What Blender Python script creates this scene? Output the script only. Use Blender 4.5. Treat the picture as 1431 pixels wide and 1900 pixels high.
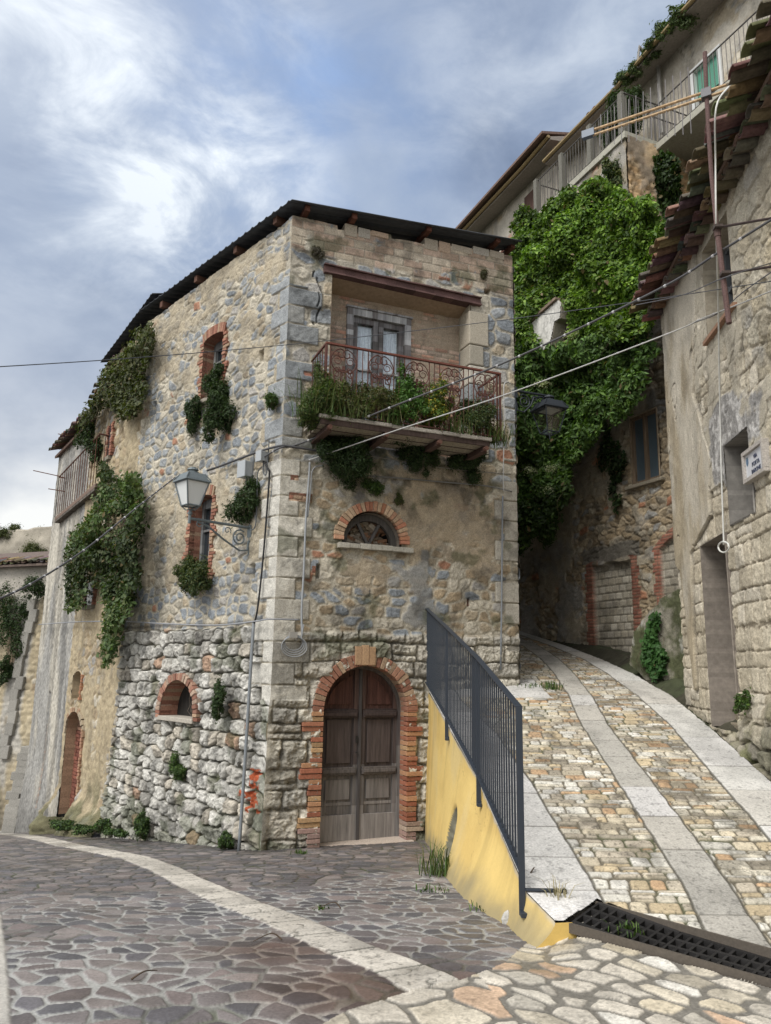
import bpy, math, random
import numpy as np
from mathutils import Matrix, Vector
R=math.radians
random.seed(7)
SC=bpy.context.scene
for o in list(bpy.data.objects): bpy.data.objects.remove(o)

# ------------------------------------------------------------ camera
PITCH=math.atan(290/1430.); ROLL=R(1.0); CZ=1.6; FPX=1430.
_f=np.array([0,math.cos(PITCH),math.sin(PITCH)]); _u0=np.array([0,-math.sin(PITCH),math.cos(PITCH)]); _r0=np.array([1.,0,0])
_r=_r0*math.cos(ROLL)+_u0*math.sin(ROLL); _u=_u0*math.cos(ROLL)-_r0*math.sin(ROLL)
cd=bpy.data.cameras.new('camera'); cam=bpy.data.objects.new('camera',cd); SC.collection.objects.link(cam)
cd.sensor_fit='VERTICAL'; cd.sensor_height=36; cd.lens=36*FPX/1900; cd.clip_end=3000; cd.clip_start=.05
cam.matrix_world=Matrix(((_r[0],_u[0],-_f[0],0),(_r[1],_u[1],-_f[1],0),(_r[2],_u[2],-_f[2],CZ),(0,0,0,1)))
SC.camera=cam

# ------------------------------------------------------------ light
SC.view_settings.view_transform='Standard'; SC.view_settings.look='None'; SC.view_settings.gamma=1; SC.view_settings.exposure=0.70
SUN_EL=R(50); SUN_DIR=np.array([-.55,-.62,0]); SUN_DIR=SUN_DIR/np.linalg.norm(SUN_DIR)*math.cos(SUN_EL); SUN_DIR[2]=math.sin(SUN_EL)
ld=bpy.data.lights.new('sun','SUN'); ld.energy=1.9; ld.angle=R(28); ld.color=(1,.965,.91)
sun=bpy.data.objects.new('sun',ld); SC.collection.objects.link(sun)
sun.rotation_euler=Vector(-SUN_DIR).to_track_quat('-Z','Y').to_euler()

def ray(px,py): return _f+_r*((px-715.5)/FPX)-_u*((py-950)/FPX)
world=bpy.data.worlds.new('World'); SC.world=world; world.use_nodes=True
def build_world():
    nt=world.node_tree; nt.nodes.clear(); N=nt.nodes.new; L=nt.links.new
    out=N('ShaderNodeOutputWorld'); bg=N('ShaderNodeBackground'); bg.inputs[1].default_value=.1; L(bg.outputs[0],out.inputs[0])
    sky=N('ShaderNodeTexSky'); sky.sky_type='NISHITA'; sky.sun_disc=False; sky.sun_elevation=SUN_EL
    sky.sun_rotation=math.atan2(SUN_DIR[0],SUN_DIR[1])
    tc=N('ShaderNodeTexCoord'); G=tc.outputs['Generated']
    def M(op,a,b=None,c=None,clamp=False):
        m=N('ShaderNodeMath'); m.operation=op; m.use_clamp=clamp
        for i,v in enumerate((a,b,c)):
            if v is None: continue
            if isinstance(v,(int,float)): m.inputs[i].default_value=v
            else: L(v,m.inputs[i])
        return m.outputs[0]
    sp=N('ShaderNodeSeparateXYZ'); L(G,sp.inputs[0]); X,Y,Z=sp.outputs
    den=M('ADD',M('MAXIMUM',Z,0),.22); cx=M('DIVIDE',X,den); cy=M('DIVIDE',Y,den)
    cb=N('ShaderNodeCombineXYZ'); L(cx,cb.inputs[0]); L(cy,cb.inputs[1])
    def noise(sc,det,rough,dist,off,sx=1,sy=1,rot=0):
        mp=N('ShaderNodeMapping'); mp.inputs['Location'].default_value=off; mp.inputs['Scale'].default_value=(sx,sy,1.9); mp.inputs['Rotation'].default_value=(0,rot,.3); L(G,mp.inputs[0])
        n=N('ShaderNodeTexNoise'); n.inputs['Scale'].default_value=sc; n.inputs['Detail'].default_value=det; n.inputs['Roughness'].default_value=rough; n.inputs['Distortion'].default_value=dist
        L(mp.outputs[0],n.inputs['Vector']); return n.outputs[0]
    big=noise(1.7,4,.5,.2,(3.1,1.7,0)); mid=noise(3.1,8,.55,.25,(7.3,2.1,0),1,1,.5); fine=noise(6.5,10,.6,.5,(1.3,9.1,0),1,1,.75)
    def ramp(v,pts):
        r=N('ShaderNodeValToRGB'); e=r.color_ramp.elements
        while len(e)<len(pts): e.new(.5)
        for i,(p,c) in enumerate(pts): e[i].position=p; e[i].color=(*c,1)
        r.color_ramp.interpolation='B_SPLINE'; L(v,r.inputs[0]); return r.outputs[0]
    def mix(f,a,b):
        m=N('ShaderNodeMix'); m.data_type='RGBA'
        if isinstance(f,(int,float)): m.inputs[0].default_value=f
        else: L(f,m.inputs[0])
        for i,v in ((6,a),(7,b)):
            if isinstance(v,tuple): m.inputs[i].default_value=(*v,1)
            else: L(v,m.inputs[i])
        return m.outputs[2]
    def blob(px,py,rad,pw=1.0):        # soft spot of the sky round a direction
        d=ray(px,py); d=d/np.linalg.norm(d)
        vm=N('ShaderNodeVectorMath'); vm.operation='DOT_PRODUCT'; L(G,vm.inputs[0]); vm.inputs[1].default_value=tuple(d)
        return M('SMOOTHSTEP' if False else 'POWER',M('MAXIMUM',M('DIVIDE',M('SUBTRACT',vm.outputs['Value'],math.cos(rad)),1-math.cos(rad)),0),pw)
    bs=ramp(M('MULTIPLY_ADD',mid,.55,M('MULTIPLY',big,.45)),[(.36,(.10,.13,.19)),(.46,(.155,.20,.29)),(.54,(.22,.27,.365)),(.66,(.33,.385,.465))])
    sc8=N('ShaderNodeVectorMath'); sc8.operation='SCALE'; L(bs,sc8.inputs[0]); sc8.inputs[3].default_value=10; base=sc8.outputs[0]
    # blue gaps
    gap=M('ADD',blob(480,250,.26,1.2),M('MULTIPLY',blob(620,60,.2),.6))
    gapf=M('MULTIPLY',gap,ramp(mid,[(.35,(1,1,1)),(.6,(0,0,0))]),clamp=True)
    col=mix(M('MULTIPLY',gapf,.75),base,(2.0,3.1,5.3))
    # bright broken cloud
    br=M('ADD',M('ADD',M('MULTIPLY',blob(250,110,.30,1.6),.8),M('MULTIPLY',blob(410,400,.17,1.5),1.3)),M('ADD',M('MULTIPLY',blob(60,320,.24,1.5),.55),M('MULTIPLY',blob(1000,120,.22,1),.40)))
    wf=M('MULTIPLY',br,ramp(M('MULTIPLY_ADD',fine,.6,M('MULTIPLY',mid,.4)),[(.42,(0,0,0)),(.52,(.2,.2,.2)),(.64,(1,1,1))]),clamp=True)
    col=mix(wf,col,(7.0,7.4,7.7))
    # pale band low on the left, darker grey deck above it
    dk=M('MULTIPLY',blob(60,620,.3,.8),ramp(big,[(.3,(1,1,1)),(.75,(.3,.3,.3))]))
    col=mix(M('MULTIPLY',dk,.45),col,(1.6,2.1,3.0))
    lowf=M('MULTIPLY',M('POWER',M('SUBTRACT',1,M('MAXIMUM',Z,0)),6),3.8)
    lown=M('MULTIPLY',lowf,ramp(mid,[(.35,(.35,.35,.35)),(.55,(1,1,1))]),clamp=True)
    col=mix(lown,col,(6.6,6.5,6.2))
    # brighter overcast around the veiled sun, behind the viewer
    vm=N('ShaderNodeVectorMath'); vm.operation='DOT_PRODUCT'; L(G,vm.inputs[0]); vm.inputs[1].default_value=tuple(SUN_DIR)
    sg=M('POWER',M('MAXIMUM',vm.outputs['Value'],0),2.2)
    col=mix(M('MULTIPLY',sg,.85),col,(15,14.6,13.8))
    col=mix(.15,col,sky.outputs[0])
    L(col,bg.inputs[0])
build_world()

# ------------------------------------------------------------ numpy noise
def hsh(i,j,seed=0):
    i=np.asarray(i,np.int64); j=np.asarray(j,np.int64)
    h=(i*374761393+j*668265263+seed*974634777)&0xffffffff
    h=((h^(h>>13))*1274126177)&0xffffffff; h^=h>>16; h=(h*2246822519)&0xffffffff; h^=h>>13
    return h.astype(np.float64)/4294967296.
def vn(x,y,seed=0):
    i=np.floor(x); j=np.floor(y); fx=x-i; fy=y-j; fx=fx*fx*(3-2*fx); fy=fy*fy*(3-2*fy); i=i.astype(np.int64); j=j.astype(np.int64)
    a=hsh(i,j,seed); b=hsh(i+1,j,seed); c=hsh(i,j+1,seed); d=hsh(i+1,j+1,seed)
    return (a+(b-a)*fx)*(1-fy)+(c+(d-c)*fx)*fy
def fbm(x,y,seed=0,o=4,g=.5):
    s=0;a=1;t=0
    for k in range(o):
        s=s+a*vn(x*2**k+k*17.3,y*2**k+k*9.1,seed+k); t+=a; a*=g
    return s/t
def sst(a,b,x):
    t=np.clip((x-a)/(b-a),0,1); return t*t*(3-2*t)
def cells(x,y,seed=0,jx=.7,jy=.5,p=4.,stag=True):
    j0=np.floor(y).astype(np.int64); F1=np.full(x.shape,9.); F2=F1.copy(); I=np.zeros(x.shape,np.int64); J=I.copy(); DX=np.zeros(x.shape); DY=DX.copy()
    for dj in (-1,0,1):
        j=j0+dj; off=hsh(j,j*0,seed+5) if stag else 0
        i0=np.floor(x-off).astype(np.int64)
        for di in (-1,0,1):
            i=i0+di
            dx=x-(i+.5+off+jx*(hsh(i,j,seed+1)-.5)); dy=y-(j+.5+jy*(hsh(i,j,seed+2)-.5))
            d=(np.abs(dx)**p+np.abs(dy)**p)**(1/p)
            n=d<F1
            F2=np.where(n,F1,np.minimum(F2,d)); F1=np.where(n,d,F1); I=np.where(n,i,I); J=np.where(n,j,J); DX=np.where(n,dx,DX); DY=np.where(n,dy,DY)
    return F2-F1,F1,I,J,DX,DY
def C3(c,x): return np.broadcast_to(np.asarray(c,float),x.shape+(3,)).copy()
def lerp(a,b,t): return a+(b-a)*t[...,None]
def masonry(S,Z,sx,sy,seed,pal,wts,mort,mw=.15,rel=.03,jx=.7,jy=.5,p=4.,tilt=.5,warp=.03,rough=.006,var=.35,mvar=.25,wsc=3.,dome=.3):
    """stones bedded in mortar: returns height and colour"""
    ws=S+warp*2*(fbm(S*wsc,Z*wsc,seed+40,3)-.5); wz=Z+warp*2*(fbm(S*wsc+9,Z*wsc+5,seed+41,3)-.5)
    e,F1,I,J,DX,DY=cells(ws/sx,wz/sy,seed,jx,jy,p)
    cs=S-DX*sx; cz=Z-DY*sy
    r1=hsh(I,J,seed+11); r2=hsh(I,J,seed+12); r3=hsh(I,J,seed+13); r4=hsh(I,J,seed+14)
    w=[f(cs,cz) if callable(f) else np.full(S.shape,float(f)) for f in wts]; tot=sum(w)
    col=C3(pal[-1],S); acc=tot*0; done=np.zeros(S.shape,bool)
    for c,wi in zip(pal,w):
        acc=acc+wi; n=(~done)&(r1*tot<=acc); col[n]=c; done|=n
    m=sst(mw*.35,mw*1.5,e+.10*(fbm(S*14,Z*14,seed+50,3)-.5)*mw*6*.5)
    n1=fbm(S*9,Z*9,seed+60,5,.6); n2=fbm(S*38,Z*38,seed+61,3)
    col=col*(1-var/2+var*r2)[...,None]*(.55+.9*n1)[...,None]*(.82+.36*n2)[...,None]
    mc=C3(mort,S)*(1-mvar/2+mvar*fbm(S*6,Z*6,seed+70,4))[...,None]*(.8+.4*n2)[...,None]
    col=lerp(mc,col,m)
    h=m*rel*(.55+.6*r3)+m*rel*tilt*((r4-.5)*2*DX+(r2-.5)*2*DY)*1.6+m*rel*dome*(1-np.clip(F1*1.5,0,1)**2)+(n1-.5)*rough*2.2+(n2-.5)*rough
    return h,col,m,(I,J,e)
def facets(S,Z,sz,seed,amp):
    e,F1,I,J,DX,DY=cells(S/sz+.35*fbm(S*6,Z*6,seed,3),Z/sz+.35*fbm(S*6+5,Z*6,seed+1,3),seed,1,1,2.,False)
    return amp*((hsh(I,J,seed+3)-.5)*DX*2+(hsh(I,J,seed+4)-.5)*DY*2+.5*(hsh(I,J,seed+6)-.5))
def courses(x,y,sx,sy,seed,jx=.6,split=.2):
    yy=y/sy; yy=yy+.2*np.sin(yy*2.1+seed)+.08*np.sin(yy*5.3+seed*2); j=np.floor(yy).astype(np.int64); fy=yy-j
    xx=x/sx+hsh(j,j*0,seed+5)*7; i=np.floor(xx).astype(np.int64); B=lambda i:i+jx*(hsh(i,j,seed+1)-.5)
    i=np.where(xx<B(i),i-1,np.where(xx>=B(i+1),i+1,i)); l=B(i); r=B(i+1); ex=np.minimum(xx-l,r-xx)*sx; wdt=np.maximum(r-l,.2)
    s1=hsh(i,j,seed+7)<split; f2=fy*2; sub=np.floor(f2).clip(0,1); ey=np.where(s1,np.minimum(f2-sub,1-f2+sub)*sy/2,np.minimum(fy,1-fy)*sy)
    s2=(~s1)&(wdt>1.15)&(hsh(i,j,seed+8)<.5); mid=(l+r)/2; ex=np.where(s2,np.minimum(ex,np.abs(xx-mid)*sx),ex)
    I=i*2+np.where(s2&(xx>mid),1,0); J=j*2+np.where(s1,sub,0).astype(np.int64); e=np.minimum(ex,ey)-.25*np.maximum(0,.03-np.maximum(ex,ey))
    DX=(xx-mid)/wdt; DY=np.where(s1,f2-sub-.5,fy-.5); return e,I,J,DX,DY,(DX*wdt*sx),(DY*sy*np.where(s1,.5,1))
def coursed(S,Z,sx,sy,seed,pal,wts,mort,mw=.012,rel=.02,jx=.6,split=.2,warp=.012,rough=.006,var=.2,tilt=.4,dome=.2,noise_e=.010,ncon=.8,wsc=4.):
    ws=S+warp*2*(fbm(S*wsc,Z*wsc,seed+40,3)-.5); wz=Z+warp*2*(fbm(S*wsc+9,Z*wsc+5,seed+41,3)-.5)
    e,I,J,DX,DY,ax,ay=courses(ws,wz,sx,sy,seed,jx,split); r1=hsh(I,J,seed+11); r2=hsh(I,J,seed+12); r3=hsh(I,J,seed+13); r4=hsh(I,J,seed+14)
    w=np.cumsum(wts)/sum(wts); k=np.searchsorted(w,r1).clip(0,len(pal)-1); col=np.asarray(pal)[k]
    m=sst(mw*.35,mw*1.25,e+noise_e*2*(fbm(S*22,Z*22,seed+50,3)-.5)); n1=fbm(S*9,Z*9,seed+60,5,.6); n2=fbm(S*38,Z*38,seed+61,3)
    col=col*(1-var/2+var*r2)[...,None]*(1-ncon/2+ncon*n1)[...,None]*(.82+.36*n2)[...,None]; mc=C3(mort,S)*(.75+.5*fbm(S*6,Z*6,seed+70,4))[...,None]*(.8+.4*n2)[...,None]; col=lerp(mc,col,m)
    h=m*rel*(.55+.6*r3)+m*rel*tilt*((r4-.5)*2*DX+(r2-.5)*2*DY)*1.5+rel*dome*sst(0,.05,e)+(n1-.5)*rough*2.2+(n2-.5)*rough
    return h,col,m
def bricks(S,Z,w,h,seed,cols,mort,mw=.012,rel=.008):
    j=np.floor(Z/h).astype(np.int64); x=S/w+.5*(j%2); i=np.floor(x).astype(np.int64); fx=(x-i)*w; fz=Z-j*h
    d=np.minimum(np.minimum(fx,w-fx),np.minimum(fz,h-fz)); m=sst(mw*.3,mw*.9,d)
    r=hsh(i,j,seed); c=np.asarray(cols)[np.minimum((r*len(cols)).astype(int),len(cols)-1)]
    n=fbm(S*12,Z*12,seed+3,4); c=c*(.7+.6*n)[...,None]*(.8+.4*hsh(i,j,seed+1))[...,None]
    return rel*m*(.7+.6*hsh(i,j,seed+2))+(n-.5)*.004, lerp(C3(mort,S)*(.8+.4*n)[...,None],c,m)

# ------------------------------------------------------------ materials
def shader(name,rough=.9,n_scale=30,n_amt=.35,b_scale=60,b_str=.4,b_dist=.01,metal=0,spec=.3,wet=None,attr=True,col=None,transl=0,big_amt=0,stretch=0):
    m=bpy.data.materials.new(name); m.use_nodes=True; nt=m.node_tree; N=nt.nodes.new; L=nt.links.new
    b=nt.nodes['Principled BSDF']; out=nt.nodes['Material Output']
    tc=N('ShaderNodeTexCoord'); O=tc.outputs['Object']
    if stretch:
        mp=N('ShaderNodeMapping'); mp.inputs['Scale'].default_value=(1,1,stretch); L(O,mp.inputs[0]); O=mp.outputs[0]
    if attr:
        a=N('ShaderNodeAttribute'); a.attribute_name='Col'; c=a.outputs['Color']
    else:
        a=N('ShaderNodeRGB'); a.outputs[0].default_value=(*col,1); c=a.outputs[0]
    def noise(sc,det=6,ro=.6):
        n=N('ShaderNodeTexNoise'); n.inputs['Scale'].default_value=sc; n.inputs['Detail'].default_value=det; n.inputs['Roughness'].default_value=ro; L(O,n.inputs['Vector']); return n.outputs[0]
    def mul(c,f,lo,hi,a0=.25,a1=.75):
        mr=N('ShaderNodeMapRange'); mr.inputs[1].default_value=a0; mr.inputs[2].default_value=a1; mr.inputs[3].default_value=lo; mr.inputs[4].default_value=hi; L(f,mr.inputs[0])
        v=N('ShaderNodeVectorMath'); v.operation='SCALE'; L(c,v.inputs[0]); L(mr.outputs[0],v.inputs[3]); return v.outputs[0]
    if n_amt: c=mul(c,noise(n_scale),1-n_amt,1+n_amt)
    if big_amt: c=mul(c,noise(.9,5,.55),1-big_amt,1+big_amt)
    L(c,b.inputs['Base Color']); b.inputs['Roughness'].default_value=rough; b.inputs['Metallic'].default_value=metal; b.inputs['Specular IOR Level'].default_value=spec
    if b_str:
        bu=N('ShaderNodeBump'); bu.inputs['Strength'].default_value=b_str; bu.inputs['Distance'].default_value=b_dist; L(noise(b_scale,8,.65),bu.inputs['Height']); L(bu.outputs[0],b.inputs['Normal'])
    if wet is not None:
        wn=N('ShaderNodeTexNoise'); wn.inputs['Scale'].default_value=1.3; wn.inputs['Detail'].default_value=4; L(O,wn.inputs['Vector'])
        mr=N('ShaderNodeMapRange'); mr.inputs[1].default_value=.42; mr.inputs[2].default_value=.6; mr.inputs[3].default_value=wet; mr.inputs[4].default_value=rough; L(wn.outputs[0],mr.inputs[0]); L(mr.outputs[0],b.inputs['Roughness'])
    if transl:
        tr=N('ShaderNodeBsdfTranslucent'); v=N('ShaderNodeVectorMath'); v.operation='MULTIPLY'; L(c,v.inputs[0]); v.inputs[1].default_value=(1.3,1.45,.5); L(v.outputs[0],tr.inputs[0])
        mx=N('ShaderNodeMixShader'); mx.inputs[0].default_value=transl; L(b.outputs[0],mx.inputs[1]); L(tr.outputs[0],mx.inputs[2]); L(mx.outputs[0],out.inputs[0])
    return m
MT=dict(
 stone=shader('stone',.92,55,.38,85,.75,.014),
 paving=shader('paving',.7,60,.33,100,.5,.006,wet=.36,spec=.4),
 ramp=shader('ramp_stone',.8,60,.33,100,.6,.007,spec=.3),
 plaster=shader('plaster',.93,18,.22,45,.4,.008,big_amt=.12),
 brick=shader('brick',.9,40,.35,80,.6,.008),
 iron=shader('iron',.6,60,.2,120,.25,.002,metal=.3,spec=.4),
 rust=shader('rust',.9,70,.45,120,.5,.003),
 paint=shader('painted_steel',.45,30,.08,200,.05,.001,spec=.5),
 wood=shader('weathered_wood',.85,30,.5,60,.5,.004,stretch=.07),
 leaf=shader('leaf',.55,20,.25,50,0,0,transl=.25,spec=.25),
 twig=shader('twig',.9,30,.3,50,0,0),
 tile=shader('clay_tile',.9,20,.4,60,.5,.006),
 sheet=shader('roof_sheet',.6,14,.25,60,.15,.003,metal=.2),
 cable=shader('cable',.6,20,.1,50,0,0),
 yellow=shader('yellow_render',.85,60,.06,130,.25,.003,big_amt=.1),
 soil=shader('soil',.95,20,.4,40,.7,.03),
)
def glass_mat(name,col,rough=.15):
    m=bpy.data.materials.new(name); m.use_nodes=True; b=m.node_tree.nodes['Principled BSDF']; b.inputs['Base Color'].default_value=(*col,1); b.inputs['Roughness'].default_value=rough; b.inputs['Specular IOR Level'].default_value=.8
    nt=m.node_tree; n=nt.nodes.new('ShaderNodeTexNoise'); n.inputs['Scale'].default_value=4; bu=nt.nodes.new('ShaderNodeBump'); bu.inputs['Strength'].default_value=.08; nt.links.new(n.outputs[0],bu.inputs['Height']); nt.links.new(bu.outputs[0],b.inputs['Normal'])
    return m
MT['darkglass']=glass_mat('dark_glass',(.02,.025,.03)); MT['milk']=glass_mat('frosted_glass',(.62,.64,.64),.35); MT['curtain']=glass_mat('curtained_glass',(.45,.48,.5),.3)
def clear_glass():
    m=bpy.data.materials.new('clear_glass'); m.use_nodes=True; nt=m.node_tree; out=nt.nodes['Material Output']
    g=nt.nodes.new('ShaderNodeBsdfGlossy'); g.inputs['Roughness'].default_value=.05; t=nt.nodes.new('ShaderNodeBsdfTransparent'); t.inputs[0].default_value=(.93,.95,.95,1)
    mx=nt.nodes.new('ShaderNodeMixShader'); mx.inputs[0].default_value=.12; nt.links.new(t.outputs[0],mx.inputs[1]); nt.links.new(g.outputs[0],mx.inputs[2]); nt.links.new(mx.outputs[0],out.inputs[0]); return m
MT['clear']=clear_glass(); MT['skyglass']=glass_mat('sky_tinted_glass',(.085,.115,.14),.25)  # alley window panes: sky reflection painted into the glass colour

# ------------------------------------------------------------ object helpers
def tag(o,label=None,cat=None,group=None,kind=None):
    if label: o['label']=label
    if cat: o['category']=cat
    if group: o['group']=group
    if kind: o['kind']=kind
    return o
def thing(name,loc,label,cat,group=None):
    o=bpy.data.objects.new(name,None); SC.collection.objects.link(o); o.location=loc; o.empty_display_size=.2
    return tag(o,label,cat,group)
def chain_loc(o):
    v=Vector((0,0,0))
    while o is not None: v=v+o.location; o=o.parent
    return v
def link(name,me,mat,parent=None,loc=None):
    me.materials.append(mat if not isinstance(mat,str) else MT[mat])
    o=bpy.data.objects.new(name,me); SC.collection.objects.link(o)
    if parent is not None:          # vertices are in world coordinates; shift them to the parent's origin
        o.parent=parent; v=chain_loc(parent); me.transform(Matrix.Translation(-v))
    elif loc is not None:
        me.transform(Matrix.Translation(-Vector(loc))); o.location=loc
    return o
def npmesh(name,V,Fa,col,mat,parent=None,smooth=True,loc=None):
    """V (n,3), Fa (m,k) constant k, col (n,3) per vertex"""
    me=bpy.data.meshes.new(name); n=len(V); m,k=Fa.shape
    me.vertices.add(n); me.vertices.foreach_set('co',np.ascontiguousarray(V,np.float32).ravel())
    me.loops.add(m*k); me.loops.foreach_set('vertex_index',np.ascontiguousarray(Fa,np.int32).ravel())
    me.polygons.add(m); me.polygons.foreach_set('loop_start',np.arange(0,m*k,k,dtype=np.int32))
    me.update(calc_edges=True); me.validate()
    if smooth: me.polygons.foreach_set('use_smooth',np.ones(len(me.polygons),bool))
    c=np.ones((n,4),np.float32); c[:,:3]=np.clip(col,0,1); a=me.color_attributes.new('Col','FLOAT_COLOR','POINT'); a.data.foreach_set('color',c.ravel())
    return link(name,me,mat,parent,loc)
class MB:
    def __init__(s): s.v=[];s.f=[];s.c=[]
    def face(s,pts,c):
        k=len(s.v); s.v+= [tuple(p) for p in pts]; s.f.append(tuple(range(k,k+len(pts)))); s.c.append(c)
    def hexa(s,P,c):                 # 8 points: bottom 4, top 4
        k=len(s.v); s.v+=[tuple(p) for p in P]
        for q in ((0,3,2,1),(4,5,6,7),(0,1,5,4),(1,2,6,5),(2,3,7,6),(3,0,4,7)): s.f.append(tuple(k+i for i in q)); s.c.append(c)
    def box(s,c0,ax,ay,az,c):        # centre and three half-axis vectors
        c0=np.array(c0,float); ax,ay,az=map(lambda a:np.array(a,float),(ax,ay,az))
        s.hexa([c0-ax-ay-az,c0+ax-ay-az,c0+ax+ay-az,c0-ax+ay-az,c0-ax-ay+az,c0+ax-ay+az,c0+ax+ay+az,c0-ax+ay+az],c)
    def tube(s,pts,r,c,n=6,r2=None,cap=True):
        pts=[np.array(p,float) for p in pts]; k0=len(s.v); m=len(pts); up=None
        for i,p in enumerate(pts):
            t=pts[min(i+1,m-1)]-pts[max(i-1,0)]; t=t/(np.linalg.norm(t)+1e-9)
            if up is None:
                up=np.array([0,0,1.]) if abs(t[2])<.9 else np.array([1.,0,0])
            a=np.cross(t,up); a/=np.linalg.norm(a)+1e-9; b=np.cross(a,t); up=b
            rr=r if r2 is None else r+(r2-r)*i/(m-1)
            for q in range(n):
                w=2*math.pi*q/n; s.v.append(tuple(p+rr*(a*math.cos(w)+b*math.sin(w))))
        for i in range(m-1):
            for q in range(n):
                q2=(q+1)%n; s.f.append((k0+i*n+q,k0+i*n+q2,k0+(i+1)*n+q2,k0+(i+1)*n+q)); s.c.append(c)
        if cap:
            s.f.append(tuple(k0+q for q in range(n))[::-1]); s.c.append(c); s.f.append(tuple(k0+(m-1)*n+q for q in range(n))); s.c.append(c)
    def prism(s,poly0,poly1,c,cside=None):
        n=len(poly0); k=len(s.v); s.v+=[tuple(p) for p in poly0]+[tuple(p) for p in poly1]
        s.f.append(tuple(range(k,k+n))); s.c.append(c); s.f.append(tuple(range(k+2*n-1,k+n-1,-1))); s.c.append(c)
        for i in range(n): j=(i+1)%n; s.f.append((k+j,k+i,k+n+i,k+n+j)); s.c.append(cside or c)
    def build(s,name,mat,parent=None,smooth=False,bevel=0,loc=None):
        me=bpy.data.meshes.new(name); me.from_pydata(s.v,[],s.f); me.update()
        a=me.color_attributes.new('Col','FLOAT_COLOR','CORNER'); d=[]
        for f,c in zip(s.f,s.c): d+= [c[0],c[1],c[2],1]*len(f)
        a.data.foreach_set('color',np.array(d,np.float32))
        if smooth: me.polygons.foreach_set('use_smooth',np.ones(len(me.polygons),bool))
        o=link(name,me,mat,parent,loc)
        if bevel:
            b=o.modifiers.new('bevel','BEVEL'); b.width=bevel; b.segments=2; b.limit_method='ANGLE'; b.harden_normals=False
        return o
def jit(c,a=.12):
    k=1+random.uniform(-a,a); return tuple(x*k for x in c)
class Wall:
    """vertical plane: s runs horizontally along the heading (degrees right of +Y), z is height, n points out to the viewer"""
    def __init__(w,O,a):
        w.O=np.array([O[0],O[1],0.]); w.D=np.array([math.sin(R(a)),math.cos(R(a)),0]); n=np.array([w.D[1],-w.D[0],0])
        w.N=n if n@(-w.O)>0 else -n
    def p(w,s,z,n=0): return w.O+w.D*s+w.N*n+np.array([0,0,z])
    def P(w,S,Z,Nn): return w.O+S[...,None]*w.D+Nn[...,None]*w.N+Z[...,None]*np.array([0,0,1.])
    def px(w,x,y,n=0):
        q=ray(x,y); o=np.array([0,0,CZ]); P=w.O+w.N*n; t=((P-o)@w.N)/(q@w.N); X=o+q*t; return float((X-P)@w.D),float(X[2])
    def box(w,mb,s0,s1,z0,z1,n0,n1,c): mb.hexa([w.p(s0,z0,n0),w.p(s1,z0,n0),w.p(s1,z0,n1),w.p(s0,z0,n1),w.p(s0,z1,n0),w.p(s1,z1,n0),w.p(s1,z1,n1),w.p(s0,z1,n1)],c)
    def bx(w,mb,cs,cz,hs,hz,n0,n1,ang,c):
        ca,sa=math.cos(ang),math.sin(ang); q=[(-hs,-hz),(hs,-hz),(hs,hz),(-hs,hz)]; q=[(cs+a*ca-b*sa,cz+a*sa+b*ca) for a,b in q]
        mb.hexa([w.p(a,b,n0) for a,b in q]+[w.p(a,b,n1) for a,b in q],c)
def grid_faces(nu,nv,keep=None):
    a=np.arange(nu*nv).reshape(nv,nu); Fa=np.stack([a[:-1,:-1],a[:-1,1:],a[1:,1:],a[1:,:-1]],-1)
    if keep is not None: Fa=Fa[keep[:-1,:-1]&keep[:-1,1:]&keep[1:,1:]&keep[1:,:-1]]
    return Fa.reshape(-1,4)
def relief(name,w,s0,s1,zb,zt,res,fn,mat='stone',parent=None,hole=None,flip=False,edge=0,back=.3,n0=0.,loc=None,corner=None):
    """wall panel modelled as a fine grid with real relief; zb, zt numbers or functions of s"""
    fb=zb if callable(zb) else (lambda s:s*0+zb); ft=zt if callable(zt) else (lambda s:s*0+zt)
    nu=max(4,int(abs(s1-s0)/res)+1); su=np.linspace(s0,s1,nu); H=(ft(su)-fb(su)).max(); nv=max(4,int(H/res)+1)
    t=np.linspace(0,1,nv)[:,None]; S=np.broadcast_to(su,(nv,nu)).copy(); Z=fb(su)*(1-t)+ft(su)*t
    h,c=fn(S,Z); h=h+n0
    if corner is not None:
        cw=sst(.14,0,np.abs(S-s0)); h=h*(1-cw)+corner(Z)*cw; S=S-corner(Z)*math.tan(R(34.5))*sst(.5,0,np.abs(S-s0))
    if edge:                                   # fold the rim of the panel back so it has thickness
        h[0,:]-=back; h[-1,:]-=back; 
        if edge>1: h[:,0]-=back; h[:,-1]-=back
    V=w.P(S,Z,h); keep=None
    if hole is not None: keep=~hole(S,Z)
    Fa=grid_faces(nu,nv,keep)
    e1=w.D*(1 if s1>s0 else -1); nrm=np.cross(e1,[0,0,1.])
    if nrm@w.N<0: Fa=Fa[:,::-1]
    V=V.reshape(-1,3); used=np.zeros(len(V),bool); used[Fa.ravel()]=True; idx=np.cumsum(used)-1
    return npmesh(name,V[used],idx[Fa],c.reshape(-1,3)[used],mat,parent,loc=loc)
def arch_poly(cs,z0,zs,hw,rise,n=16):
    pts=[(cs-hw,z0)]+[(cs-hw*math.cos(math.pi*k/n),zs+rise*math.sin(math.pi*k/n)) for k in range(n+1)]+[(cs+hw,z0)]
    return pts
def inpoly(S,Z,poly):
    ins=np.zeros(S.shape,bool); n=len(poly)
    for i in range(n):
        x0,y0=poly[i]; x1,y1=poly[(i+1)%n]
        if y0==y1: continue
        c=((y0>Z)!=(y1>Z))&(S<(x1-x0)*(Z-y0)/(y1-y0)+x0); ins^=c
    return ins
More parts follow.
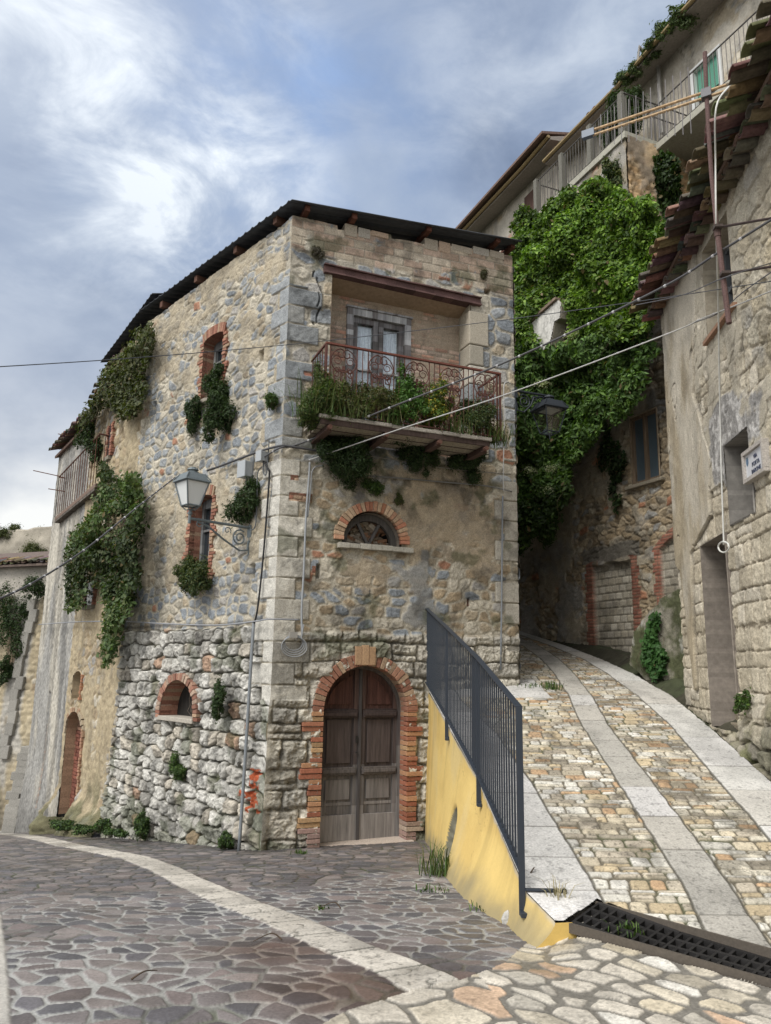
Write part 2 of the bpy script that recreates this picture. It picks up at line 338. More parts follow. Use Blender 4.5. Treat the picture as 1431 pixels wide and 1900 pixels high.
def reveal(w,poly,depth,col,name,mat,parent,n0=.02,lip=.02,closed=True,colfn=None,rows=.06):
    """sides of an opening: a tube of short strips from the wall face back into the wall, with a narrow lip outside"""
    mb=MB(); n=len(poly); cx=sum(p[0] for p in poly)/n; cz=sum(p[1] for p in poly)/n
    for i in range(n if closed else n-1):
        a=np.array(poly[i]); b=np.array(poly[(i+1)%n]); L=np.linalg.norm(b-a); k=max(1,int(L/rows))
        for q in range(k):
            p0=a+(b-a)*q/k; p1=a+(b-a)*(q+1)/k; c=jit(colfn(p0) if colfn else col,.14)
            mb.face([w.p(*p0,n0),w.p(*p1,n0),w.p(*p1,-depth),w.p(*p0,-depth)],c)
            o0=p0+(p0-[cx,cz])/max(.01,np.linalg.norm(p0-[cx,cz]))*lip; o1=p1+(p1-[cx,cz])/max(.01,np.linalg.norm(p1-[cx,cz]))*lip
            mb.face([w.p(*o0,n0-.012),w.p(*o1,n0-.012),w.p(*p1,n0),w.p(*p0,n0)],c)
    return mb.build(name,mat,parent)
BRK=[(.27,.125,.085),(.23,.105,.072),(.30,.16,.11),(.21,.095,.065),(.33,.23,.155)]
def brick_ring(w,mb,cs,zs,r0,r1,rz,a0,a1,n,n0,n1,gap=.12,cols=BRK,rise=1.):
    for k in range(n):
        t=a0+(a1-a0)*(k+.5)/n; dt=abs(a1-a0)/n*(1-gap)/2; e=random.uniform(-.012,.012); rr=r1+random.uniform(-.012,.02)
        def q(r,tt): return (cs-r*math.cos(tt), zs+r*rise*math.sin(tt))
        P=[q(r0,t-dt),q(r0,t+dt),q(rr,t+dt),q(rr,t-dt)]
        mb.hexa([w.p(*u,n0) for u in P]+[w.p(*u,n1+e) for u in P],jit(random.choice(cols),.2))
def brick_jamb(w,mb,sin,dirn,z0,z1,wd,n0,n1,cols=BRK,bh=.058,tooth=(.0,.0,.03,.08,.05,.0)):
    z=z0;k=random.randrange(4)
    while z<z1-.02:
        hh=bh*random.uniform(.88,1.12); W_=wd+random.uniform(-.02,.02)+(tooth[(k//1)%len(tooth)] if tooth else 0); e=random.uniform(-.01,.012)
        a,b=sorted((sin,sin+dirn*W_)); w.box(mb,a,b,z,min(z+hh-.009,z1),n0,n1+e,jit(random.choice(cols),.2)); z+=hh;k+=1

# ------------------------------------------------------------ foliage
def leaves(C,Nn,size,cols,seed,aspect=.6,droop=.3,spread=.9):
    """one folded leaf per point: 2 triangles-pairs; C centres, Nn outward directions"""
    rg=np.random.RandomState(seed); n=len(C); nr=Nn+rg.normal(0,spread*.5,(n,3)); nr/=np.linalg.norm(nr,axis=1)[:,None]+1e-9
    a=rg.normal(0,1,(n,3)); a[:,2]-=droop*2; a-=nr*(a*nr).sum(1)[:,None]; a/=np.linalg.norm(a,axis=1)[:,None]+1e-9; b=np.cross(nr,a)
    sz=size*rg.uniform(.45,1.5,n)[:,None]; f=.18*sz
    V=np.stack([C-a*sz*.5,C-b*sz*aspect*.5+nr*f*.6,C+a*sz*.5,C+b*sz*aspect*.5+nr*f*.6],1)
    cols=np.asarray(cols); ci=rg.randint(0,len(cols),n); t=rg.uniform(.7,1.3,n)[:,None]; c=cols[ci]*t
    c=np.repeat(c[:,None,:],4,1)
    Fa=np.arange(4*n).reshape(n,4); T=np.concatenate([Fa[:,[0,1,2]],Fa[:,[0,2,3]]])
    return V.reshape(-1,3),T,c.reshape(-1,3)
GRN=[(.045,.085,.02),(.06,.11,.025),(.035,.065,.02),(.08,.13,.03)]
DGR=[(.03,.055,.018),(.04,.07,.022),(.05,.08,.03),(.025,.045,.018)]
OLV=[(.09,.11,.035),(.07,.09,.03),(.12,.13,.05),(.06,.08,.025)]
BRT=[(.13,.22,.02),(.10,.19,.02),(.17,.27,.035),(.08,.16,.02)]
ALLS=[1000]
def bush(name,blobs,label,size=.035,cols=DGR,dens=1.0,cat='plant',group=None,stems=True,aspect=.45,stick=(.09,.07,.05)):
    """blobs: list of (centre(3), radii(3 along x,y,z)) ; leaves through the outer half of each blob"""
    ALLS[0]+=1; rg=np.random.RandomState(ALLS[0]); Cs=[];Ns=[];loc=np.array(blobs[0][0],float)
    st=MB(); nb_=[]
    for c,r in blobs:
        c=np.array(c,float); r=np.array(r,float); nb_.append((c,r*.62))
        for k in range(7):
            d=rg.normal(0,1,3); d/=np.linalg.norm(d); d[2]-=.15; nb_.append((c+d*r*rg.uniform(.5,1.0),r*rg.uniform(.22,.5)*np.array([1,1,rg.uniform(.8,1.5)])))
    for c,r in nb_:
        c=np.array(c,float); r=np.array(r,float); area=4*math.pi*((r[0]*r[1]*r[2])**(2/3)); n=int(dens*area*2.2/(size*size*aspect))
        n=min(int(n*1.25),9000); d=rg.normal(0,1,(n,3)); d/=np.linalg.norm(d,axis=1)[:,None]
        lump=.45+1.0*fbm(d[:,0]*2.6+c[0]*3,d[:,1]*2.6+d[:,2]*2.3+c[2]*3,ALLS[0],4)
        rad=lump*rg.uniform(.35,1.0,n)**.45
        far=rg.rand(n)<.2; rad[far]*=rg.uniform(1.05,1.9,far.sum())
        Cs.append(c+d*rad[:,None]*r); Ns.append(d+[0,0,.35])
        for k in range(int(4+30*max(r))):
            d1=rg.normal(0,1,3); d1/=np.linalg.norm(d1); q=c+d1*r*rg.uniform(.8,1.7)-[0,0,.04]; st.tube([c-[0,0,.3*r[2]],(c+q)/2+rg.normal(0,.03,3),q],.004,jit(stick,.2),3,.0015,False)
    C=np.concatenate(Cs); Nn=np.concatenate(Ns); V,T,c=leaves(C,Nn,size,cols,ALLS[0]+7,aspect)
    root=thing(name,tuple(loc),label,cat,group)
    npmesh('foliage',V,T,c,'leaf',root,smooth=False); st.build('stems','twig',root); return root

# ------------------------------------------------------------ terrain heights
def xw(y): return np.interp(y,[4.6,5.25,5.6,8,11.75,12.2],[1.16,1.12,1.02,.95,.69,.66])      # line of the retaining wall
def z_street(x,y):
    k=.1105-.0055*np.clip(x,-10,3); s=np.logaddexp(0,(y-4.35)*5)/5; return -k*np.minimum(s,22)*sst(1.32,.98,x)
def z_ramp(x,y): return .19*np.logaddexp(0,(y-5.0)*6)/6
def onfn(px,py,fn,t1=60):
    q=ray(px,py); t=np.linspace(1,t1,6000); g=CZ+q[2]*t-fn(q[0]*t,q[1]*t); i=np.argmax(g<=0); return np.array([q[0]*t[i],q[1]*t[i],CZ+q[2]*t[i]])
def line(pts,fn=z_street): return np.array([onfn(a,b,fn)[:2] for a,b in pts])

# ------------------------------------------------------------ street paving
UP=line([(0,1544),(126,1562),(252,1585),(308,1601),(371,1632),(440,1661),(535,1692),(629,1730),(755,1777),(857,1818)])
LO=line([(0,1555),(126,1579),(252,1603),(302,1629),(352,1654),(440,1696),(535,1739),(629,1786),(692,1812),(748,1845)])
CREAM=[tuple(p) for p in line([(500,1960),(640,1880),(748,1846),(858,1820),(935,1790),(985,1745),(1040,1716)])]+[(1.3,5.3),(6,.6),(6,-2),(-.4,-2)]
_l=line([(0,1722),(12,1895)]); LB0=_l[0]; LBK=(_l[1][0]-_l[0][0])/(_l[1][1]-_l[0][1]); SEAM=6.70
GO=np.array([1.21,5.24]); GD=np.array([.733,-.680]); GN=np.array([.680,.733])
def ga(S,Y): return (S-GO[0])*GD[0]+(Y-GO[1])*GD[1]
def gb(S,Y): return (S-GO[0])*GN[0]+(Y-GO[1])*GN[1]
def in_grate(S,Y): return (ga(S,Y)>-.02)&(ga(S,Y)<3.3)&(gb(S,Y)>-.02)&(gb(S,Y)<.38)
def is_ramp(S,Y): return np.where(ga(S,Y)>-.03,gb(S,Y)>.15,(Y>5.235)&(S>xw(Y)-.02))
def pal_street(S,Y):
    # polygonal porphyry slabs, laid in pale mortar
    wx=S+.05*(fbm(S*2.2,Y*2.2,3,3)-.5); wy=Y+.05*(fbm(S*2.2+7,Y*2.2,4,3)-.5)
    far=sst(4.6,7,Y)
    e,F1,I,J,DX,DY=cells((wx+.25*wy)/.175,(wy-.12*wx)/.150,21,1.0,.95,2.4)
    r1=hsh(I,J,31); r2=hsh(I,J,32); r3=hsh(I,J,33)
    pal=np.array([(.12,.108,.108),(.155,.14,.138),(.105,.10,.108),(.19,.168,.16),(.09,.088,.094),(.145,.122,.117)])
    c=pal[(r1*6).astype(int)]*(.75+.5*r2)[...,None]
    n=fbm(S*7,Y*7,35,5,.6); n2=fbm(S*40,Y*40,36,3); c=c*(.62+.76*n)[...,None]
    mw=.13+.05*sst(6.2,4.4,Y)+.10*(fbm(S*1.5,Y*1.5,38,3)-.35); m=sst(mw*.5,mw*.95,e+.05*(n2-.5))
    # joint colour: pale grey cement near the viewer and beyond the strip, dark and mossy where it has worn out
    pale=sst(.34,.52,fbm(S*.55+4.7,Y*.55+1.4,37,4)+.16*(S>-.6)*(Y<8.5)+.16*(Y<5.2)*(S<-.2)-.12*sst(6,8,Y)-.1*((S<-1.2)&(Y>5.3)))
    mort=lerp(C3((.060,.060,.048),S),C3((.30,.30,.285),S),pale)*(.75+.5*fbm(S*9,Y*9,39,4))[...,None]
    moss=sst(.6,.72,fbm(S*1.3,Y*1.3,44,5))*(1-pale); mort=lerp(mort,C3((.055,.07,.025),S),moss*.8)
    c=lerp(mort,c,m)
    # wet brown patch at the end of the strip
    wet=np.exp(-(((S-.05)/.55)**2+((Y-4.35)/.33)**2))+np.exp(-(((S+.55)/.5)**2+((Y-5.1)/.28)**2))*.8
    wet=np.clip(wet*1.6*(.4+1.2*fbm(S*3,Y*3,45,4)),0,1); c=c*(1-.45*wet)[...,None]*lerp(C3((1,1,1),S),C3((1.12,.92,.82),S),wet)
    h=.007*m+.005*m*((r3-.5)*DX*2+(r2-.5)*DY*2)+.004*(n-.5)+.0015*(n2-.5)
    return h,c
def seg_band(S,Y):
    A=(UP+LO)/2; hw=np.linalg.norm(UP-LO,axis=1)/2*.93; best=np.full(S.shape,9.); along=np.zeros(S.shape); acc=0; wid=np.full(S.shape,.2); side=np.zeros(S.shape)
    L=list(A); 
    for i in range(len(A)-1):
        a,b=A[i],A[i+1]; d=b-a; l=np.linalg.norm(d); t=((S-a[0])*d[0]+(Y-a[1])*d[1])/l/l; lo=-9 if i==0 else 0; tc=np.clip(t,lo,1)
        ds=np.hypot(S-a[0]-d[0]*tc,Y-a[1]-d[1]*tc); n=ds<best; best=np.where(n,ds,best); along=np.where(n,acc+tc*l,along); wid=np.where(n,hw[i]+(hw[i+1]-hw[i])*np.clip(t,0,1),wid); acc+=l
    return best,along,np.clip(wid,.09,.16)
def street_fn(S,Y):
    h,c=pal_street(S,Y)
    # pale limestone strip
    d,al,wd=seg_band(S,Y); seg=np.floor(al/.42+.25*np.sin(al*1.7)); fr=al/.42+.25*np.sin(al*1.7)-seg; jt=np.minimum(fr,1-fr)*.42
    inb=sst(.010,-.004,d-wd+.045*(fbm(S*5,Y*5,60,4)-.5)); n=fbm(S*6,Y*6,61,5,.6); n2=fbm(S*30,Y*30,62,3)
    crk=np.abs(fbm(S*3,Y*3,63,4)-.5); ck=sst(.010,.0,crk)*sst(.55,.6,hsh(seg.astype(int),seg.astype(int)*0,64))
    cc=C3((.47,.44,.39),S)*(.85+.3*hsh(seg.astype(int),seg.astype(int)*0,65))[...,None]*(.68+.62*n)[...,None]; cc=cc*(1-.5*sst(.62,.75,n2))[...,None]
    j=np.clip(sst(.016,.006,jt)+ck,0,1); cc=lerp(cc,C3((.10,.10,.085),S),j); hh=.012-.008*j+.003*n
    dirt=sst(.55,.7,fbm(S*1.7+3,Y*1.7,66,5)); cc=lerp(cc,cc*.7,dirt)
    c=lerp(c,cc,inb); h=h*(1-inb)+hh*inb
    # big cream limestone setts at the viewer's feet on the right
    inc=inpoly(S,Y,CREAM)
    if inc.any():
        s=S[inc];y=Y[inc]; ws=s+.05*(fbm(s*2,y*2,70,3)-.5); wy=y+.05*(fbm(s*2,y*2,71,3)-.5)
        a=.82; u=ws*math.cos(a)-wy*math.sin(a); v=ws*math.sin(a)+wy*math.cos(a)
        bigm=sst(.0,.5,-(s-.75)*1.2-(y-4.5)*.2)
        e,F1,I,J,DX,DY=cells(v/.150,u/.25,72,.7,.9,4.5); e2,G1,I2,J2,EX,EY=cells(v/.28,u/.42,73,.9,.7,4.0)
        b=bigm>.35+.1*fbm(s*3,y*3,79,2); e=np.where(b,e2*1.9,e); I=np.where(b,I2,I); J=np.where(b,J2+999,J); F1=np.where(b,G1,F1)
        r1=hsh(I,J,74); r2=hsh(I,J,75); n=fbm(s*8,y*8,76,5,.6); n2=fbm(s*40,y*40,77,3)
        pal=np.array([(.54,.50,.43),(.50,.455,.37),(.57,.55,.50),(.52,.46,.35),(.47,.44,.38),(.56,.52,.45),(.47,.34,.24)])
        cc=pal[np.minimum((r1**1.2*7).astype(int),6)]*(.75+.4*r2)[...,None]*(.6+.75*n)[...,None]; m=sst(.13,.21,e+.18*(fbm(s*12,y*12,78,4)-.5))
        mo=C3((.165,.155,.135),s)*(.7+.6*n2)[...,None]; cc=lerp(mo,cc,m)*(1-.3*sst(.6,.75,n2)*m)[...,None]
        c[inc]=cc; h[inc]=.007*m+.001*m*(1-np.clip(F1*1.4,0,1)**2)+.010*(n-.5)+.002*(n2-.5)
    lb=LB0[0]+(Y-LB0[1])*LBK; kb=sst(.03,0,np.abs(S-lb+.10)-.10); c=lerp(c,C3((.45,.43,.39),S)*(.65+.6*fbm(S*6,Y*6,67,5))[...,None],kb*(Y<6.2)); h=h*(1-kb)+.01*kb
    # darker band against the foot of the house
    g=sst(.55,0,np.abs((S+1.51)*.375-(Y-10.8)*.927))*(S>-1.5)+sst(.7,0,np.abs((S+1.51)*.731+(Y-10.8)*.682))*(S<-1.5)
    c=c*(1-.45*np.clip(g*(.5+fbm(S*3,Y*3,80,3)),0,1))[...,None]
    return h,c
def build_street():
    Yr=np.exp(np.linspace(math.log(1.6),math.log(27),960)); A=np.linspace(-.66,.66,1000)
    S=A[None,:]*Yr[:,None]*1.0; Y=np.broadcast_to(Yr[:,None],S.shape).copy()
    h,c=street_fn(S,Y); Z=z_street(S,Y)+h
    keep=~(is_ramp(S,Y)&(S>xw(Y)+.12))&(Y<27)&~in_grate(S,Y)
    Fa=grid_faces(1000,960,keep); V=np.stack([S,Y,Z],-1).reshape(-1,3); used=np.zeros(len(V),bool); used[Fa.ravel()]=True; idx=np.cumsum(used)-1
    o=npmesh('street_paving',V[used],idx[Fa],c.reshape(-1,3)[used],'paving'); tag(o,kind='structure')
build_street()
def build_base():
    # one sheet of ground under and around everything, out to the horizon
    xs=np.concatenate([-np.exp(np.linspace(math.log(900),math.log(9),26)),np.linspace(-8,8,60),np.exp(np.linspace(math.log(9),math.log(900),26))]); ys=np.concatenate([-np.exp(np.linspace(math.log(900),math.log(6),22)),np.linspace(-5,30,110),np.exp(np.linspace(math.log(31),math.log(900),26))])
    S,Y=np.meshgrid(xs,ys); Z=z_street(np.minimum(S,.9),Y)-.03; Z=np.where(Y>30,np.minimum(Z,-3.2)-.02*(Y-30).clip(0,600)**.9,Z)
    near=sst(3.,1.,S)*(Y<28)
    n=fbm(S*.8,Y*.8,90,5); c=lerp(C3((.07,.085,.04),S),C3((.11,.10,.095),S),near)*(.7+.6*n)[...,None]
    Z=np.where(S+Y>SEAM+.3,np.where(S>.9,-.35,Z),Z)
    # paving also continues behind the viewer
    o=npmesh('ground',np.stack([S,Y,Z],-1).reshape(-1,3),grid_faces(len(xs),len(ys)),c.reshape(-1,3),'soil'); tag(o,kind='structure')
    xs=np.linspace(-9,8,700); ys=np.linspace(-7,1.62,360); S,Y=np.meshgrid(xs,ys); h,c=street_fn(S,Y); Z=z_street(S,Y)+h-.004
    o=npmesh('street_paving_behind',np.stack([S,Y,Z],-1).reshape(-1,3),grid_faces(len(xs),len(ys)),c.reshape(-1,3),'paving'); tag(o,kind='structure'); o.name='plaza_paving'
build_base()

# ------------------------------------------------------------ ramp
YK=[4,5.2,5.8,7.9,10,11.6,13.3,14.5,16,18,20]
XL=lambda y:np.interp(y,[4,5.2,7.9,9.5,11.2,30],[1.52,1.50,1.45,1.36,1.1,.7])
C0=lambda y:np.interp(y,YK,[1.9,2.02,2.12,2.31,2.5,2.73,2.88,2.93,2.85,2.5,1.9])
K0=lambda y:np.interp(y,YK,[2.75,2.93,3.02,3.31,3.62,3.74,3.78,3.72,3.45,2.95,2.3])
K1=lambda y:np.interp(y,YK,[3.35,3.48,3.6,3.82,4.08,4.24,4.2,4.05,3.75,3.2,2.55])
def slab(S,Y,L,seed,cols,u):
    al=Y/L+.13*np.sin(Y*3+seed); sg=np.floor(al).astype(int); fr=(al-sg); j=np.minimum(fr,1-fr)*L; r=hsh(sg,sg*0,seed)
    n=fbm(S*5,Y*5,seed+2,5,.6); n2=fbm(S*35,Y*35,seed+3,3); st=sst(.5,.72,fbm(S*1.6,Y*1.6,seed+4,5))
    c=np.asarray(cols)[(r*len(cols)).astype(int)]*(.80+.4*n)[...,None]*(1-.22*st)[...,None]*(1-.35*sst(.62,.76,n2))[...,None]
    ck=np.abs(fbm(S*1.9,Y*1.9,seed+6,4)-.5); jj=np.clip(sst(.013,.004,j)+.7*sst(.006,.001,ck)*(hsh(sg,sg*0,seed+8)>.6),0,1); return .014-.01*jj+.002*n2+.004*n+.006*(r-.5), lerp(c,C3((.11,.105,.09),S),jj)
def ramp_fn(S,Y):
    ws=S+.02*(fbm(S*3,Y*3,100,3)-.5); wy=Y+.02*(fbm(S*3,Y*3,101,3)-.5)
    u=(ws-C0(Y)); row=wy/.1+.7*(fbm(S*.7,Y*.9+3,103,2)-.5)+.25*np.sin(Y*7)
    eC,I,J,DX,DY,_ax,_ay=courses(u,wy+.05*(fbm(S*.7,Y*.9+3,103,2)-.5)+.012*(fbm(S*5,Y*5,107,3)-.5),.20,.112,102,.75,.3); F1=0*S
    r1=hsh(I,J,104); r2=hsh(I,J,105); r3=hsh(I,J,106); n=fbm(S*9,Y*9,108,5,.6); n2=fbm(S*42,Y*42,109,3)
    pal=np.array([(.55,.51,.42),(.51,.45,.34),(.58,.56,.50),(.51,.42,.28),(.45,.40,.32),(.60,.58,.53),(.38,.34,.27),(.45,.31,.19)])
    c=pal[np.minimum((r1**1.25*8).astype(int),7)]*(.8+.35*r2)[...,None]*(.6+.75*n)[...,None]
    blot=sst(.52,.66,fbm(S*4,Y*4,110,5)); c=c*(1-.42*blot)[...,None]; c=c*(1-.5*sst(.62,.72,n2))[...,None]
    m=sst(.002,.014,eC+.014*(fbm(S*20,Y*20,111,3)-.5)); mo=C3((.13,.115,.085),S)*(.6+.8*n2)[...,None]; ms=sst(.58,.7,fbm(S*2,Y*2,112,4)); mo=lerp(mo,C3((.06,.075,.03),S),ms*.6)
    c=lerp(mo,c,m); h=.010*m+.006*sst(0,.03,eC)+.009*m*((r3-.5)*DX+(r2-.5)*DY)+.010*(n-.5)+.003*n2
    def put(msk,hh,cc):
        nonlocal h,c
        h=np.where(msk,hh,h); c=np.where(msk[...,None],cc,c)
    w=lambda q:.030*(fbm(S*5,Y*5,q,4)-.5)
    hL,cL=slab(S,Y,.62,120,[(.55,.54,.52),(.58,.57,.555),(.53,.52,.50)],0); inL=S<XL(Y)+w(1)
    inW=(Y>11.35)&(Y<12.6)&(S<2.45+.2*(fbm(S*2,Y*2,5,2)-.5)); put(inL|inW,hL,cL)
    hC,cC=slab(S,Y,.78,130,[(.40,.385,.35),(.50,.49,.47),(.43,.41,.37),(.52,.51,.50)],0); put((S>C0(Y)+w(2))&(S<C0(Y)+.34+w(3)),hC,cC)
    hK,cK=slab(S,Y,.85,140,[(.55,.54,.51),(.52,.50,.46),(.58,.57,.55)],0); inK=(S>K0(Y)+w(4))&(S<K1(Y)+w(6)); put(inK,hK+.004,cK)
    # thin dark joint beside each strip
    for g in (XL(Y)+w(1),C0(Y)+w(2),C0(Y)+.34+w(3),K0(Y)+w(4)):
        q=sst(.016,.006,np.abs(S-g)); c=lerp(c,C3((.07,.065,.05),S),q*.85); h=h-.008*q
    # earth gutter on the right
    gu=S>K1(Y)+w(6); ge=np.clip((S-K1(Y))/.12,0,1); gn=fbm(S*8,Y*8,150,4); put(gu,-.10*ge+.05*gn+.16*np.clip((S-K1(Y)-.15)/.3,0,1),lerp(C3((.045,.042,.028),S),C3((.05,.058,.03),S),sst(.45,.65,fbm(S*3,Y*3,151,4)))*(.6+.8*gn)[...,None])
    # shade of the alley painted into the stone colour
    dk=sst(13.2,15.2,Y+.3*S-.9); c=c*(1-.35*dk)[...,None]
    return h,c
def build_ramp():
    # rows get longer with distance, columns fan out
    Yr=np.exp(np.linspace(math.log(3.4),math.log(21),1150)); T=np.linspace(0,1,560); x0=np.where(Yr<12.3,xw(Yr)-.03,np.interp(Yr,[12.3,13,21],[.66,.66,-2.5])); x1=np.interp(Yr,[3.4,8,11.4,12.2,14,21],[4.4,4.75,5.2,6.2,6.2,5.0])
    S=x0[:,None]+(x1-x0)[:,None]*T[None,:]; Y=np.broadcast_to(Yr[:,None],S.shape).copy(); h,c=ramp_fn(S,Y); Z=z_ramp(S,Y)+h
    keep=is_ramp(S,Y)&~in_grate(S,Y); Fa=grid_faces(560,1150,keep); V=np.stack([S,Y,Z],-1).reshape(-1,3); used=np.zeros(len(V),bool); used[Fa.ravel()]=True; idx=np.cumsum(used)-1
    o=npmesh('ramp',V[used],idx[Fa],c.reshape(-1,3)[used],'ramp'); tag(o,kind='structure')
build_ramp()

# ------------------------------------------------------------ stone house
C=(-1.51,10.8); WF=Wall(C,68); WL=Wall(C,-43)
WFW=3.92; WLW=4.72
house=thing('stone_house',(C[0],C[1],-.9),'tall weathered rubble stone corner house with an arched wooden door and rusty roof sheet edge','house')
CRM=(.42,.385,.315); TAN=(.35,.295,.215); BLU=(.215,.235,.255); BL2=(.27,.285,.295); GRY=(.325,.31,.285); RED=(.32,.17,.11); OCH=(.31,.245,.165); LGT=(.46,.43,.37)
MOR=(.40,.365,.295)
pitsF=[(.52,2.98,.05,.13),(3.05,2.62,.05,.09)]
def front_fn(S,Z):
    # upper storey: squared blue grey and cream blocks
    h1,c1,m1,_=masonry(S,Z,.31,.225,200,[BLU,BL2,CRM,TAN,GRY,RED],[.26,.2,.3,.12,.12,.015],MOR,mw=.15,rel=.016,jx=.8,jy=.6,dome=.12,tilt=.35,p=5,rough=.012,warp=.045)
    # middle: ochre rubble in thick mortar, much of it rendered over
    h2,c2,m2,_=masonry(S,Z,.25,.155,210,[OCH,TAN,CRM,BLU,GRY,RED],[.3,.25,.26,lambda s,z:.08+.9*(z<2.75)*(s<2.6),.16,.03],(.385,.35,.28),mw=.2,rel=.012,jx=.8,jy=.6,warp=.05,dome=.12,tilt=.35,rough=.014)
    # base: big rock-faced courses
    rowwarp=Z+.02*np.sin(S*3)
    h3,c3,m3=coursed(S,rowwarp,.43,.285,220,[(.45,.42,.35),(.48,.45,.38),(.42,.39,.33),(.39,.37,.325)],[.3,.3,.25,.2],(.27,.245,.195),mw=.016,rel=.035,jx=.6,split=.12,warp=.022,rough=.03,tilt=.5,dome=.9,noise_e=.02)
    h3=h3+.03*(fbm(S*4.5,Z*5,230,4,.6)-.5)*m3+m3*facets(S,Z,.12,351,.026)+m3*facets(S,Z,.05,361,.010)
    wob=.09*(fbm(S*2.2,Z*0+.3,231,3)-.5)
    t1=sst(4.62,4.48,Z+wob); h=h1*(1-t1)+h2*t1; c=lerp(c1,c2,t1)
    t2=sst(2.12,2.06,Z+wob); h=h*(1-t2)+h3*t2; c=lerp(c,c3,t2)
    # top of the wall: cream rendered blocks and a line of bricks
    h4,c4=bricks(S,Z-.02*S,.34,.14,240,[(.40,.34,.26),(.43,.37,.29),(.37,.28,.21),(.41,.31,.24)],(.34,.30,.24),.014,.012)
    n=fbm(S*3,Z*3,241,5,.6); t4=sst(7.86,7.95,Z+.18*(fbm(S*1.6,Z*1.6,242,3)-.5))*sst(.35,.46,n+.1); h=h*(1-t4)+h4*t4+.012*(n-.5); c=lerp(c,c4,t4)
    # old render: tan in the middle, grey smear under the lunette
    def patch(cs,cz,rs,rz,sd,th=.5,soft=.1): return sst(th,th+soft,1.15-np.hypot((S-cs)/rs,(Z-cz)/rz)*.62+1.0*(fbm(S*2.4,Z*2.4,sd,5,.6)-.5)-.2)
    pr=np.clip(patch(2.75,3.9,1.45,1.0,250,.44)+patch(1.5,3.0,1.1,.5,251,.55)*.9+patch(2.1,4.5,1.9,.35,255,.55)*.8+patch(.45,4.0,.35,.6,252,.6)*.5,0,1)*(Z>2.3)*(Z<4.75)
    pn=fbm(S*11,Z*11,253,5,.65); pc=lerp(C3((.335,.275,.195),S),C3((.27,.225,.165),S),sst(.4,.62,fbm(S*3,Z*3,254,4)))*(.72+.56*pn)[...,None]
    h=h*(1-.72*pr)+pr*(.020+.022*(pn-.5)); c=lerp(c,pc,pr*.9)
    sm=sst(.5,.62,1.1-np.hypot((S-(2.05+(3.2-Z)*.28))/.42,(Z-2.75)/.75)*.6+.9*(fbm(S*3,Z*3,256,5)-.5)-.15); c=lerp(c,C3((.235,.235,.225),S)*(.75+.5*pn)[...,None],sm*.85); h=h*(1-.7*sm)+.022*sm
    # dressed corner stones
    row=np.floor((Z+.12)/.295); long=(row%2==0); qw=np.where(long,.50,.30)+.05*(hsh(row.astype(int),row.astype(int)*0,3)-.5); up=sst(4.55,4.45,Z)
    q=(S<qw)&(Z>1.15)&(Z<4.55); fz=(Z+.12)/.295-row; jt=np.minimum(np.minimum(fz,1-fz)*.295,qw-S); qm=sst(.003,.016,jt); qn=fbm(S*13,Z*13,260,4,.6)
    qc=lerp(C3((.49,.465,.405),S),C3((.40,.375,.32),S),sst(.45,.65,fbm(S*4,Z*4,261,4)))*(.75+.5*qn)[...,None]*(.85+.3*hsh(row.astype(int),row.astype(int)*0,9))[...,None]
    h=np.where(q,.022*qm+.022*qn,h); c=np.where(q[...,None],lerp(C3((.30,.27,.21),S),qc,qm),c)
    q=(S<qw+.06-.12*hsh(row.astype(int),row.astype(int)*0,21))&(Z>=4.75)&(Z<7.3)&(hsh(row.astype(int),row.astype(int)*0,22)>.25); b=hsh(row.astype(int),row.astype(int)*0,17); qc=lerp(C3((.20,.215,.225),S),C3((.25,.25,.235),S),b)*(.7+.6*qn)[...,None]; h=np.where(q,.024*qm+.022*qn,h); c=np.where(q[...,None],lerp(C3((.33,.29,.22),S),qc,qm),c)
    # right hand corner stones
    SR=WFW-S; row=np.floor(Z/.33); qw=np.where(row%2==0,.42,.24); q=(SR<qw)&(Z>1.9)&(Z<5.0)&(hsh(row.astype(int),row.astype(int)*0,23)>.3); fz=Z/.33-row; jt=np.minimum(np.minimum(fz,1-fz)*.33,qw-SR); qm=sst(.003,.016,jt)
    qc=C3((.38,.355,.305),S)*(.72+.56*qn)[...,None]; h=np.where(q,.025*qm+.012*qn,h); c=np.where(q[...,None],lerp(C3((.28,.25,.19),S),qc,qm),c)
    # bits of brick showing, beam holes
    for (a,b,w_,h_) in ((.30,4.0,.34,.13),(.2,4.28,.12,.08),(3.03,2.62,.05,.10),(.53,2.95,.06,.14),(2.6,7.95,.2,.06),(.62,5.35,.2,.07),(.34,5.9,.13,.06),(.6,5.95,.12,.06)):
        k=(np.abs(S-a)<w_/2)&(np.abs(Z-b)<h_/2); hb,cb=bricks(S,Z,.13,.065,262,BRK,(.2,.12,.08)); h=np.where(k,hb+.02,h); c=np.where(k[...,None],cb,c)
    for (a,b,w_,h_) in ((3.42,7.9,.10,.08),(3.03,2.62,.03,.12),(.60,2.95,.05,.2)):
        k=sst(w_/2+.01,w_/2-.01,np.abs(S-a))*sst(h_/2+.01,h_/2-.01,np.abs(Z-b)); h=h-.12*k
    # black lichen and damp low down, darker patches under the balcony, big crack at the loggia
    li=sst(.56,.72,fbm(S*3.3,Z*3.3,270,5)+.22*sst(.1,-.8,Z)+.02*(Z<2)); c=c*(1-.45*li)[...,None]
    gm=sst(.62,.72,fbm(S*2.1,Z*2.1,271,5)+.22*sst(-.3,-.85,Z)); c=lerp(c,C3((.05,.06,.025),S),gm*.6)
    sb=sst(5.05,4.85,Z)*sst(4.2,4.5,Z+.25*fbm(S*3,Z*3,272,3)-.1)*(S>.6)*(S<3.2)*sst(.40,.6,fbm(S*5,Z*5,273,4)); c=c*(1-.55*sb)[...,None]
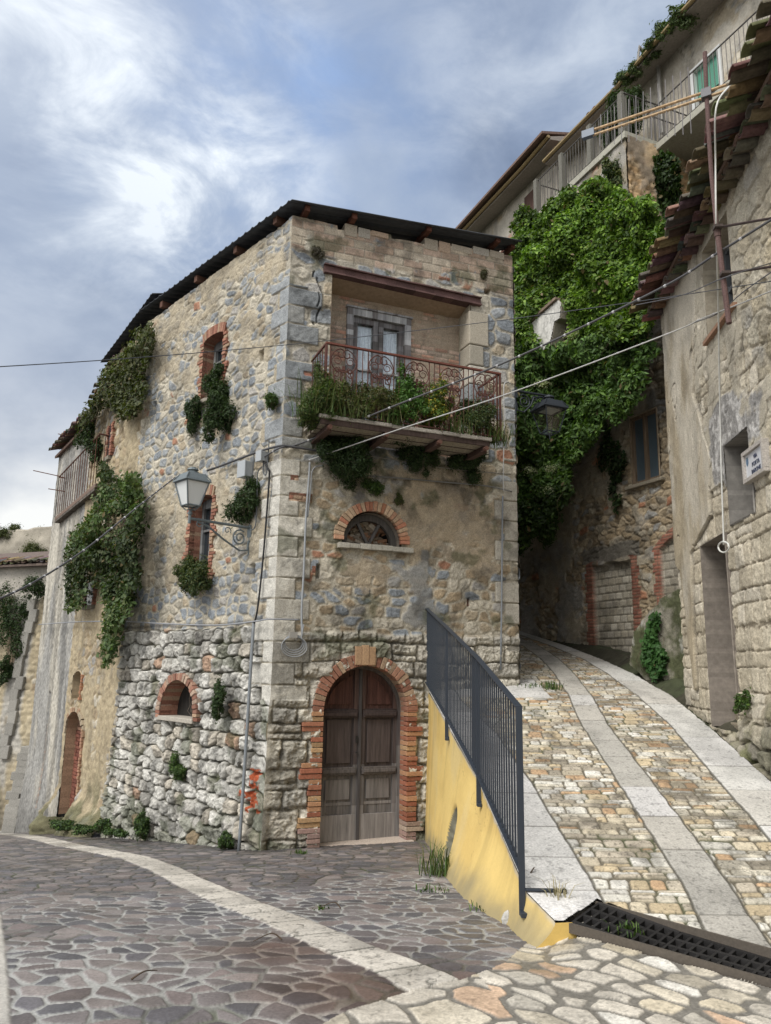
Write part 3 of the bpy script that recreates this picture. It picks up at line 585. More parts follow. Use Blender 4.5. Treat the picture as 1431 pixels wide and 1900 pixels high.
    ck=np.abs(S-(.42+.05*np.sin(Z*9)+.06*np.floor(Z*4%2)-.02*(Z-7))); k=sst(.018,.004,ck)*(Z>6.7)*(Z<7.6); h=h-.05*k; c=c*(1-.6*k)[...,None]
    return h,c
DCS,DHW,DZS=1.36,.63,1.0
door_poly=arch_poly(DCS,-1.2,DZS,DHW,.63,24)
lun_poly=arch_poly(1.42,3.42,3.43,.45,.45,20)
LG=(.66,3.14,4.9,7.62)     # loggia recess
def front_hole(S,Z):
    d=inpoly(S,Z,arch_poly(DCS,-1.6,DZS,DHW+.03,.66,30)); l=inpoly(S,Z,arch_poly(1.42,3.40,3.43,.47,.47,24))
    zt=np.interp(S,[LG[0],LG[1]],[7.58,7.60]); g=(S>LG[0])&(S<LG[1]-.04)&(Z>LG[2])&(Z<zt)
    return d|l|g
cprof=lambda Z:.030+.045*sst(1.3,.9,Z)+.05*sst(.9,-1.4,Z)+.012*(fbm(Z*5,Z*0,283,4)-.5)
WFtop=lambda s:8.36+.06*s+.05*(fbm(s*3,s*0,280,3)-.5)+.07*np.floor(2*vn(s*2.2,s*0,281))
def zs_at(w,s,extra=-.25):
    p=w.O[None,:]+w.D[None,:]*np.atleast_1d(s)[:,None]; return z_street(p[:,0],p[:,1])+extra
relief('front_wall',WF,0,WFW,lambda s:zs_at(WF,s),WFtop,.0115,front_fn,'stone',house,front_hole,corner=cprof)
# left wall
left_top=lambda s:8.42-.035*s+.03*(fbm(s*3,s*0,282,3)-.5)
W1=arch_poly(2.13,6.02,7.08,.32,.06,10); W2=arch_poly(2.17,2.92,4.26,.33,.06,10)
_a=WL.px(307,1328); _b=WL.px(369,1333); _c=WL.px(343,1262); LWs=(_a[0]+_b[0])/2; LWh=abs(_a[0]-_b[0])/2; LWz=(_a[1]+_b[1])/2; LWr=_c[1]-LWz
W3=arch_poly(LWs,LWz,LWz+.10,LWh,LWr-.10,16)
def left_fn(S,Z):
    h1,c1,m1,_=masonry(S,Z,.225,.155,300,[BL2,BLU,CRM,TAN,GRY,RED],[lambda s,z:.42-.12*(z<4.6)+.25*(z>4.9)*(z<6)+.3*(z<2.9),.16,lambda s,z:.28+.14*(z<4.6),.16,.12,.02],(.42,.385,.31),mw=.19,rel=.018,jx=.85,jy=.7,warp=.06,p=3.6,dome=.15,tilt=.4,rough=.014)
    zb=Z-(.10*sst(1.0,-1.2,Z))*(S-.8)*1.25
    h3,c3,m3,_=masonry(S,zb,.29,.215,320,[(.46,.45,.415),(.50,.49,.455),(.41,.395,.36),(.43,.395,.335),(.36,.25,.18)],[.34,.3,.22,.14,.018],(.085,.08,.06),mw=.10,rel=.055,jx=.8,jy=.34,p=6,tilt=.6,warp=.028,rough=.025,var=.25,dome=.35)
    h3=h3+m3*facets(S,Z,.12,350,.030)+m3*facets(S,Z,.05,360,.012)
    h3=h3+.03*(fbm(S*6,Z*6,330,4,.6)-.5)*m3
    li=sst(.50,.64,fbm(S*5,Z*5,331,5,.6)); c3=c3*(1-.5*li*m3)[...,None]; gm=sst(.60,.7,fbm(S*2.4,Z*2.4,332,5)+.18*sst(0,-1.2,Z)); c3=lerp(c3,C3((.06,.075,.03),S),gm*.5)
    wob=.07*(fbm(S*2.2,Z*0+.3,333,3)-.5); t=sst(2.20,2.14,Z+wob); h=h1*(1-t)+h3*t; c=lerp(c1,c3,t)
    ledge=sst(.05,.0,np.abs(Z+wob-2.23)); c=c*(1-.5*ledge)[...,None]
    # thin render over the rubble, worn through
    n=fbm(S*1.7,Z*1.7,334,5,.6); pn=fbm(S*12,Z*12,335,5,.65); pr=sst(.50,.60,n+.10*(Z<4.7)*(S>1.2)+.12*(Z>7.6)-.12*(Z>4.8)*(Z<6.2))*(Z>2.95); pc=C3((.375,.325,.24),S)*(.65+.7*pn)[...,None]
    h=h*(1-.65*pr)+pr*(.018+.03*(pn-.5)); c=lerp(c,pc,pr*.85)
    dk=sst(.53,.68,fbm(S*2.6,Z*4,336,5)); c=c*(1-.25*dk)[...,None]
    # water stain under the middle window
    ws=sst(.42,.12,np.abs(S-2.1))*sst(3.0,2.8,Z)*sst(2.1,2.3,Z); c=c*(1-.3*ws*fbm(S*9,Z*2,337,3))[...,None]
    # corner stones
    row=np.floor((Z+.12)/.295); lng=(row%2==1); qw=np.where(lng,.46,.22)+.05*(hsh(row.astype(int),row.astype(int)*0,3)-.5); q=(S<qw)&(Z>1.15)&(Z<4.55); fz=(Z+.12)/.295-row; jt=np.minimum(np.minimum(fz,1-fz)*.295,qw-S); qm=sst(.003,.016,jt); qn=fbm(S*13,Z*13,340,4,.6)
    qc=C3((.49,.475,.43),S)*(.72+.56*qn)[...,None]; h=np.where(q,.022*qm+.022*qn,h); c=np.where(q[...,None],lerp(C3((.30,.27,.21),S),qc,qm),c)
    q=(S<qw+.1-.15*hsh(row.astype(int),row.astype(int)*0,21))&(Z>=4.75)&(Z<7.4)&(hsh(row.astype(int),row.astype(int)*0,22)>.25); qc=C3((.26,.275,.285),S)*(.72+.56*qn)[...,None]; h=np.where(q,.022*qm+.022*qn,h); c=np.where(q[...,None],lerp(C3((.33,.29,.22),S),qc,qm),c)
    for (x,y,w_,h_) in ((487,660,.12,.16),(288,757,.10,.24),(470,1060,.12,.2),(277,1080,.10,.22),(270,960,.06,.25)):
        a,b=WL.px(x,y); k=sst(w_/2+.012,w_/2-.012,np.abs(S-a))*sst(h_/2+.012,h_/2-.012,np.abs(Z-b)); h=h-.16*k
    # red paint daubs by the corner
    for (x0,y0,x1,y1) in ((474,1424,488,1465),(455,1463,482,1482),(470,1480,484,1508)):
        a,b=WL.px(x0,y0); d,e_=WL.px(x1,y1); k=(S>min(a,d)-.01)&(S<max(a,d)+.01)&(Z<b)&(Z>e_)&(fbm(S*14,Z*14,341,4)>.36); c=np.where(k[...,None],C3((.36,.085,.035),S)*(.6+.7*qn)[...,None],c)
    # the base swells outwards a little near the ground
    h=h+.10*sst(.9,-1.4,Z)
    return h,c
def left_hole(S,Z):
    g=lambda P:[(x+(.02 if x>sum(q[0] for q in P)/len(P) else -.02),z) for x,z in P]
    return inpoly(S,Z,g(W1))|inpoly(S,Z,g(W2))|inpoly(S,Z,g(W3))
relief('side_wall',WL,0,WLW,lambda s:zs_at(WL,s),left_top,.0125,left_fn,'stone',house,left_hole,corner=cprof)
# back of the house, plain walls
mb=MB(); pA=WF.p(WFW,0); pB=pA+np.array([0,5.6,0]); pD=WL.p(WLW,0); pC=pD+np.array([1.6,3.6,0])
def wallbox(mb,a,b,z0,z1,t,c):
    d=(b-a)/np.linalg.norm(b-a); n=np.array([-d[1],d[0],0])*t; mb.hexa([a+[0,0,z0],b+[0,0,z0],b+n+[0,0,z0],a+n+[0,0,z0],a+[0,0,z1],b+[0,0,z1],b+n+[0,0,z1],a+n+[0,0,z1]],c)
def plainrub(S,Z):
    h,c,m,_=masonry(S,Z,.28,.19,400,[OCH,TAN,CRM,GRY,BLU],[.3,.3,.2,.2,.1],(.30,.26,.19),mw=.2,rel=.03,jx=.8,jy=.7); return h,c
WR=Wall((pA[0],pA[1]),0); WR.N=np.array([1.,0,0]); relief('alley_side_wall',WR,.0,5.6,-.4,8.5,.05,plainrub,'stone',house)
# thickness of the walls inside, so that openings look into a dark house
w0=np.array([pA[0]-.06,pA[1]+.15,0])
wallbox(mb,w0,np.array([w0[0],pB[1],0]),-1,8.4,.3,(.25,.22,.18)); wallbox(mb,np.array([w0[0],pB[1],0]),pC-[0,.1,0],-1.5,8.2,.3,(.3,.26,.2)); wallbox(mb,pC-[.0,.1,0],pD+[.15,-.05,0],-2,8.2,.3,(.3,.26,.2))
mb.build('back_wall','plaster',house)
mb=MB(); inner=[WF.p(.1,0,-.62),WF.p(WFW-.1,0,-.62),pB-[.3,.3,0],pC+[.1,-.4,0],WL.p(WLW-.2,0,-.62)]
for z in (2.3,4.72): mb.prism([q+[0,0,z] for q in inner],[q+[0,0,z+.12] for q in inner],(.12,.09,.06))
mb.build('floor_slab','wood',house)

# door surround of brick
root=house
mb=MB()
nb=30
brick_ring(WF,mb,DCS,DZS,DHW,DHW+.165,None,0,math.pi,nb,-.15,.080,cols=[(.25,.12,.08),(.30,.16,.105),(.22,.105,.07),(.30,.21,.14)])
WF.box(mb,DCS-.19,DCS-.09,DZS+DHW+.01,DZS+DHW+.27,-.1,.095,(.34,.22,.13)); WF.box(mb,DCS-.085,DCS+.015,DZS+DHW+.01,DZS+DHW+.29,-.1,.10,(.37,.24,.14)); WF.box(mb,DCS+.02,DCS+.12,DZS+DHW+.01,DZS+DHW+.27,-.1,.095,(.33,.21,.12))
for dr,sx in ((-1,DCS-DHW),(1,DCS+DHW)):
    z=-.98;k=0
    while z<DZS-.01:
        hh=random.uniform(.062,.075); wd=.155+random.uniform(-.012,.015)+(.13 if k in (6,7,8,16,17,18,25,26) and dr<0 else 0)+(.10 if k in (5,6,15,16,17,24,25) and dr>0 else 0)
        if dr<0: wd+=.03*(z<.2)
        a,b=sorted((sx,sx+dr*wd)); c=random.choice([(.26,.10,.06),(.33,.18,.10),(.29,.125,.075),(.23,.095,.06),(.34,.22,.12)])
        if z<-.55: c=tuple(.55*x+.12 for x in c)
        WF.box(mb,a,b,z,min(z+hh-.01,DZS),-.2,.078+random.uniform(-.012,.014),jit(c,.18)); z+=hh;k+=1
mb.build('brick_surround','brick',house,bevel=.006)
reveal(WF,arch_poly(DCS,-1.0,DZS,DHW+.002,DHW+.002,24),.36,(.26,.2,.15),'door_reveal','brick',house,-.05,.0,False)
# door
dr=MB(); DW=Wall(C,68)
def door_leaf(side):
    """half of the arched door: boards with framed panels"""
    m=MB(); s0=DCS+(-DHW+.03 if side<0 else .012); s1=DCS+(-.012 if side<0 else DHW-.03); n0=-.24
    zt=lambda s: DZS+math.sqrt(max(.0001,(DHW-.02)**2-(s-DCS)**2))
    def slabp(a,b,z0,z1,na,nb,c,arch=False,steps=12):
        if not arch: WF.box(m,a,b,z0,z1,na,nb,c); return
        for i in range(steps):
            p,q=a+(b-a)*i/steps,a+(b-a)*(i+1)/steps; zp,zq=min(zt(p),z1),min(zt(q),z1)
            m.hexa([WF.p(p,z0,na),WF.p(q,z0,na),WF.p(q,z0,nb),WF.p(p,z0,nb),WF.p(p,zp,na),WF.p(q,zq,na),WF.p(q,zq,nb),WF.p(p,zp,nb)],c)
    G=lambda z:tuple(np.array((.055,.040,.037))*(1-sst(.9,-.3,np.array(z)))+np.array((.20,.185,.175))*sst(.9,-.75,np.array(z)))
    # board ground in vertical planks
    for i in range(4):
        a=s0+(s1-s0)*i/4; b=s0+(s1-s0)*(i+1)/4-.004
        for (za,zb_) in ((-.76,-.42),(-.42,.12),(.12,.95)): slabp(a,b,za,zb_,n0-.02,n0+.012,jit(G((za+zb_)/2),.15))
        slabp(a,b,.95,9,n0-.02,n0+.012,jit((.07,.036,.029),.2),True,4)
    st=.075
    for (a,b) in ((s0,s0+st),(s1-st,s1)):
        for (za,zb_) in ((-.76,-.3),(-.3,.25),(.25,.95)): slabp(a,b,za,zb_,n0+.012,n0+.05,jit(G((za+zb_)/2),.12))
        slabp(a,b,.95,9,n0+.012,n0+.05,jit((.08,.05,.042),.1),True,3)
    for (za,zb_,d) in ((-.76,-.42,.055),(.10,.20,.05),(.92,1.02,.05),(-.30,-.26,.02)): slabp(s0+.01,s1-.01,za,zb_,n0+.012,n0+d,jit(G(za-.15 if za<0 else za),.12))
    # moulded aprons
    for z in (.20,.98):
        slabp(s0+.03,s1-.03,z-.08,z+.02,n0+.05,n0+.085,jit(G(z),.1)); slabp(s0+.05,s1-.05,z-.055,z-.01,n0+.085,n0+.105,jit(G(z),.1))
    # raised panel fields
    slabp(s0+st+.04,s1-st-.04,-.22,.05,n0+.012,n0+.035,jit(G(-.1),.15)); slabp(s0+st+.04,s1-st-.04,.27,.87,n0+.012,n0+.035,jit(G(.6),.15))
    zt0=zt
    R_=DHW-.13
    for i in range(10):
        a,b=s0+st+.035,s1-st-.035; p,q=a+(b-a)*i/10,a+(b-a)*(i+1)/10; f_=lambda s:DZS+math.sqrt(max(.0001,R_**2-(s-DCS)**2))
        m.hexa([WF.p(p,1.08,n0+.012),WF.p(q,1.08,n0+.012),WF.p(q,1.08,n0+.032),WF.p(p,1.08,n0+.032),WF.p(p,f_(p),n0+.012),WF.p(q,f_(q),n0+.012),WF.p(q,f_(q),n0+.032),WF.p(p,f_(p),n0+.032)],jit((.075,.035,.028),.2))
    return m
door=thing('arched_door',tuple(DW.p(DCS,-.78,-.24)),None,None); door.parent=house; door.location=Vector(DW.p(DCS,-.78,-.24))-house.location
door_leaf(-1).build('door_leaf','wood',door,bevel=.004); door_leaf(1).build('door_leaf','wood',door,bevel=.004)
m=MB(); WF.box(m,DCS-.022,DCS+.022,-.76,DZS+.58,-.19,-.165,(.06,.055,.055)); m.build('cover_strip','wood',door,bevel=.003)
m=MB(); 
for k in range(26):   # frame: jambs and curved head
    pass
for i in range(24):
    t0,t1=math.pi*i/24,math.pi*(i+1)/24; q=lambda r,t:(DCS-r*math.cos(t),DZS+r*math.sin(t)); P=[q(DHW-.045,t0),q(DHW-.045,t1),q(DHW+.01,t1),q(DHW+.01,t0)]
    m.hexa([WF.p(*u,-.32) for u in P]+[WF.p(*u,-.17) for u in P],(.085,.075,.07))
for a,b in ((DCS-DHW-.01,DCS-DHW+.035),(DCS+DHW-.045,DCS+DHW+.01)):
    for z0,z1,c in ((-.78,-.2,(.17,.165,.16)),(-.2,.5,(.13,.125,.12)),(.5,DZS,(.09,.08,.078))): WF.box(m,a,b,z0,z1,-.32,-.17,c)
m.build('door_frame','wood',door)
m=MB(); m.box(WF.p(DCS-.05,.60,-.155),WF.D*.012,WF.N*.01,[0,0,.05],(.02,.02,.02)); m.build('lock_plate','iron',door); m=MB(); m.tube([WF.p(DCS-.05,.42,-.16),WF.p(DCS-.05,.42,-.13)],.014,(.03,.03,.03),8); m.build('door_knob','iron',door)
m=MB(); m.hexa([WF.p(DCS-.66,-.86,-.35),WF.p(DCS+.72,-.83,-.35),WF.p(DCS+.74,-.83,.13),WF.p(DCS-.68,-.86,.11),WF.p(DCS-.66,-.765,-.35),WF.p(DCS+.72,-.74,-.35),WF.p(DCS+.74,-.75,.13),WF.p(DCS-.68,-.775,.11)],(.42,.36,.31)); m.build('threshold','stone',house,bevel=.012)

# lunette window
lun=thing('lunette_window',tuple(WF.p(1.42,3.4)),None,None); lun.parent=house; lun.location=Vector(WF.p(1.42,3.4))-house.location
m=MB(); brick_ring(WF,m,1.42,3.45,.455,.60,None,-.03,math.pi+.03,26,-.08,.04,cols=[(.40,.19,.11),(.44,.25,.16),(.36,.16,.10),(.42,.30,.20)]); m.build('brick_arch','brick',lun,bevel=.005)
reveal(WF,arch_poly(1.42,3.38,3.43,.452,.452,20),.34,(.20,.17,.14),'reveal','brick',lun,-.02,.0)
m=MB()
for i in range(20):
    t0,t1=math.pi*i/20,math.pi*(i+1)/20; q=lambda r,t:(1.42-r*math.cos(t),3.42+r*math.sin(t)); P=[q(.36,t0),q(.36,t1),q(.455,t1),q(.455,t0)]; m.hexa([WF.p(*u,-.22) for u in P]+[WF.p(*u,-.13) for u in P],(.075,.068,.062))
for t in (math.radians(62),math.radians(118)):
    WF.bx(m,1.42+.19*math.cos(t),3.40+.20*math.sin(t),.21,.022,-.20,-.15,t,(.08,.074,.07))
WF.box(m,1.0,1.84,3.39,3.43,-.22,-.13,(.08,.075,.07)); m.build('fan_frame','wood',lun,bevel=.003)
m=MB(); rg=random.Random(5)
for k in range(130):
    t=rg.uniform(0,math.pi); r=rg.uniform(0,.42); s,z=1.42-r*math.cos(t),3.42+r*math.sin(t)*.97
    WF.bx(m,s,z,rg.uniform(.03,.10),rg.uniform(.012,.035),-.36-rg.uniform(0,.05),-.26+rg.uniform(-.03,.03),rg.uniform(-.7,.7),jit(rg.choice([(.22,.12,.07),(.25,.20,.14),(.18,.14,.10),(.28,.24,.19)]),.3))
WF.box(m,.9,1.94,3.3,3.95,-.5,-.4,(.02,.018,.015)); m.build('rubble_fill','stone',lun,bevel=.006)
m=MB(); 
for i in range(7):
    a,b=.87+i*.17,.87+(i+1)*.17-.004; WF.box(m,a,b+.001,3.31+random.uniform(-.004,.004),3.385+random.uniform(-.006,.006),-.2,.10+random.uniform(-.008,.008),jit((.36,.34,.29),.08))
m.build('sill','stone',lun,bevel=.006)

# loggia recess of the top floor
def recess_fn(S,Z):
    h,c=bricks(S,Z,.25,.075,420,[(.42,.30,.23),(.44,.25,.18),(.39,.31,.25),(.47,.35,.28),(.37,.23,.17)],(.25,.215,.165),.018,.014)
    n=fbm(S*2.5,Z*2.5,421,5,.6); p=sst(.58,.68,n+.2*(Z>6.9)); pn=fbm(S*14,Z*14,422,4); c=lerp(c,C3((.34,.28,.21),S)*(.7+.6*pn)[...,None],p*.85); return h*(1-p*.7)+.012*p, c
REC=-.40
_d0=WF.px(641,640,REC)[0]; _d1=WF.px(760,660,REC)[0]; DB=(_d0,_d1)
relief('recess_wall',WF,LG[0]-.05,LG[1]+.12,4.8,7.85,.02,lambda S,Z:(recess_fn(S,Z)[0]+REC,recess_fn(S,Z)[1]),'stone',house,lambda S,Z:(S>DB[0]+.06)&(S<DB[1]-.06)&(Z<WF.px(700,583,REC)[1]-.03))
m=MB()
def strip_wall(m,s,na,nb,z0,z1,cols,step=.16):
    z=z0
    while z<z1: 
        zz=min(z+step*random.uniform(.6,1.3),z1); m.face([WF.p(s,z,na),WF.p(s,z,nb),WF.p(s,zz,nb),WF.p(s,zz,na)],jit(random.choice(cols),.1)); z=zz
strip_wall(m,LG[0],.02,REC,4.8,7.7,[(.30,.24,.18),(.34,.28,.21)]); strip_wall(m,LG[1]-.06,.02,REC,4.8,7.7,[(.34,.31,.25),(.24,.25,.25),(.38,.34,.26)],.3)
m.face([WF.p(LG[0]-.05,7.60,.01),WF.p(LG[1],7.62,.01),WF.p(LG[1],7.50,REC),WF.p(LG[0]-.05,7.48,REC)],(.34,.25,.17)); 
m.build('recess_reveal','plaster',house)
# right jamb of the recess: squared blocks
m=MB(); z=4.95
for hh,c in ((.5,(.36,.33,.27)),(.34,(.22,.235,.25)),(.4,(.24,.26,.27)),(.33,(.45,.42,.36)),(.36,(.35,.32,.26)),(.6,(.39,.35,.28))):
    WF.box(m,LG[1]-.09,LG[1]+.16+random.uniform(0,.12),z,z+hh-.012,-.3,.045,jit(c,.06)); z+=hh
m.build('jamb_block','stone',house,bevel=.02)
# rusty steel beam over it
a=WF.px(600,500); b=WF.px(890,562)
m=MB(); 
for (z0,z1,n1) in ((-.075,-.05,.075),(-.05,.055,.035),(.055,.075,.075)):
    for i in range(16):
        s0_,s1_=a[0]+(b[0]-a[0])*i/16,a[0]+(b[0]-a[0])*(i+1)/16+.002; WF.box(m,s0_,s1_,7.66+z0,7.66+z1,-.2,n1+random.uniform(0,.012),jit((.105,.06,.055),.3))
m.build('lintel_beam','rust',house)
# balcony door with curtained glass
bd=thing('balcony_door',tuple(WF.p(1.36,4.9,REC)),None,None); bd.parent=house; bd.location=Vector(WF.p(1.36,4.9,REC))-house.location
m=MB(); cw=(.30,.30,.30); cg=(.13,.12,.12); z1=WF.px(700,583,REC)[1]
def peel(m,s0,s1,za,zb_,n0,n1,cs):
    L=max(s1-s0,zb_-za); k=int(L/.09)+1
    for i in range(k):
        if s1-s0>zb_-za: q=(s0+(s1-s0)*i/k,s0+(s1-s0)*(i+1)/k+.001,za,zb_)
        else: q=(s0,s1,za+(zb_-za)*i/k,za+(zb_-za)*(i+1)/k+.001)
        WF.box(m,*q,n0,n1+random.uniform(0,.003),jit(random.choice(cs),.1))
PC=[(.34,.345,.35),(.28,.28,.29),(.16,.15,.15),(.38,.385,.39)]; PD=[(.12,.11,.11),(.17,.165,.17),(.09,.085,.085)]
for a_,b_ in ((DB[0],DB[0]+.11),(DB[1]-.11,DB[1])): peel(m,a_,b_,4.9,z1-.12,REC-.1,REC+.06,PC)
peel(m,DB[0],DB[1],z1-.12,z1,REC-.1,REC+.06,PC); peel(m,DB[0]-.02,DB[1]+.02,z1,z1+.03,REC-.1,REC+.085,PC); m.build('door_frame','wood',bd,bevel=.003)
mid=(DB[0]+DB[1])/2
for (a_,b_) in ((DB[0]+.115,mid-.004),(mid+.004,DB[1]-.115)):
    m=MB()
    for p_,q_ in ((a_,a_+.085),(b_-.085,b_)): peel(m,p_,q_,4.92,z1-.13,REC-.08,REC+.01,PD)
    peel(m,a_+.085,b_-.085,z1-.22,z1-.13,REC-.08,REC+.008,PD); peel(m,a_+.085,b_-.085,6.28,6.31,REC-.07,REC-.005,PC); peel(m,a_+.085,b_-.085,4.92,5.45,REC-.07,REC+.004,PD)
    o=m.build('door_leaf','wood',bd,bevel=.003)
    m=MB(); WF.box(m,a_+.08,b_-.08,5.45,z1-.2,REC-.06,REC-.05,(.5,.5,.5)); m.build('glass_pane','clear',bd)
    # lace curtain right behind the glass
    S=np.linspace(a_+.06,b_-.06,60)[None,:]+np.zeros((30,1)); Z=np.linspace(5.4,z1-.18,30)[:,None]+np.zeros((1,60)); h=REC-.09+.014*np.sin(S*95+2*np.sin(Z*2)); V=WF.P(S,Z,h).reshape(-1,3)
    npmesh('curtain',V,grid_faces(60,30),np.tile([.80,.83,.87],(len(V),1))*(.8+.3*vn(S*40,Z*9,4)).reshape(-1,1),'plaster',bd)

# balcony
BN=.78; sl=WF.px(592,777,BN); sr=WF.px(915,826,BN); BZ=(sl[1]+sr[1])/2+.02; BS0,BS1=sl[0]+.0,sr[0]-.02
bal=thing('balcony',tuple(WF.p((BS0+BS1)/2,BZ,.0)),None,None); bal.parent=house; bal.location=Vector(WF.p((BS0+BS1)/2,BZ))-house.location
m=MB()
k=10
for i in range(k):
    a_,b_=BS0+(BS1-BS0)*i/k,BS0+(BS1-BS0)*(i+1)/k; dz=random.uniform(-.006,.006)
    WF.box(m,a_,b_+.001,BZ+.02+dz,BZ+.075+dz,-.05,BN+random.uniform(-.012,.012),jit((.34,.31,.27),.12))
m.build('slab','stone',bal,bevel=.008)
m=MB()
for q in range(3): WF.box(m,BS0+.05,BS1-.05,BZ-.055+.001*q,BZ+.018,.02+.24*q,.235+.24*q,jit((.27,.235,.18),.1))
for n_ in (.25,.49,BN-.03): WF.box(m,BS0+.03,BS1-.03,BZ-.058,BZ+.018,n_-.012,n_+.012,(.06,.04,.033))
m.build('slab_boards','wood',bal)
for fr in (.06,.37,.68,.965):
    s=BS0+(BS1-BS0)*fr; m=MB(); WF.box(m,s-.035,s+.035,BZ-.13,BZ-.058,-.1,BN-.05,(.07,.042,.034)); WF.box(m,s-.05,s+.05,BZ-.145,BZ-.128,-.1,BN-.06,(.08,.048,.038))
    m.tube([WF.p(s,BZ-.10,BN-.05),WF.p(s,BZ-.10,BN+.02)],.035,(.11,.055,.04),8); m.build('bracket','rust',bal)
# wrought iron railing
rtl=WF.px(607,637,BN-.04); rtr=WF.px(928,690,BN-.04); RZ0=BZ+.12; RZ1=(rtl[1]+rtr[1])/2-.01; RS0,RS1=rtl[0],rtr[0]
m=MB(); RC=(.095,.042,.033)
def rp(s,z,n=BN-.05): return WF.p(s,z,n)
m2=MB()
def bar(a,b,w=.009,c=RC): m.tube([a,b],w,jit(c,.2),5)
WF.box(m,RS0-.015,RS1+.015,RZ1-.012,RZ1+.014,BN-.075,BN-.03,(.15,.055,.04)); WF.box(m,RS0,RS1,RZ0-.008,RZ0+.008,BN-.06,BN-.04,RC)
for s in (RS0,RS1): WF.box(m,s-.014,s+.014,BZ+.07,RZ1,BN-.064,BN-.036,RC)
def spiral(cs,cz,r,a0,turns,n=26,shrink=.12):
    out=[]
    for i in range(n+1):
        t=i/n; a=a0+turns*2*math.pi*t; q=r*(1-t)+r*shrink*t; out.append((cs+q*math.cos(a),cz+q*math.sin(a)))
    return out
def panel(cs,w):
    H=RZ1-RZ0; 
    for sg in (-1,1):
        X=lambda u:cs+sg*u
        # heart shaped upper scrolls
        pts=[(.0,.55)]+[(w*.47*math.cos(a)+.0,RZ1-RZ0-.235+w*.47*math.sin(a)) for a in np.linspace(-1.2,1.35,14)]
        pts=[(X(u),RZ0+v) for u,v in pts[1:]]; pts+= [(X(u-cs) if False else X(u),v) for u,v in [(w*.12+.075*math.cos(a)*(1-.55*t),RZ1-.13+.075*math.sin(a)*(1-.55*t)) for a,t in zip(np.linspace(1.5,7.2,18),np.linspace(0,1,18))]]
        m.tube([rp(*q) for q in pts],.009,jit(RC,.2),4)
        sp=[(X(w*.24+.085*math.cos(a)*(1-.7*t)),RZ0+.60+.085*math.sin(a)*(1-.7*t)) for a,t in zip(np.linspace(3.6,-3.6,20),np.linspace(0,1,20))]; m.tube([rp(*q) for q in sp],.0085,jit(RC,.2),4)
        sp=[(X(w*.22+.10*math.cos(a)*(1-.75*t)),RZ0+.16+.10*math.sin(a)*(1-.75*t)) for a,t in zip(np.linspace(2.6,9.6,20),np.linspace(0,1,20))]; m.tube([rp(*q) for q in sp],.0085,jit(RC,.2),4)
        m.tube([rp(X(.012),RZ0+.30),rp(X(w*.20),RZ0+.36),rp(X(w*.33),RZ0+.48),rp(X(w*.38),RZ0+.66)],.0085,jit(RC,.2),4)
        m.tube([rp(X(w*.10),RZ0+.0),rp(X(w*.10),RZ0+.62)],.0085,jit(RC,.2),4)
    for (zc,rr,ph) in ((.80,.075,0),(.66,.05,2),(.30,.085,1),(.12,.06,3)):
        for sg in (-1,1):
            cc=cs+sg*w*.24; m.tube([rp(cc+sg*rr*math.cos(a)*(1-.6*t),RZ0+zc+rr*math.sin(a)*(1-.6*t)) for a,t in zip(np.linspace(ph,ph+8.5,18),np.linspace(0,1,18))],.007,jit(RC,.25),4)
    m.tube([rp(cs+w*.33*math.cos(a),RZ0+.52+.15*math.sin(a)) for a in np.linspace(0,6.28,18)],.007,jit(RC,.2),4)
    for z in (.44,.64): m.box(rp(cs,RZ0+z),WF.D*.05,WF.N*.008,[0,0,.012],RC); m.box(rp(cs,RZ0+z+.05),WF.D*.02,WF.N*.008,[0,0,.03],RC)
nP=5; gapw=.17; pw=(RS1-RS0-gapw*(nP-1)-.12)/nP
for i in range(nP):
    a_=RS0+.06+i*(pw+gapw); 
    for s in (a_,a_+pw): bar(rp(s,RZ0),rp(s,RZ1),.009)
    if i<nP-1: bar(rp(a_+pw+gapw/2,RZ0),rp(a_+pw+gapw/2,RZ1),.007)
    panel(a_+pw/2,pw)
for s in (RS0,RS1):
    for n_ in np.linspace(.06,BN-.12,6): bar(WF.p(s,RZ0,n_),WF.p(s,RZ1,n_),.008)
    m.hexa([WF.p(s-.014,RZ1-.012,.0),WF.p(s+.014,RZ1-.012,.0),WF.p(s+.014,RZ1-.012,BN-.05),WF.p(s-.014,RZ1-.012,BN-.05),WF.p(s-.014,RZ1+.014,.0),WF.p(s+.014,RZ1+.014,.0),WF.p(s+.014,RZ1+.014,BN-.05),WF.p(s-.014,RZ1+.014,BN-.05)],RC)
    bar(WF.p(s,RZ0,0),WF.p(s,RZ0,BN-.05),.008)
    sp=[(.4+.15*math.cos(a)*(1-.7*t),RZ0+.6+.15*math.sin(a)*(1-.7*t)) for a,t in zip(np.linspace(0,9,24),np.linspace(0,1,24))]; m.tube([WF.p(s,z,n_) for n_,z in sp],.007,RC,4)
m.build('railing','rust',bal)

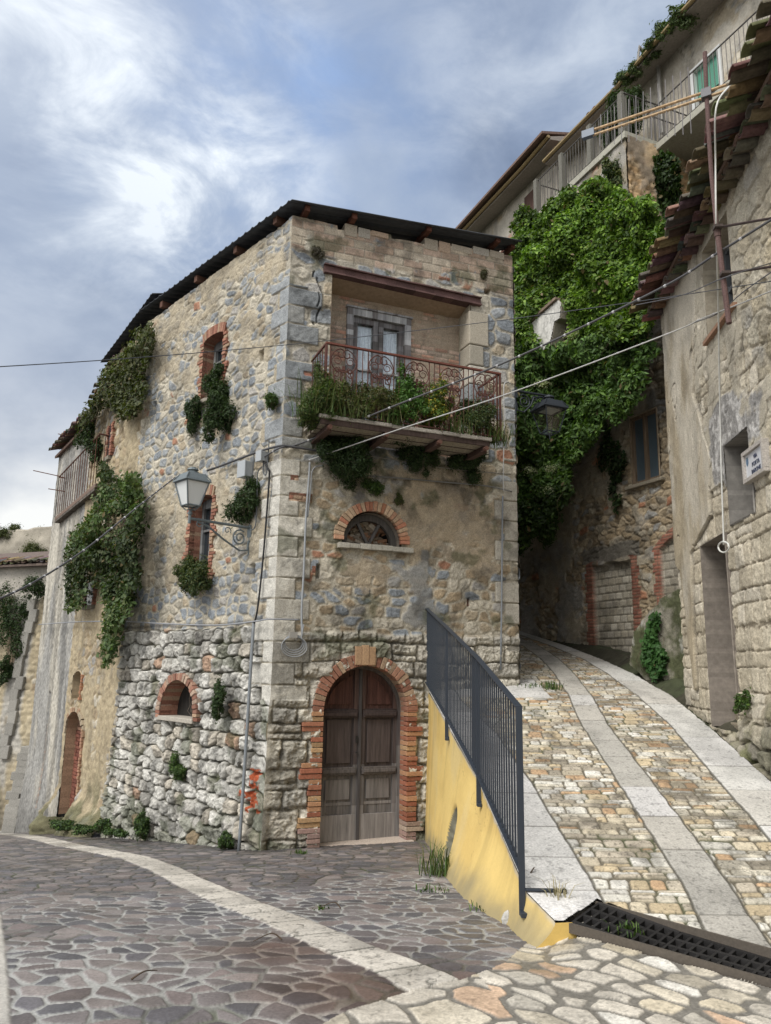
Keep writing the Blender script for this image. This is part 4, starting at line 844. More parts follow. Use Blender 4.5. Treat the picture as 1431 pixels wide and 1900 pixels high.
# windows of the side wall
def side_window(w,poly,dep,name,brick_side,glass=True,curt=False,frame_c=[(.16,.17,.175),(.22,.225,.22),(.12,.12,.12)],two=False,thick=.16,cols=BRK,brk=True):
    xs=[p[0] for p in poly]; zs=[p[1] for p in poly]; x0,x1,z0,z1=min(xs),max(xs),min(zs),max(zs)
    r=thing(name,tuple(w.p((x0+x1)/2,z0)),None,None); r.parent=house; r.location=Vector(w.p((x0+x1)/2,z0))-house.location
    sp=poly[1][1]
    reveal(w,poly,.30,(.36,.17,.10),'brick_reveal','brick',r,.035,.0,colfn=lambda p:random.choice(cols))
    if brk:
        m=MB(); brick_jamb(w,m,x0,-1,z0-.05,sp+.02,.10,-.06,.042,cols); brick_jamb(w,m,x1,1,z0-.05,sp+.02,.10,-.06,.042,cols)
        n=int((x1-x0)/.062)+2
        for i in range(n):
            t=(i+.5)/n; s=x0-.05+(x1-x0+.10)*t; zz=np.interp(s,[p[0] for p in poly[1:-1]],[p[1] for p in poly[1:-1]]); w.bx(m,s,zz+.09,.5*(x1-x0+.1)/n-.004,.085,-.06,.045,-(t-.5)*.5,jit(random.choice(cols),.2))
        m.build('brick_surround','brick',r,bevel=.005)
    m=MB(); f=.06; nn=-.2
    def pf(a,b,c,d,n0_,n1_):
        L=max(b-a,d-c); k=max(1,int(L/.12)); 
        for i in range(k):
            q=(a+(b-a)*i/k,a+(b-a)*(i+1)/k+.001,c,d) if b-a>d-c else (a,b,c+(d-c)*i/k,c+(d-c)*(i+1)/k+.001)
            w.box(m,*q,n0_,n1_,jit(random.choice(frame_c),.12))
    pf(x0,x0+f,z0,z1,nn-.05,nn+.03); pf(x1-f,x1,z0,z1,nn-.05,nn+.03); pf(x0,x1,z0,z0+f,nn-.05,nn+.032); pf(x0,x1,z1-f-.1,z1,nn-.05,nn+.032); xm=(x0+x1)/2; pf(xm-.03,xm+.03,z0,z1,nn-.05,nn+.04)
    pf(x0,x1,(z0+z1)/2+.15,(z0+z1)/2+.19,nn-.045,nn+.02)
    m.build('frame','wood',r,bevel=.003)
    m=MB(); w.box(m,x0,x1,z0,z1,nn-.03,nn-.02,(1,1,1)); m.build('pane','darkglass',r)
    m=MB(); w.box(m,x0-.08,x1+.10,z0-.07,z0,-.28,.09,(.30,.27,.22)); m.build('sill','stone',r,bevel=.01)
    return r
side_window(WL,W1,.3,'window',1); side_window(WL,W2,.3,'window',1)
# little arched cellar window
r=thing('cellar_window',tuple(WL.p(LWs,LWz)),None,None); r.parent=house; r.location=Vector(WL.p(LWs,LWz))-house.location
m=MB(); brick_ring(WL,m,LWs,LWz+.08,LWh,LWh+.12,None,-.0,math.pi,24,-.1,.12,rise=(LWr-.08)/LWh,cols=[(.27,.14,.10),(.31,.19,.135),(.24,.12,.085),(.34,.25,.19)]); brick_jamb(WL,m,LWs-LWh,-1,LWz-.03,LWz+.08,.12,-.1,.12,BRK,tooth=None); brick_jamb(WL,m,LWs+LWh,1,LWz-.03,LWz+.08,.12,-.1,.12,BRK,tooth=None); m.build('brick_arch','brick',r,bevel=.005)
reveal(WL,arch_poly(LWs,LWz-.02,LWz+.08,LWh,LWr-.08,20),.22,(.24,.13,.09),'brick_reveal','brick',r,.10,.0,colfn=lambda p:random.choice(BRK))
m=MB(); WL.box(m,LWs-LWh,LWs+LWh,LWz-.08,LWz+.6,-.26,-.21,(.02,.018,.016)); 
for i in range(2): WL.box(m,LWs-LWh+.02+i*.17,LWs-LWh+.16+i*.17,LWz-.05,LWz+.55,-.21,-.18,jit((.04,.03,.025),.3))
m.build('shutter','wood',r)
m=MB(); WL.box(m,LWs-LWh-.02,LWs+LWh+.02,LWz-.07,LWz,-.4,.13,(.38,.35,.30)); m.build('sill','stone',r,bevel=.01)
m=MB(); 
for k in range(9):
    s=LWs-.28+random.uniform(0,.33); p=[WL.p(s,LWz-.02,-.2)]
    for q in range(6): s+=random.uniform(-.05,.05); p.append(WL.p(s,LWz+.09*(q+1),-.15+random.uniform(-.05,.05)))
    m.tube(p,.004,(.16,.13,.10),3,.002)
m.build('dry_stems','twig',r)

# sheet metal roof of the house
def roof_sheet(name,parent,A,B,Cc,D_,waves,amp,col,mat='sheet',nu=40,thick=.03,along='u'):
    """bilinear sheet A-B (front edge), D-C (back edge), with ribs; a top and an underside"""
    A,B,Cc,D_=map(lambda q:np.array(q,float),(A,B,Cc,D_)); nv=waves*8; u=np.linspace(0,1,nu)[None,:,None]; v=np.linspace(0,1,nv)[:,None,None]
    P=(A*(1-u)+B*u)*(1-v)+(D_*(1-u)+Cc*u)*v; ph=(v*waves)%1; rib=np.clip(1-np.abs(ph-.5)*5,0,1)**.6*amp if along=='u' else 0
    Pt=P.copy(); Pt[...,2:]+=rib+.012*(vn(P[...,0]*1.5,P[...,1]*1.5,8)[...,None]-.5); Pb=Pt.copy(); Pb[...,2]-=thick*.3
    V=np.concatenate([Pt.reshape(-1,3),Pb.reshape(-1,3)]); n=nu*nv; Fa=grid_faces(nu,nv); Fb=Fa[:,::-1]+n
    a=np.arange(n).reshape(nv,nu); ed=[]
    for e in (a[0,:],a[-1,::-1],a[::-1,0],a[:,-1]): ed.append(np.stack([e[:-1],e[:-1]+n,e[1:]+n,e[1:]],-1))
    Fa=np.concatenate([Fa,Fb]+ed); nz=fbm(V[:,0]*2,V[:,1]*2,9,4); c=np.array(col)[None,:]*(.6+.8*nz)[:,None]
    return npmesh(name,V,Fa,c,mat,parent,smooth=False)
fc_=np.array([*(WF.p(0,0,.22)+WL.N*.10)[:2],8.56]); Pr=WF.p(4.0,8.86,.24); Pl=WL.p(WLW+.25,8.50,.16)
Pbk=Pl+(Pr-fc_)+np.array([0,0,.12])
roof=roof_sheet('roof',house,fc_,Pr,Pbk,Pl,26,.028,(.055,.06,.068),nu=30,thick=.05)
m=MB()
for s in (.18,.95,2.25,3.55,3.9): 
    z=8.46+.085*s; m=MB(); WF.box(m,s-.04,s+.04,z,z+.10,-.5,.18 if s<3.8 else .08,jit((.11,.045,.03),.2)); m.build('rafter','rust',roof)
for s in (.35,1.5,2.8,4.1): m=MB(); WL.box(m,s-.05,s+.05,8.44-.03*s,8.56-.03*s,-.5,.10,jit((.10,.05,.035),.2)); m.build('rafter','rust',roof)
m=MB(); s=.25
while s<3.5:   # loose blocks of different height under the sheets
    w_=random.uniform(.22,.42); 
    if random.random()<.62: m=MB(); WF.box(m,s,s+w_-.02,float(WFtop(np.array([s]))[0])-.08,8.42+.075*s+random.uniform(-.02,.05),-.35,.02,jit(random.choice([(.38,.33,.26),(.40,.30,.22),(.36,.33,.28)]),.1)); m.build('wall_top_block','stone',house,bevel=.012)
    s+=w_

# ------------------------------------------------------------ yellow retaining wall
def build_retaining():
    root=thing('retaining_wall',(1.0,6.,-.2),'yellow rendered retaining wall under the slate grey handrail, with a small arched recess','wall')
    n=420; Yr=np.linspace(5.22,11.95,n); X0=xw(Yr); Zt=z_ramp(X0,Yr)+.012; m_=170
    t=np.linspace(0,1,m_)[:,None]; Y=np.broadcast_to(Yr,(m_,n)); 
    bpt_=np.array([onfn(a,b,z_street)[:2] for a,b in ((942,1719),(905,1702),(878,1684),(848,1663),(826,1640),(816,1602),(803,1580),(794,1566))]); bpt_=bpt_[np.argsort(bpt_[:,1])]; print('YB',bpt_)
    flare=np.maximum(X0-np.interp(Yr,bpt_[:,1],bpt_[:,0]),.03)[None,:]+0*Y; flare=np.minimum(flare,.30)
    Xb=X0-flare; Zb=z_street(Xb,Yr)-.06; Z=Zb*(1-t)+Zt*t
    X=X0-(flare)*(1-t)**1.5-.018+.035*(fbm(Y*.7,Z*1.2,500,3)-.5)*sst(5.2,6.2,Y)+.003*(fbm(Y*20,Z*20,501,3)-.5)
    # arched recess low in the wall
    ac,ah,at_=8.7,.36,.60; zz=Z-z_street(Xb,np.broadcast_to(Yr,(m_,n))*1.0)
    rec=(np.abs(Y-ac)<ah)&(zz<at_*np.sqrt(np.clip(1-((Y-ac)/ah)**2*.85,0,1)))
    rq=sst(1.12,.86,np.hypot((Y-ac)/ah,np.maximum(zz,0)/at_)); X=X+rq*(.07+.03*fbm(Y*20,Z*20,502,3)); rec=rq>.25
    nn=fbm(Y*1.5,Z*2.5,503,5); c=lerp(C3((.62,.455,.165),X),C3((.56,.40,.14),X),sst(.45,.7,nn)); st=sst(.55,.72,fbm(Y*5,Z*.8,504,5)); c=c*(1-.16*st)[...,None]; c=lerp(c,C3((.50,.45,.30),X),.22*sst(.50,.66,fbm(Y*2.2,Z*1.2,511,5))); ckk=np.abs(fbm(Y*1.3+3,Z*1.3,512,5,.6)-.5); c=c*(1-.35*sst(.004,.0008,ckk)*sst(.5,.55,fbm(Y*.8,Z*.8,513,3)))[...,None]
    lo=sst(.30,.0,zz+.25*(fbm(Y*4,Z*4,505,4)-.5)); c=lerp(c,C3((.20,.18,.12),X),lo*.75); chip=sst(.035,.0,Zt-Z+.05*(fbm(Y*9,Z*9,506,4)-.55)); c=lerp(c,C3((.42,.40,.36),X),chip*.7)
    dr=sst(.5,.62,fbm(Y*9,Z*.5,507,4))*sst(.5,.0,(Zt-Z))*.10; c=c*(1-dr)[...,None]
    c=np.where(rec[...,None],C3((.20,.19,.14),X)*(.45+.8*fbm(Y*12,Z*12,508,4))[...,None],c)
    V=np.stack([X,Y,Z],-1).reshape(-1,3); Fa=grid_faces(n,m_); npmesh('rendered_face',V,Fa,c.reshape(-1,3),'yellow',root)
    # end of the wall towards the viewer
    m=MB(); x0=float(X[0,0]); xa=float(X[-1,0]); zb=float(Z[0,0]); zt=float(Z[-1,0])
    P=[(X[i,0],5.22,Z[i,0]) for i in range(0,m_,10)]+[(xa,5.22,zt)]
    k=len(P); m.face([(*p[:2],p[2]) for p in P]+[(1.24,5.24,.062),(1.24,5.24,-.1)],(.58,.40,.12)); m.build('wall_end','yellow',root)
    # rough stone core behind it so that the wall has depth
    m=MB(); 
    for a,b in zip(np.linspace(5.25,11.6,13)[:-1],np.linspace(5.25,11.6,13)[1:]):
        za,zb_=float(z_ramp(0,a)),float(z_ramp(0,b)); xa,xb=float(xw(a)),float(xw(b)); m.hexa([(xa+.2,a,-1.3),(xa+.5,a,-1.3),(xb+.5,b,-1.3),(xb+.2,b,-1.3),(xa+.2,a,za-.06),(xa+.5,a,za-.06),(xb+.5,b,zb_-.06),(xb+.2,b,zb_-.06)],(.3,.28,.24))
    m.build('core','stone',root)
build_retaining()
# handrail
def build_rail():
    G=(.022,.029,.041); root=thing('handrail',(1.0,5.6,.1),'slate grey steel railing with flat vertical bars along the ramp edge','railing')
    def bp(y,dz=0): x=float(xw(y))-.05; return np.array([x,y,float(z_ramp(x,y))+dz])
    ys=[5.62,7.55,9.65,11.7]; LOH,HIH=.15,1.23
    off=lambda y:np.interp(y,[5.6,7.5,11.7],[.0,.03,.02])
    m=MB()
    def flat(a,b,w,h,c=G):       # flat bar a to b
        a=np.array(a);b=np.array(b); d=(b-a)/np.linalg.norm(b-a); s=np.cross(d,[0,0,1.]); s/=np.linalg.norm(s); u_=np.cross(s,d); m.box((a+b)/2,(b-a)/2,s*w/2,u_*h/2,c)
    for i in range(3):
        m=MB(); flat(bp(ys[i],HIH),bp(ys[i+1],HIH),.05,.012); flat(bp(ys[i],HIH-.012),bp(ys[i+1],HIH-.012),.03,.015); m.build('top_rail','paint',root,bevel=.002)
        m=MB(); flat(bp(ys[i],LOH),bp(ys[i+1],LOH),.045,.012); m.build('bottom_rail','paint',root,bevel=.002)
    for i in range(3):
        n=int((ys[i+1]-ys[i])/.098)
        for k in range(1,n):
            y=ys[i]+(ys[i+1]-ys[i])*k/n; p0=bp(y,LOH); p1=bp(y,HIH); m=MB(); m.box((p0+p1)/2,[.0060,0,0],[0,.012,0],[0,0,(HIH-LOH)/2],G); m.build('baluster','paint',root)
    for y in ys:
        m=MB(); lowr=-.13 if y==ys[0] else -.12; p0=bp(y,lowr); p1=bp(y,HIH); m.box((p0+p1)/2,[.022,0,0],[0,.006,0],[0,0,(HIH-lowr)/2],G)
        m.box(p0+np.array([.045,0,.02]),[.06,0,0],[0,.007,0],[0,0,.022],G); m.box(p0+np.array([.065,.0,.0]),[.006,0,0],[0,.05,0],[0,0,.09],G)
        m.box(p0+np.array([.0,-.035,.015]),[.02,0,0],[0,.035,0],[0,0,.015],G)
        if y==ys[0]: m.box(p0+np.array([.16,0,.16]),[.14,0,0],[0,.02,0],[0,0,.006],G)
        m.build('post','paint',root,bevel=.002)
build_rail()
# drain grate
def build_grate():
    root=thing('drain_grate',(1.4,5.3,.03),'black cast iron slotted drain grate across the foot of the ramp','grate')
    d=np.array([.733,-.680,0]); nn=np.array([.680,.733,0]); o=np.array([1.21,5.24,0]); L=3.3; Wd=.36
    zf=lambda p:float(z_ramp(p[0],p[1]))+.008
    G=(.022,.021,.021); P=lambda a,b,dz=0:(lambda q:np.array([q[0],q[1],zf(q)+dz]))(o+d*a+nn*b)
    secL=.55
    for sidx in range(6):
        m=MB(); a0=sidx*secL; a1=a0+secL-.006
        def br(x0,x1,y0,y1,h=.03): m.hexa([P(x0,y0,-h),P(x1,y0,-h),P(x1,y1,-h),P(x0,y1,-h),P(x0,y0,.006),P(x1,y0,.006),P(x1,y1,.006),P(x0,y1,.006)],jit(G,.25))
        rows=[0,.03]; 
        for y0 in (0.0,.118,.226,.335): br(a0,a1,y0,y0+.025)
        k=0; x=a0
        while x<a1-.01:
            w_=.016; br(x,min(x+w_,a1),.025,.335); x+=.062
        m.build('grate_section','iron',root)
    m=MB(); 
    for (y0,y1) in ((-.018,-.003),(.363,.378)): m.hexa([P(-.03,y0,-.06),P(L,y0,-.06),P(L,y1,-.06),P(-.03,y1,-.06),P(-.03,y0,-.004),P(L,y0,-.004),P(L,y1,-.004),P(-.03,y1,-.004)],(.10,.085,.07))
    m.hexa([P(-.03,-.03,-.16),P(L,-.03,-.16),P(L,.39,-.16),P(-.03,.39,-.16),P(-.03,-.03,-.10),P(L,-.03,-.10),P(L,.39,-.10),P(-.03,.39,-.10)],(.012,.011,.01)); m.build('channel','iron',root)
build_grate()

# ------------------------------------------------------------ overgrown house on the left
W2W=Wall((C[0]+WL.D[0]*WLW+.03,C[1]+WL.D[1]*WLW+.03),-37); oh=thing('overgrown_house',(-4.9,14.4,-1.6),'narrow ochre house with bricked up door, overgrown and sloping down beyond the corner house','house')
W2L=3.35
def w2top(s): return np.interp(s,[0,.35,1.2,2.4,3.35],[8.25,8.2,8.1,7.9,7.6])
dA=W2W.px(105,1508); dB=W2W.px(146,1503); DOOR2=(min(dA[0],dB[0])+.05,max(dA[0],dB[0])-.25); dT=W2W.px(130,1318)[1]
nA=W2W.px(134,1296); nB=W2W.px(150,1296); nT=W2W.px(142,1242)[1]
D2=arch_poly(sum(DOOR2)/2,-1.45,dT-.45,(DOOR2[1]-DOOR2[0])/2,.45,14); N2=arch_poly((nA[0]+nB[0])/2-.05,nA[1],nT-.25,abs(nA[0]-nB[0])/2+.02,.22,12)
def w2fn(S,Z):
    h,c,m,_=masonry(S,Z,.27,.19,520,[OCH,TAN,CRM,GRY],[.35,.3,.2,.15],(.33,.265,.165),mw=.17,rel=.028,jx=.8,jy=.7,warp=.08,p=4.5,dome=.08,rough=.02)
    n=fbm(S*1.6,Z*1.2,521,5,.6); pn=fbm(S*10,Z*8,522,5,.65); pr=sst(.42,.52,n+.08*(Z<1.5)); c=lerp(c,C3((.36,.30,.20),S)*(.6+.8*pn)[...,None],pr*.9); h=h*(1-.7*pr)+pr*(.03+.05*(pn-.5))
    g=sst(.45,.65,fbm(S*2.5,Z*1.5,523,5)+.5*sst(-.8,-1.7,Z)-.05); c=lerp(c,C3((.065,.075,.035),S)*(.6+.8*pn)[...,None],g*.75*sst(0,-1.2,Z)); c=c*(1-.25*sst(.5,.7,fbm(S*4,Z*1.2,524,5)))[...,None]
    h=h+.45*sst(-.75,-1.7,Z)*(.5+.8*fbm(S*1.2,Z*1.2,525,3))*sst(.1,.6,np.abs(S-sum(DOOR2)/2)-.15)+(.14*(fbm(S*8,Z*8,526,4,.65)-.5))*sst(-.5,-1.3,Z)
    return h,c
relief('front_wall',W2W,0,W2L,lambda s:zs_at(W2W,s),w2top,.024,w2fn,'stone',oh,lambda S,Z:inpoly(S,Z,D2)|inpoly(S,Z,N2))
m=MB(); z=-1.5
while z<dT:
    s=DOOR2[0]-.02-random.uniform(0,.15)
    while s<DOOR2[1]: e=min(s+.24,DOOR2[1]+.02); W2W.box(m,max(s,DOOR2[0]-.02),e-.01,z,z+.062,-.35,-.17+random.uniform(-.015,.01),jit((.17,.065,.045) if z<dT-.45 else (.22,.13,.09),.3)); s=e
    z+=.075
m.build('brick_infill','brick',oh)
reveal(W2W,D2,.3,(.30,.2,.13),'door_reveal','brick',oh,.03,.03,False); reveal(W2W,N2,.28,(.30,.24,.16),'niche_reveal','plaster',oh,.03,.03)
m=MB(); W2W.box(m,N2[0][0]-.05,N2[-1][0]+.05,N2[0][1]-.05,nT+.1,-.34,-.26,(.22,.19,.15)); m.build('niche_back','plaster',oh)
m=MB(); brick_jamb(W2W,m,DOOR2[0],-1,-1.4,dT-.3,.09,-.05,.075,[(.30,.17,.11),(.34,.22,.14)],tooth=None); brick_ring(W2W,m,sum(DOOR2)/2,dT-.45,(DOOR2[1]-DOOR2[0])/2,(DOOR2[1]-DOOR2[0])/2+.11,None,0,math.pi,14,-.05,.075,cols=[(.34,.28,.2),(.3,.2,.13)],rise=.45/((DOOR2[1]-DOOR2[0])/2)); brick_jamb(W2W,m,N2[0][0],-1,N2[0][1],nT-.1,.07,-.05,.07,[(.34,.17,.10)],tooth=None)
m.build('brick_surround','brick',oh,bevel=.005)
# dark upper windows half hidden in leaves
for (x0,y0,x1,y1) in ((163,1078,182,1125),(203,785,214,850)):
    a=W2W.px(x0,y1); b=W2W.px(x1,y0); s0,s1=sorted((a[0],b[0])); r=thing('window',tuple(W2W.p(s0,a[1])),None,None); r.parent=oh; r.location=Vector(W2W.p(s0,a[1]))-oh.location
    m=MB(); W2W.box(m,s0,s1,a[1],b[1],-.02,.05,(.02,.02,.022)); m.build('pane','darkglass',r); m=MB(); brick_jamb(W2W,m,s0,-1,a[1],b[1],.12,-.03,.08,tooth=None); brick_jamb(W2W,m,s1,1,a[1],b[1],.10,-.03,.075,tooth=None); m.build('brick_surround','brick',r); m=MB(); W2W.box(m,s0-.05,s1+.05,a[1]-.08,a[1],-.05,.10,(.22,.2,.16)); m.build('sill','stone',r)
# grey cement rendered end of the same row
W3W=Wall(tuple((W2W.O+W2W.D*W2L)[:2]),-32); gh=thing('grey_house',tuple(W3W.p(0,-2)),'tall grey cement rendered house end with a narrow bricked slit and leaning buttress foot','house')
W3L=4.6
def w3fn(S,Z):
    n=fbm(S*.9,Z*.45,530,5,.6); pn=fbm(S*16,Z*16,531,4,.6); c=lerp(C3((.27,.265,.25),S),C3((.42,.395,.34),S),sst(.40,.60,n)); c=c*(.45+1.1*pn)[...,None]*(.8+.4*fbm(S*40,Z*40,539,2))[...,None]; st=sst(.45,.65,fbm(S*3,Z*.35,532,5)); c=c*(1-.38*st)[...,None]
    lo=sst(-.8,-2.2,Z+.5*fbm(S,Z,534,3)); c=c*(1-.45*lo)[...,None]
    br=sst(.15,.1,np.abs(S-2.3))*(Z<.9)*(Z>-1.7); hb,cb=bricks(S,Z,.2,.07,533,[(.26,.13,.09),(.28,.16,.11)],(.25,.22,.18)); c=np.where((br>.5)[...,None],np.where((Z>.2)[...,None],C3((.2,.21,.22),S),cb),c)
    return .04*(pn-.5)+.03*(n-.5)-.08*br+.12*sst(-.5,-2.6,Z)*sst(.3,2,S),c
def w3top(s): return np.interp(s,[0,2,4.6],[7.1,7.2,7.35])
relief('front_wall',W3W,0,W3L,lambda s:zs_at(W3W,s,-.5),w3top,.03,w3fn,'plaster',gh)
WE=Wall(tuple((W3W.O+W3W.D*W3L)[:2]),0); WE.N=np.array([-1.,0,0]); relief('end_wall',WE,0,3.5,-4,7.3,.12,w3fn,'plaster',gh)
m=MB(); a=W3W.p(W3L,0); b=W2W.p(0,0); bk=np.array([2.6,3.0,0]); wallbox(m,a+bk,b+bk,-4,7,.2,(.3,.28,.24)); m.build('back_wall','plaster',gh)
# leaning buttress strip in front of it
m=MB()
def pl(pts,w_,na,nb,c):
    m.hexa([W3W.p(pts[0][0],pts[0][1],na[0]),W3W.p(pts[0][0]+w_,pts[0][1],na[0]),W3W.p(pts[0][0]+w_,pts[0][1],nb[0]),W3W.p(pts[0][0],pts[0][1],nb[0]),W3W.p(pts[1][0],pts[1][1],na[1]),W3W.p(pts[1][0]+w_,pts[1][1],na[1]),W3W.p(pts[1][0]+w_,pts[1][1],nb[1]),W3W.p(pts[1][0],pts[1][1],nb[1])],c)
# roofs of the row: sheet strip, then tiles
r1=W2W.p(-.5,8.62,.22); e1=W2W.px(187,668,.22); r2=W2W.p(e1[0],e1[1]-.05,.22)
up=np.array([2.4,1.6,.9]); roof_sheet('roof',oh,r1,r1+up,r2+up,r2,16,.028,(.055,.06,.068),nu=10,thick=.05)
def tile_eave(name,parent,w,s0,s1,z,n_out,slope,rows,pitch=.21,seed=3,up_len=.9,zf=None,mat='tile',droop=.0,rough=1.0):
    """clay pantiles: channel tiles with cover tiles over the joints, ragged at the eaves"""
    rg=random.Random(seed); m=MB(); cols=[(.15,.105,.070),(.125,.09,.062),(.18,.13,.09),(.10,.078,.056),(.21,.165,.12),(.145,.12,.088),(.085,.068,.052)]
    k=int(abs(s1-s0)/pitch); sg=1 if s1>s0 else -1
    for i in range(k):
        s=s0+sg*(i+.5)*pitch; zz=z+(zf(s) if zf else 0)
        for j in range(rows):
            for cover in (0,1):
                L=.40; n0=n_out-j*.29+rg.uniform(-.035,.05)*rough-(.05 if not cover else 0); z0=zz+(n_out-n0)*slope+rg.uniform(-.015,.02)*rough+(.055 if cover else 0); z1=z0+L*slope-.01
                cs=s+(pitch/2 if cover else 0)+rg.uniform(-.015,.015); r0,r1=(.088,.07) if cover else (.075,.088); c=rg.choice(cols); c=tuple(v*rg.uniform(.7,1.3) for v in c); tw=rg.uniform(-.02,.02); N_=7; pts=[]
                for (nn_,zz_,r_,dx) in ((n0,z0,r0,0),(n0-L,z1,r1,tw)):
                    ring=[]
                    for q in range(N_):
                        a=math.pi*q/(N_-1); sx=-math.cos(a)*r_; hz=math.sin(a)*r_*.68*(1 if cover else -1)+(0 if cover else .075)
                        ring.append((cs+sx+dx,zz_+hz,nn_))
                    pts.append(ring)
                th=.014
                for q in range(N_-1):
                    a0,a1,b0,b1=pts[0][q],pts[0][q+1],pts[1][q],pts[1][q+1]
                    m.hexa([w.p(a0[0],a0[1]-th,a0[2]),w.p(a1[0],a1[1]-th,a1[2]),w.p(b1[0],b1[1]-th,b1[2]),w.p(b0[0],b0[1]-th,b0[2]),w.p(*a0),w.p(*a1),w.p(*b1),w.p(*b0)],c)
    return m.build(name,mat,parent)
tz=W3W.px(110,862,.25)
m=MB(); m.hexa([W3W.p(-.2,6.98,.1),W3W.p(W3L+.1,7.2,.1),W3W.p(W3L+.1,8.2,-2.5),W3W.p(-.2,8.0,-2.5),W3W.p(-.2,7.05,.1),W3W.p(W3L+.1,7.27,.1),W3W.p(W3L+.1,8.27,-2.5),W3W.p(-.2,8.07,-2.5)],(.14,.09,.07)); m.build('roof_deck','tile',gh)
tile_eave('eave_tiles',gh,W3W,-.2,W3L+.1,7.12,.28,.35,2,zf=lambda s:.05*s)
m=MB(); m.hexa([W2W.p(1.6,7.75,.05),W2W.p(W2L+.1,7.35,.05),W2W.p(W2L+.1,7.35,-1.),W2W.p(1.6,7.75,-1.),W2W.p(1.6,8.3,.04),W2W.p(W2L+.1,7.5,.04),W2W.p(W2L+.1,7.5,-1.),W2W.p(1.6,8.3,-1.)],(.33,.24,.17)); m.build('gable_wall','brick',oh)
tile_eave('verge_tiles',oh,W2W,1.5,W2L+.1,8.0,.2,.2,2,zf=lambda s:-.33*(s-1.5),seed=8)
# small iron-railed balcony up there
BP=.95; q0=W3W.px(100,970,BP); q1=W2W.px(182,906,BP)
sb=W3W.px(110,965,BP)[0]; lb=thing('small_balcony',tuple(W3W.p(0,5.2)),None,None); lb.parent=gh; lb.location=Vector(W3W.p(0,5.2))-gh.location
bz=5.15
P0=W3W.p(1.75,0,BP+.05); 
def bpt(px,py,z):   # point on the horizontal level z seen at a pixel
    q=ray(px,py); t=(z-CZ)/q[2]; return np.array([q[0]*t,q[1]*t,z])
a0=bpt(101,970,bz); a1=bpt(176,909,bz); a2=a1+W2W.N*-(1.15)+W2W.D*.1; a3=a0-W2W.N*1.3
m=MB(); 
for i in range(12):
    t0,t1=i/12,(i+1)/12-.01; f_=lambda t,u:a0*(1-t)*(1-u)+a1*t*(1-u)+a2*t*u+a3*(1-t)*u
    m.hexa([f_(t0,0),f_(t1,0),f_(t1,1),f_(t0,1)]+[f_(t0,0)+[0,0,.05],f_(t1,0)+[0,0,.05],f_(t1,1)+[0,0,.05],f_(t0,1)+[0,0,.05]],jit((.10,.085,.07),.25))
m.build('boards','wood',lb); m=MB()
m.hexa([a0+[0,0,.055],a1+[0,0,.055],a2+[0,0,.055],a3+[0,0,.055],a0+[0,0,.15],a1+[0,0,.15],a2+[0,0,.15],a3+[0,0,.15]],(.17,.12,.095)); m.build('slab','stone',lb,bevel=.01)
m=MB(); ir=(.11,.05,.035)
for A_,B_,n_ in ((a0,a1,17),(a1,a2,9),(a0,a3,6)):
    for i in range(n_+1):
        q=A_+(B_-A_)*i/n_; m.tube([q+[0,0,.15],q+[0,0,1.22]],.009,jit(ir,.3),5)
    m.tube([A_+[0,0,1.22],B_+[0,0,1.22]],.018,ir,6)
m.build('railing','rust',lb)
m=MB()
for (x0,y0,x1,y1,dz) in ((62,873,112,884,.55),(90,907,122,912,.3),(108,805,150,815,1.5)):
    A_=a0+(a1-a0)*.1; q=ray(x0,y0); q2=ray(x1,y1); dd=np.linalg.norm(a0[:2]); m.tube([q*(a0[1]/q[1])+[0,0,CZ],q2*(a0[1]/q2[1])*1.0+[0,0,CZ]],.012,ir,5)
m.build('bracket_bar','rust',lb)

# ------------------------------------------------------------ far left: older walls
WB=Wall((-9.3,21.5),-74); fb=thing('stepped_wall_house',tuple(WB.p(1,-2.5)),'pale crumbling rendered house with a raking stair buttress, beyond the grey house end','house')
def wbfn(S,Z):
    h,c,m,_=masonry(S,Z,.3,.17,540,[OCH,TAN,CRM],[.4,.3,.3],(.30,.25,.17),mw=.16,rel=.03); n=fbm(S*.9,Z*.9,541,5,.6); pn=fbm(S*9,Z*9,542,5); pr=sst(.40,.5,n+.05); c=lerp(c,lerp(C3((.37,.315,.215),S),C3((.40,.385,.35),S),sst(.45,.6,fbm(S*1.3,Z*.5,543,4)))*(.6+.8*pn)[...,None],pr*.9)
    hb,cb=bricks(S,Z,.24,.09,544,[(.30,.22,.15),(.26,.2,.15)],(.25,.22,.17)); k=(sst(.75,.65,np.abs(S-3.2))*sst(.5,.4,np.abs(Z-2.2)))+sst(.32,.27,np.abs(S-.9))*sst(.45,.4,np.abs(Z-2.0)); c=lerp(c,cb,np.clip(k,0,1)*.9); c=c*(1-.3*sst(.45,.65,fbm(S*2,Z*.6,545,5)))[...,None]
    lo=sst(-1,-2.6,Z); c=c*(1-.4*lo)[...,None]; return h+.05*(n-.5),c
relief('front_wall',WB,-.5,7,-3.6,lambda s:3.4+.0*s,.045,wbfn,'plaster',fb)
m=MB(); 
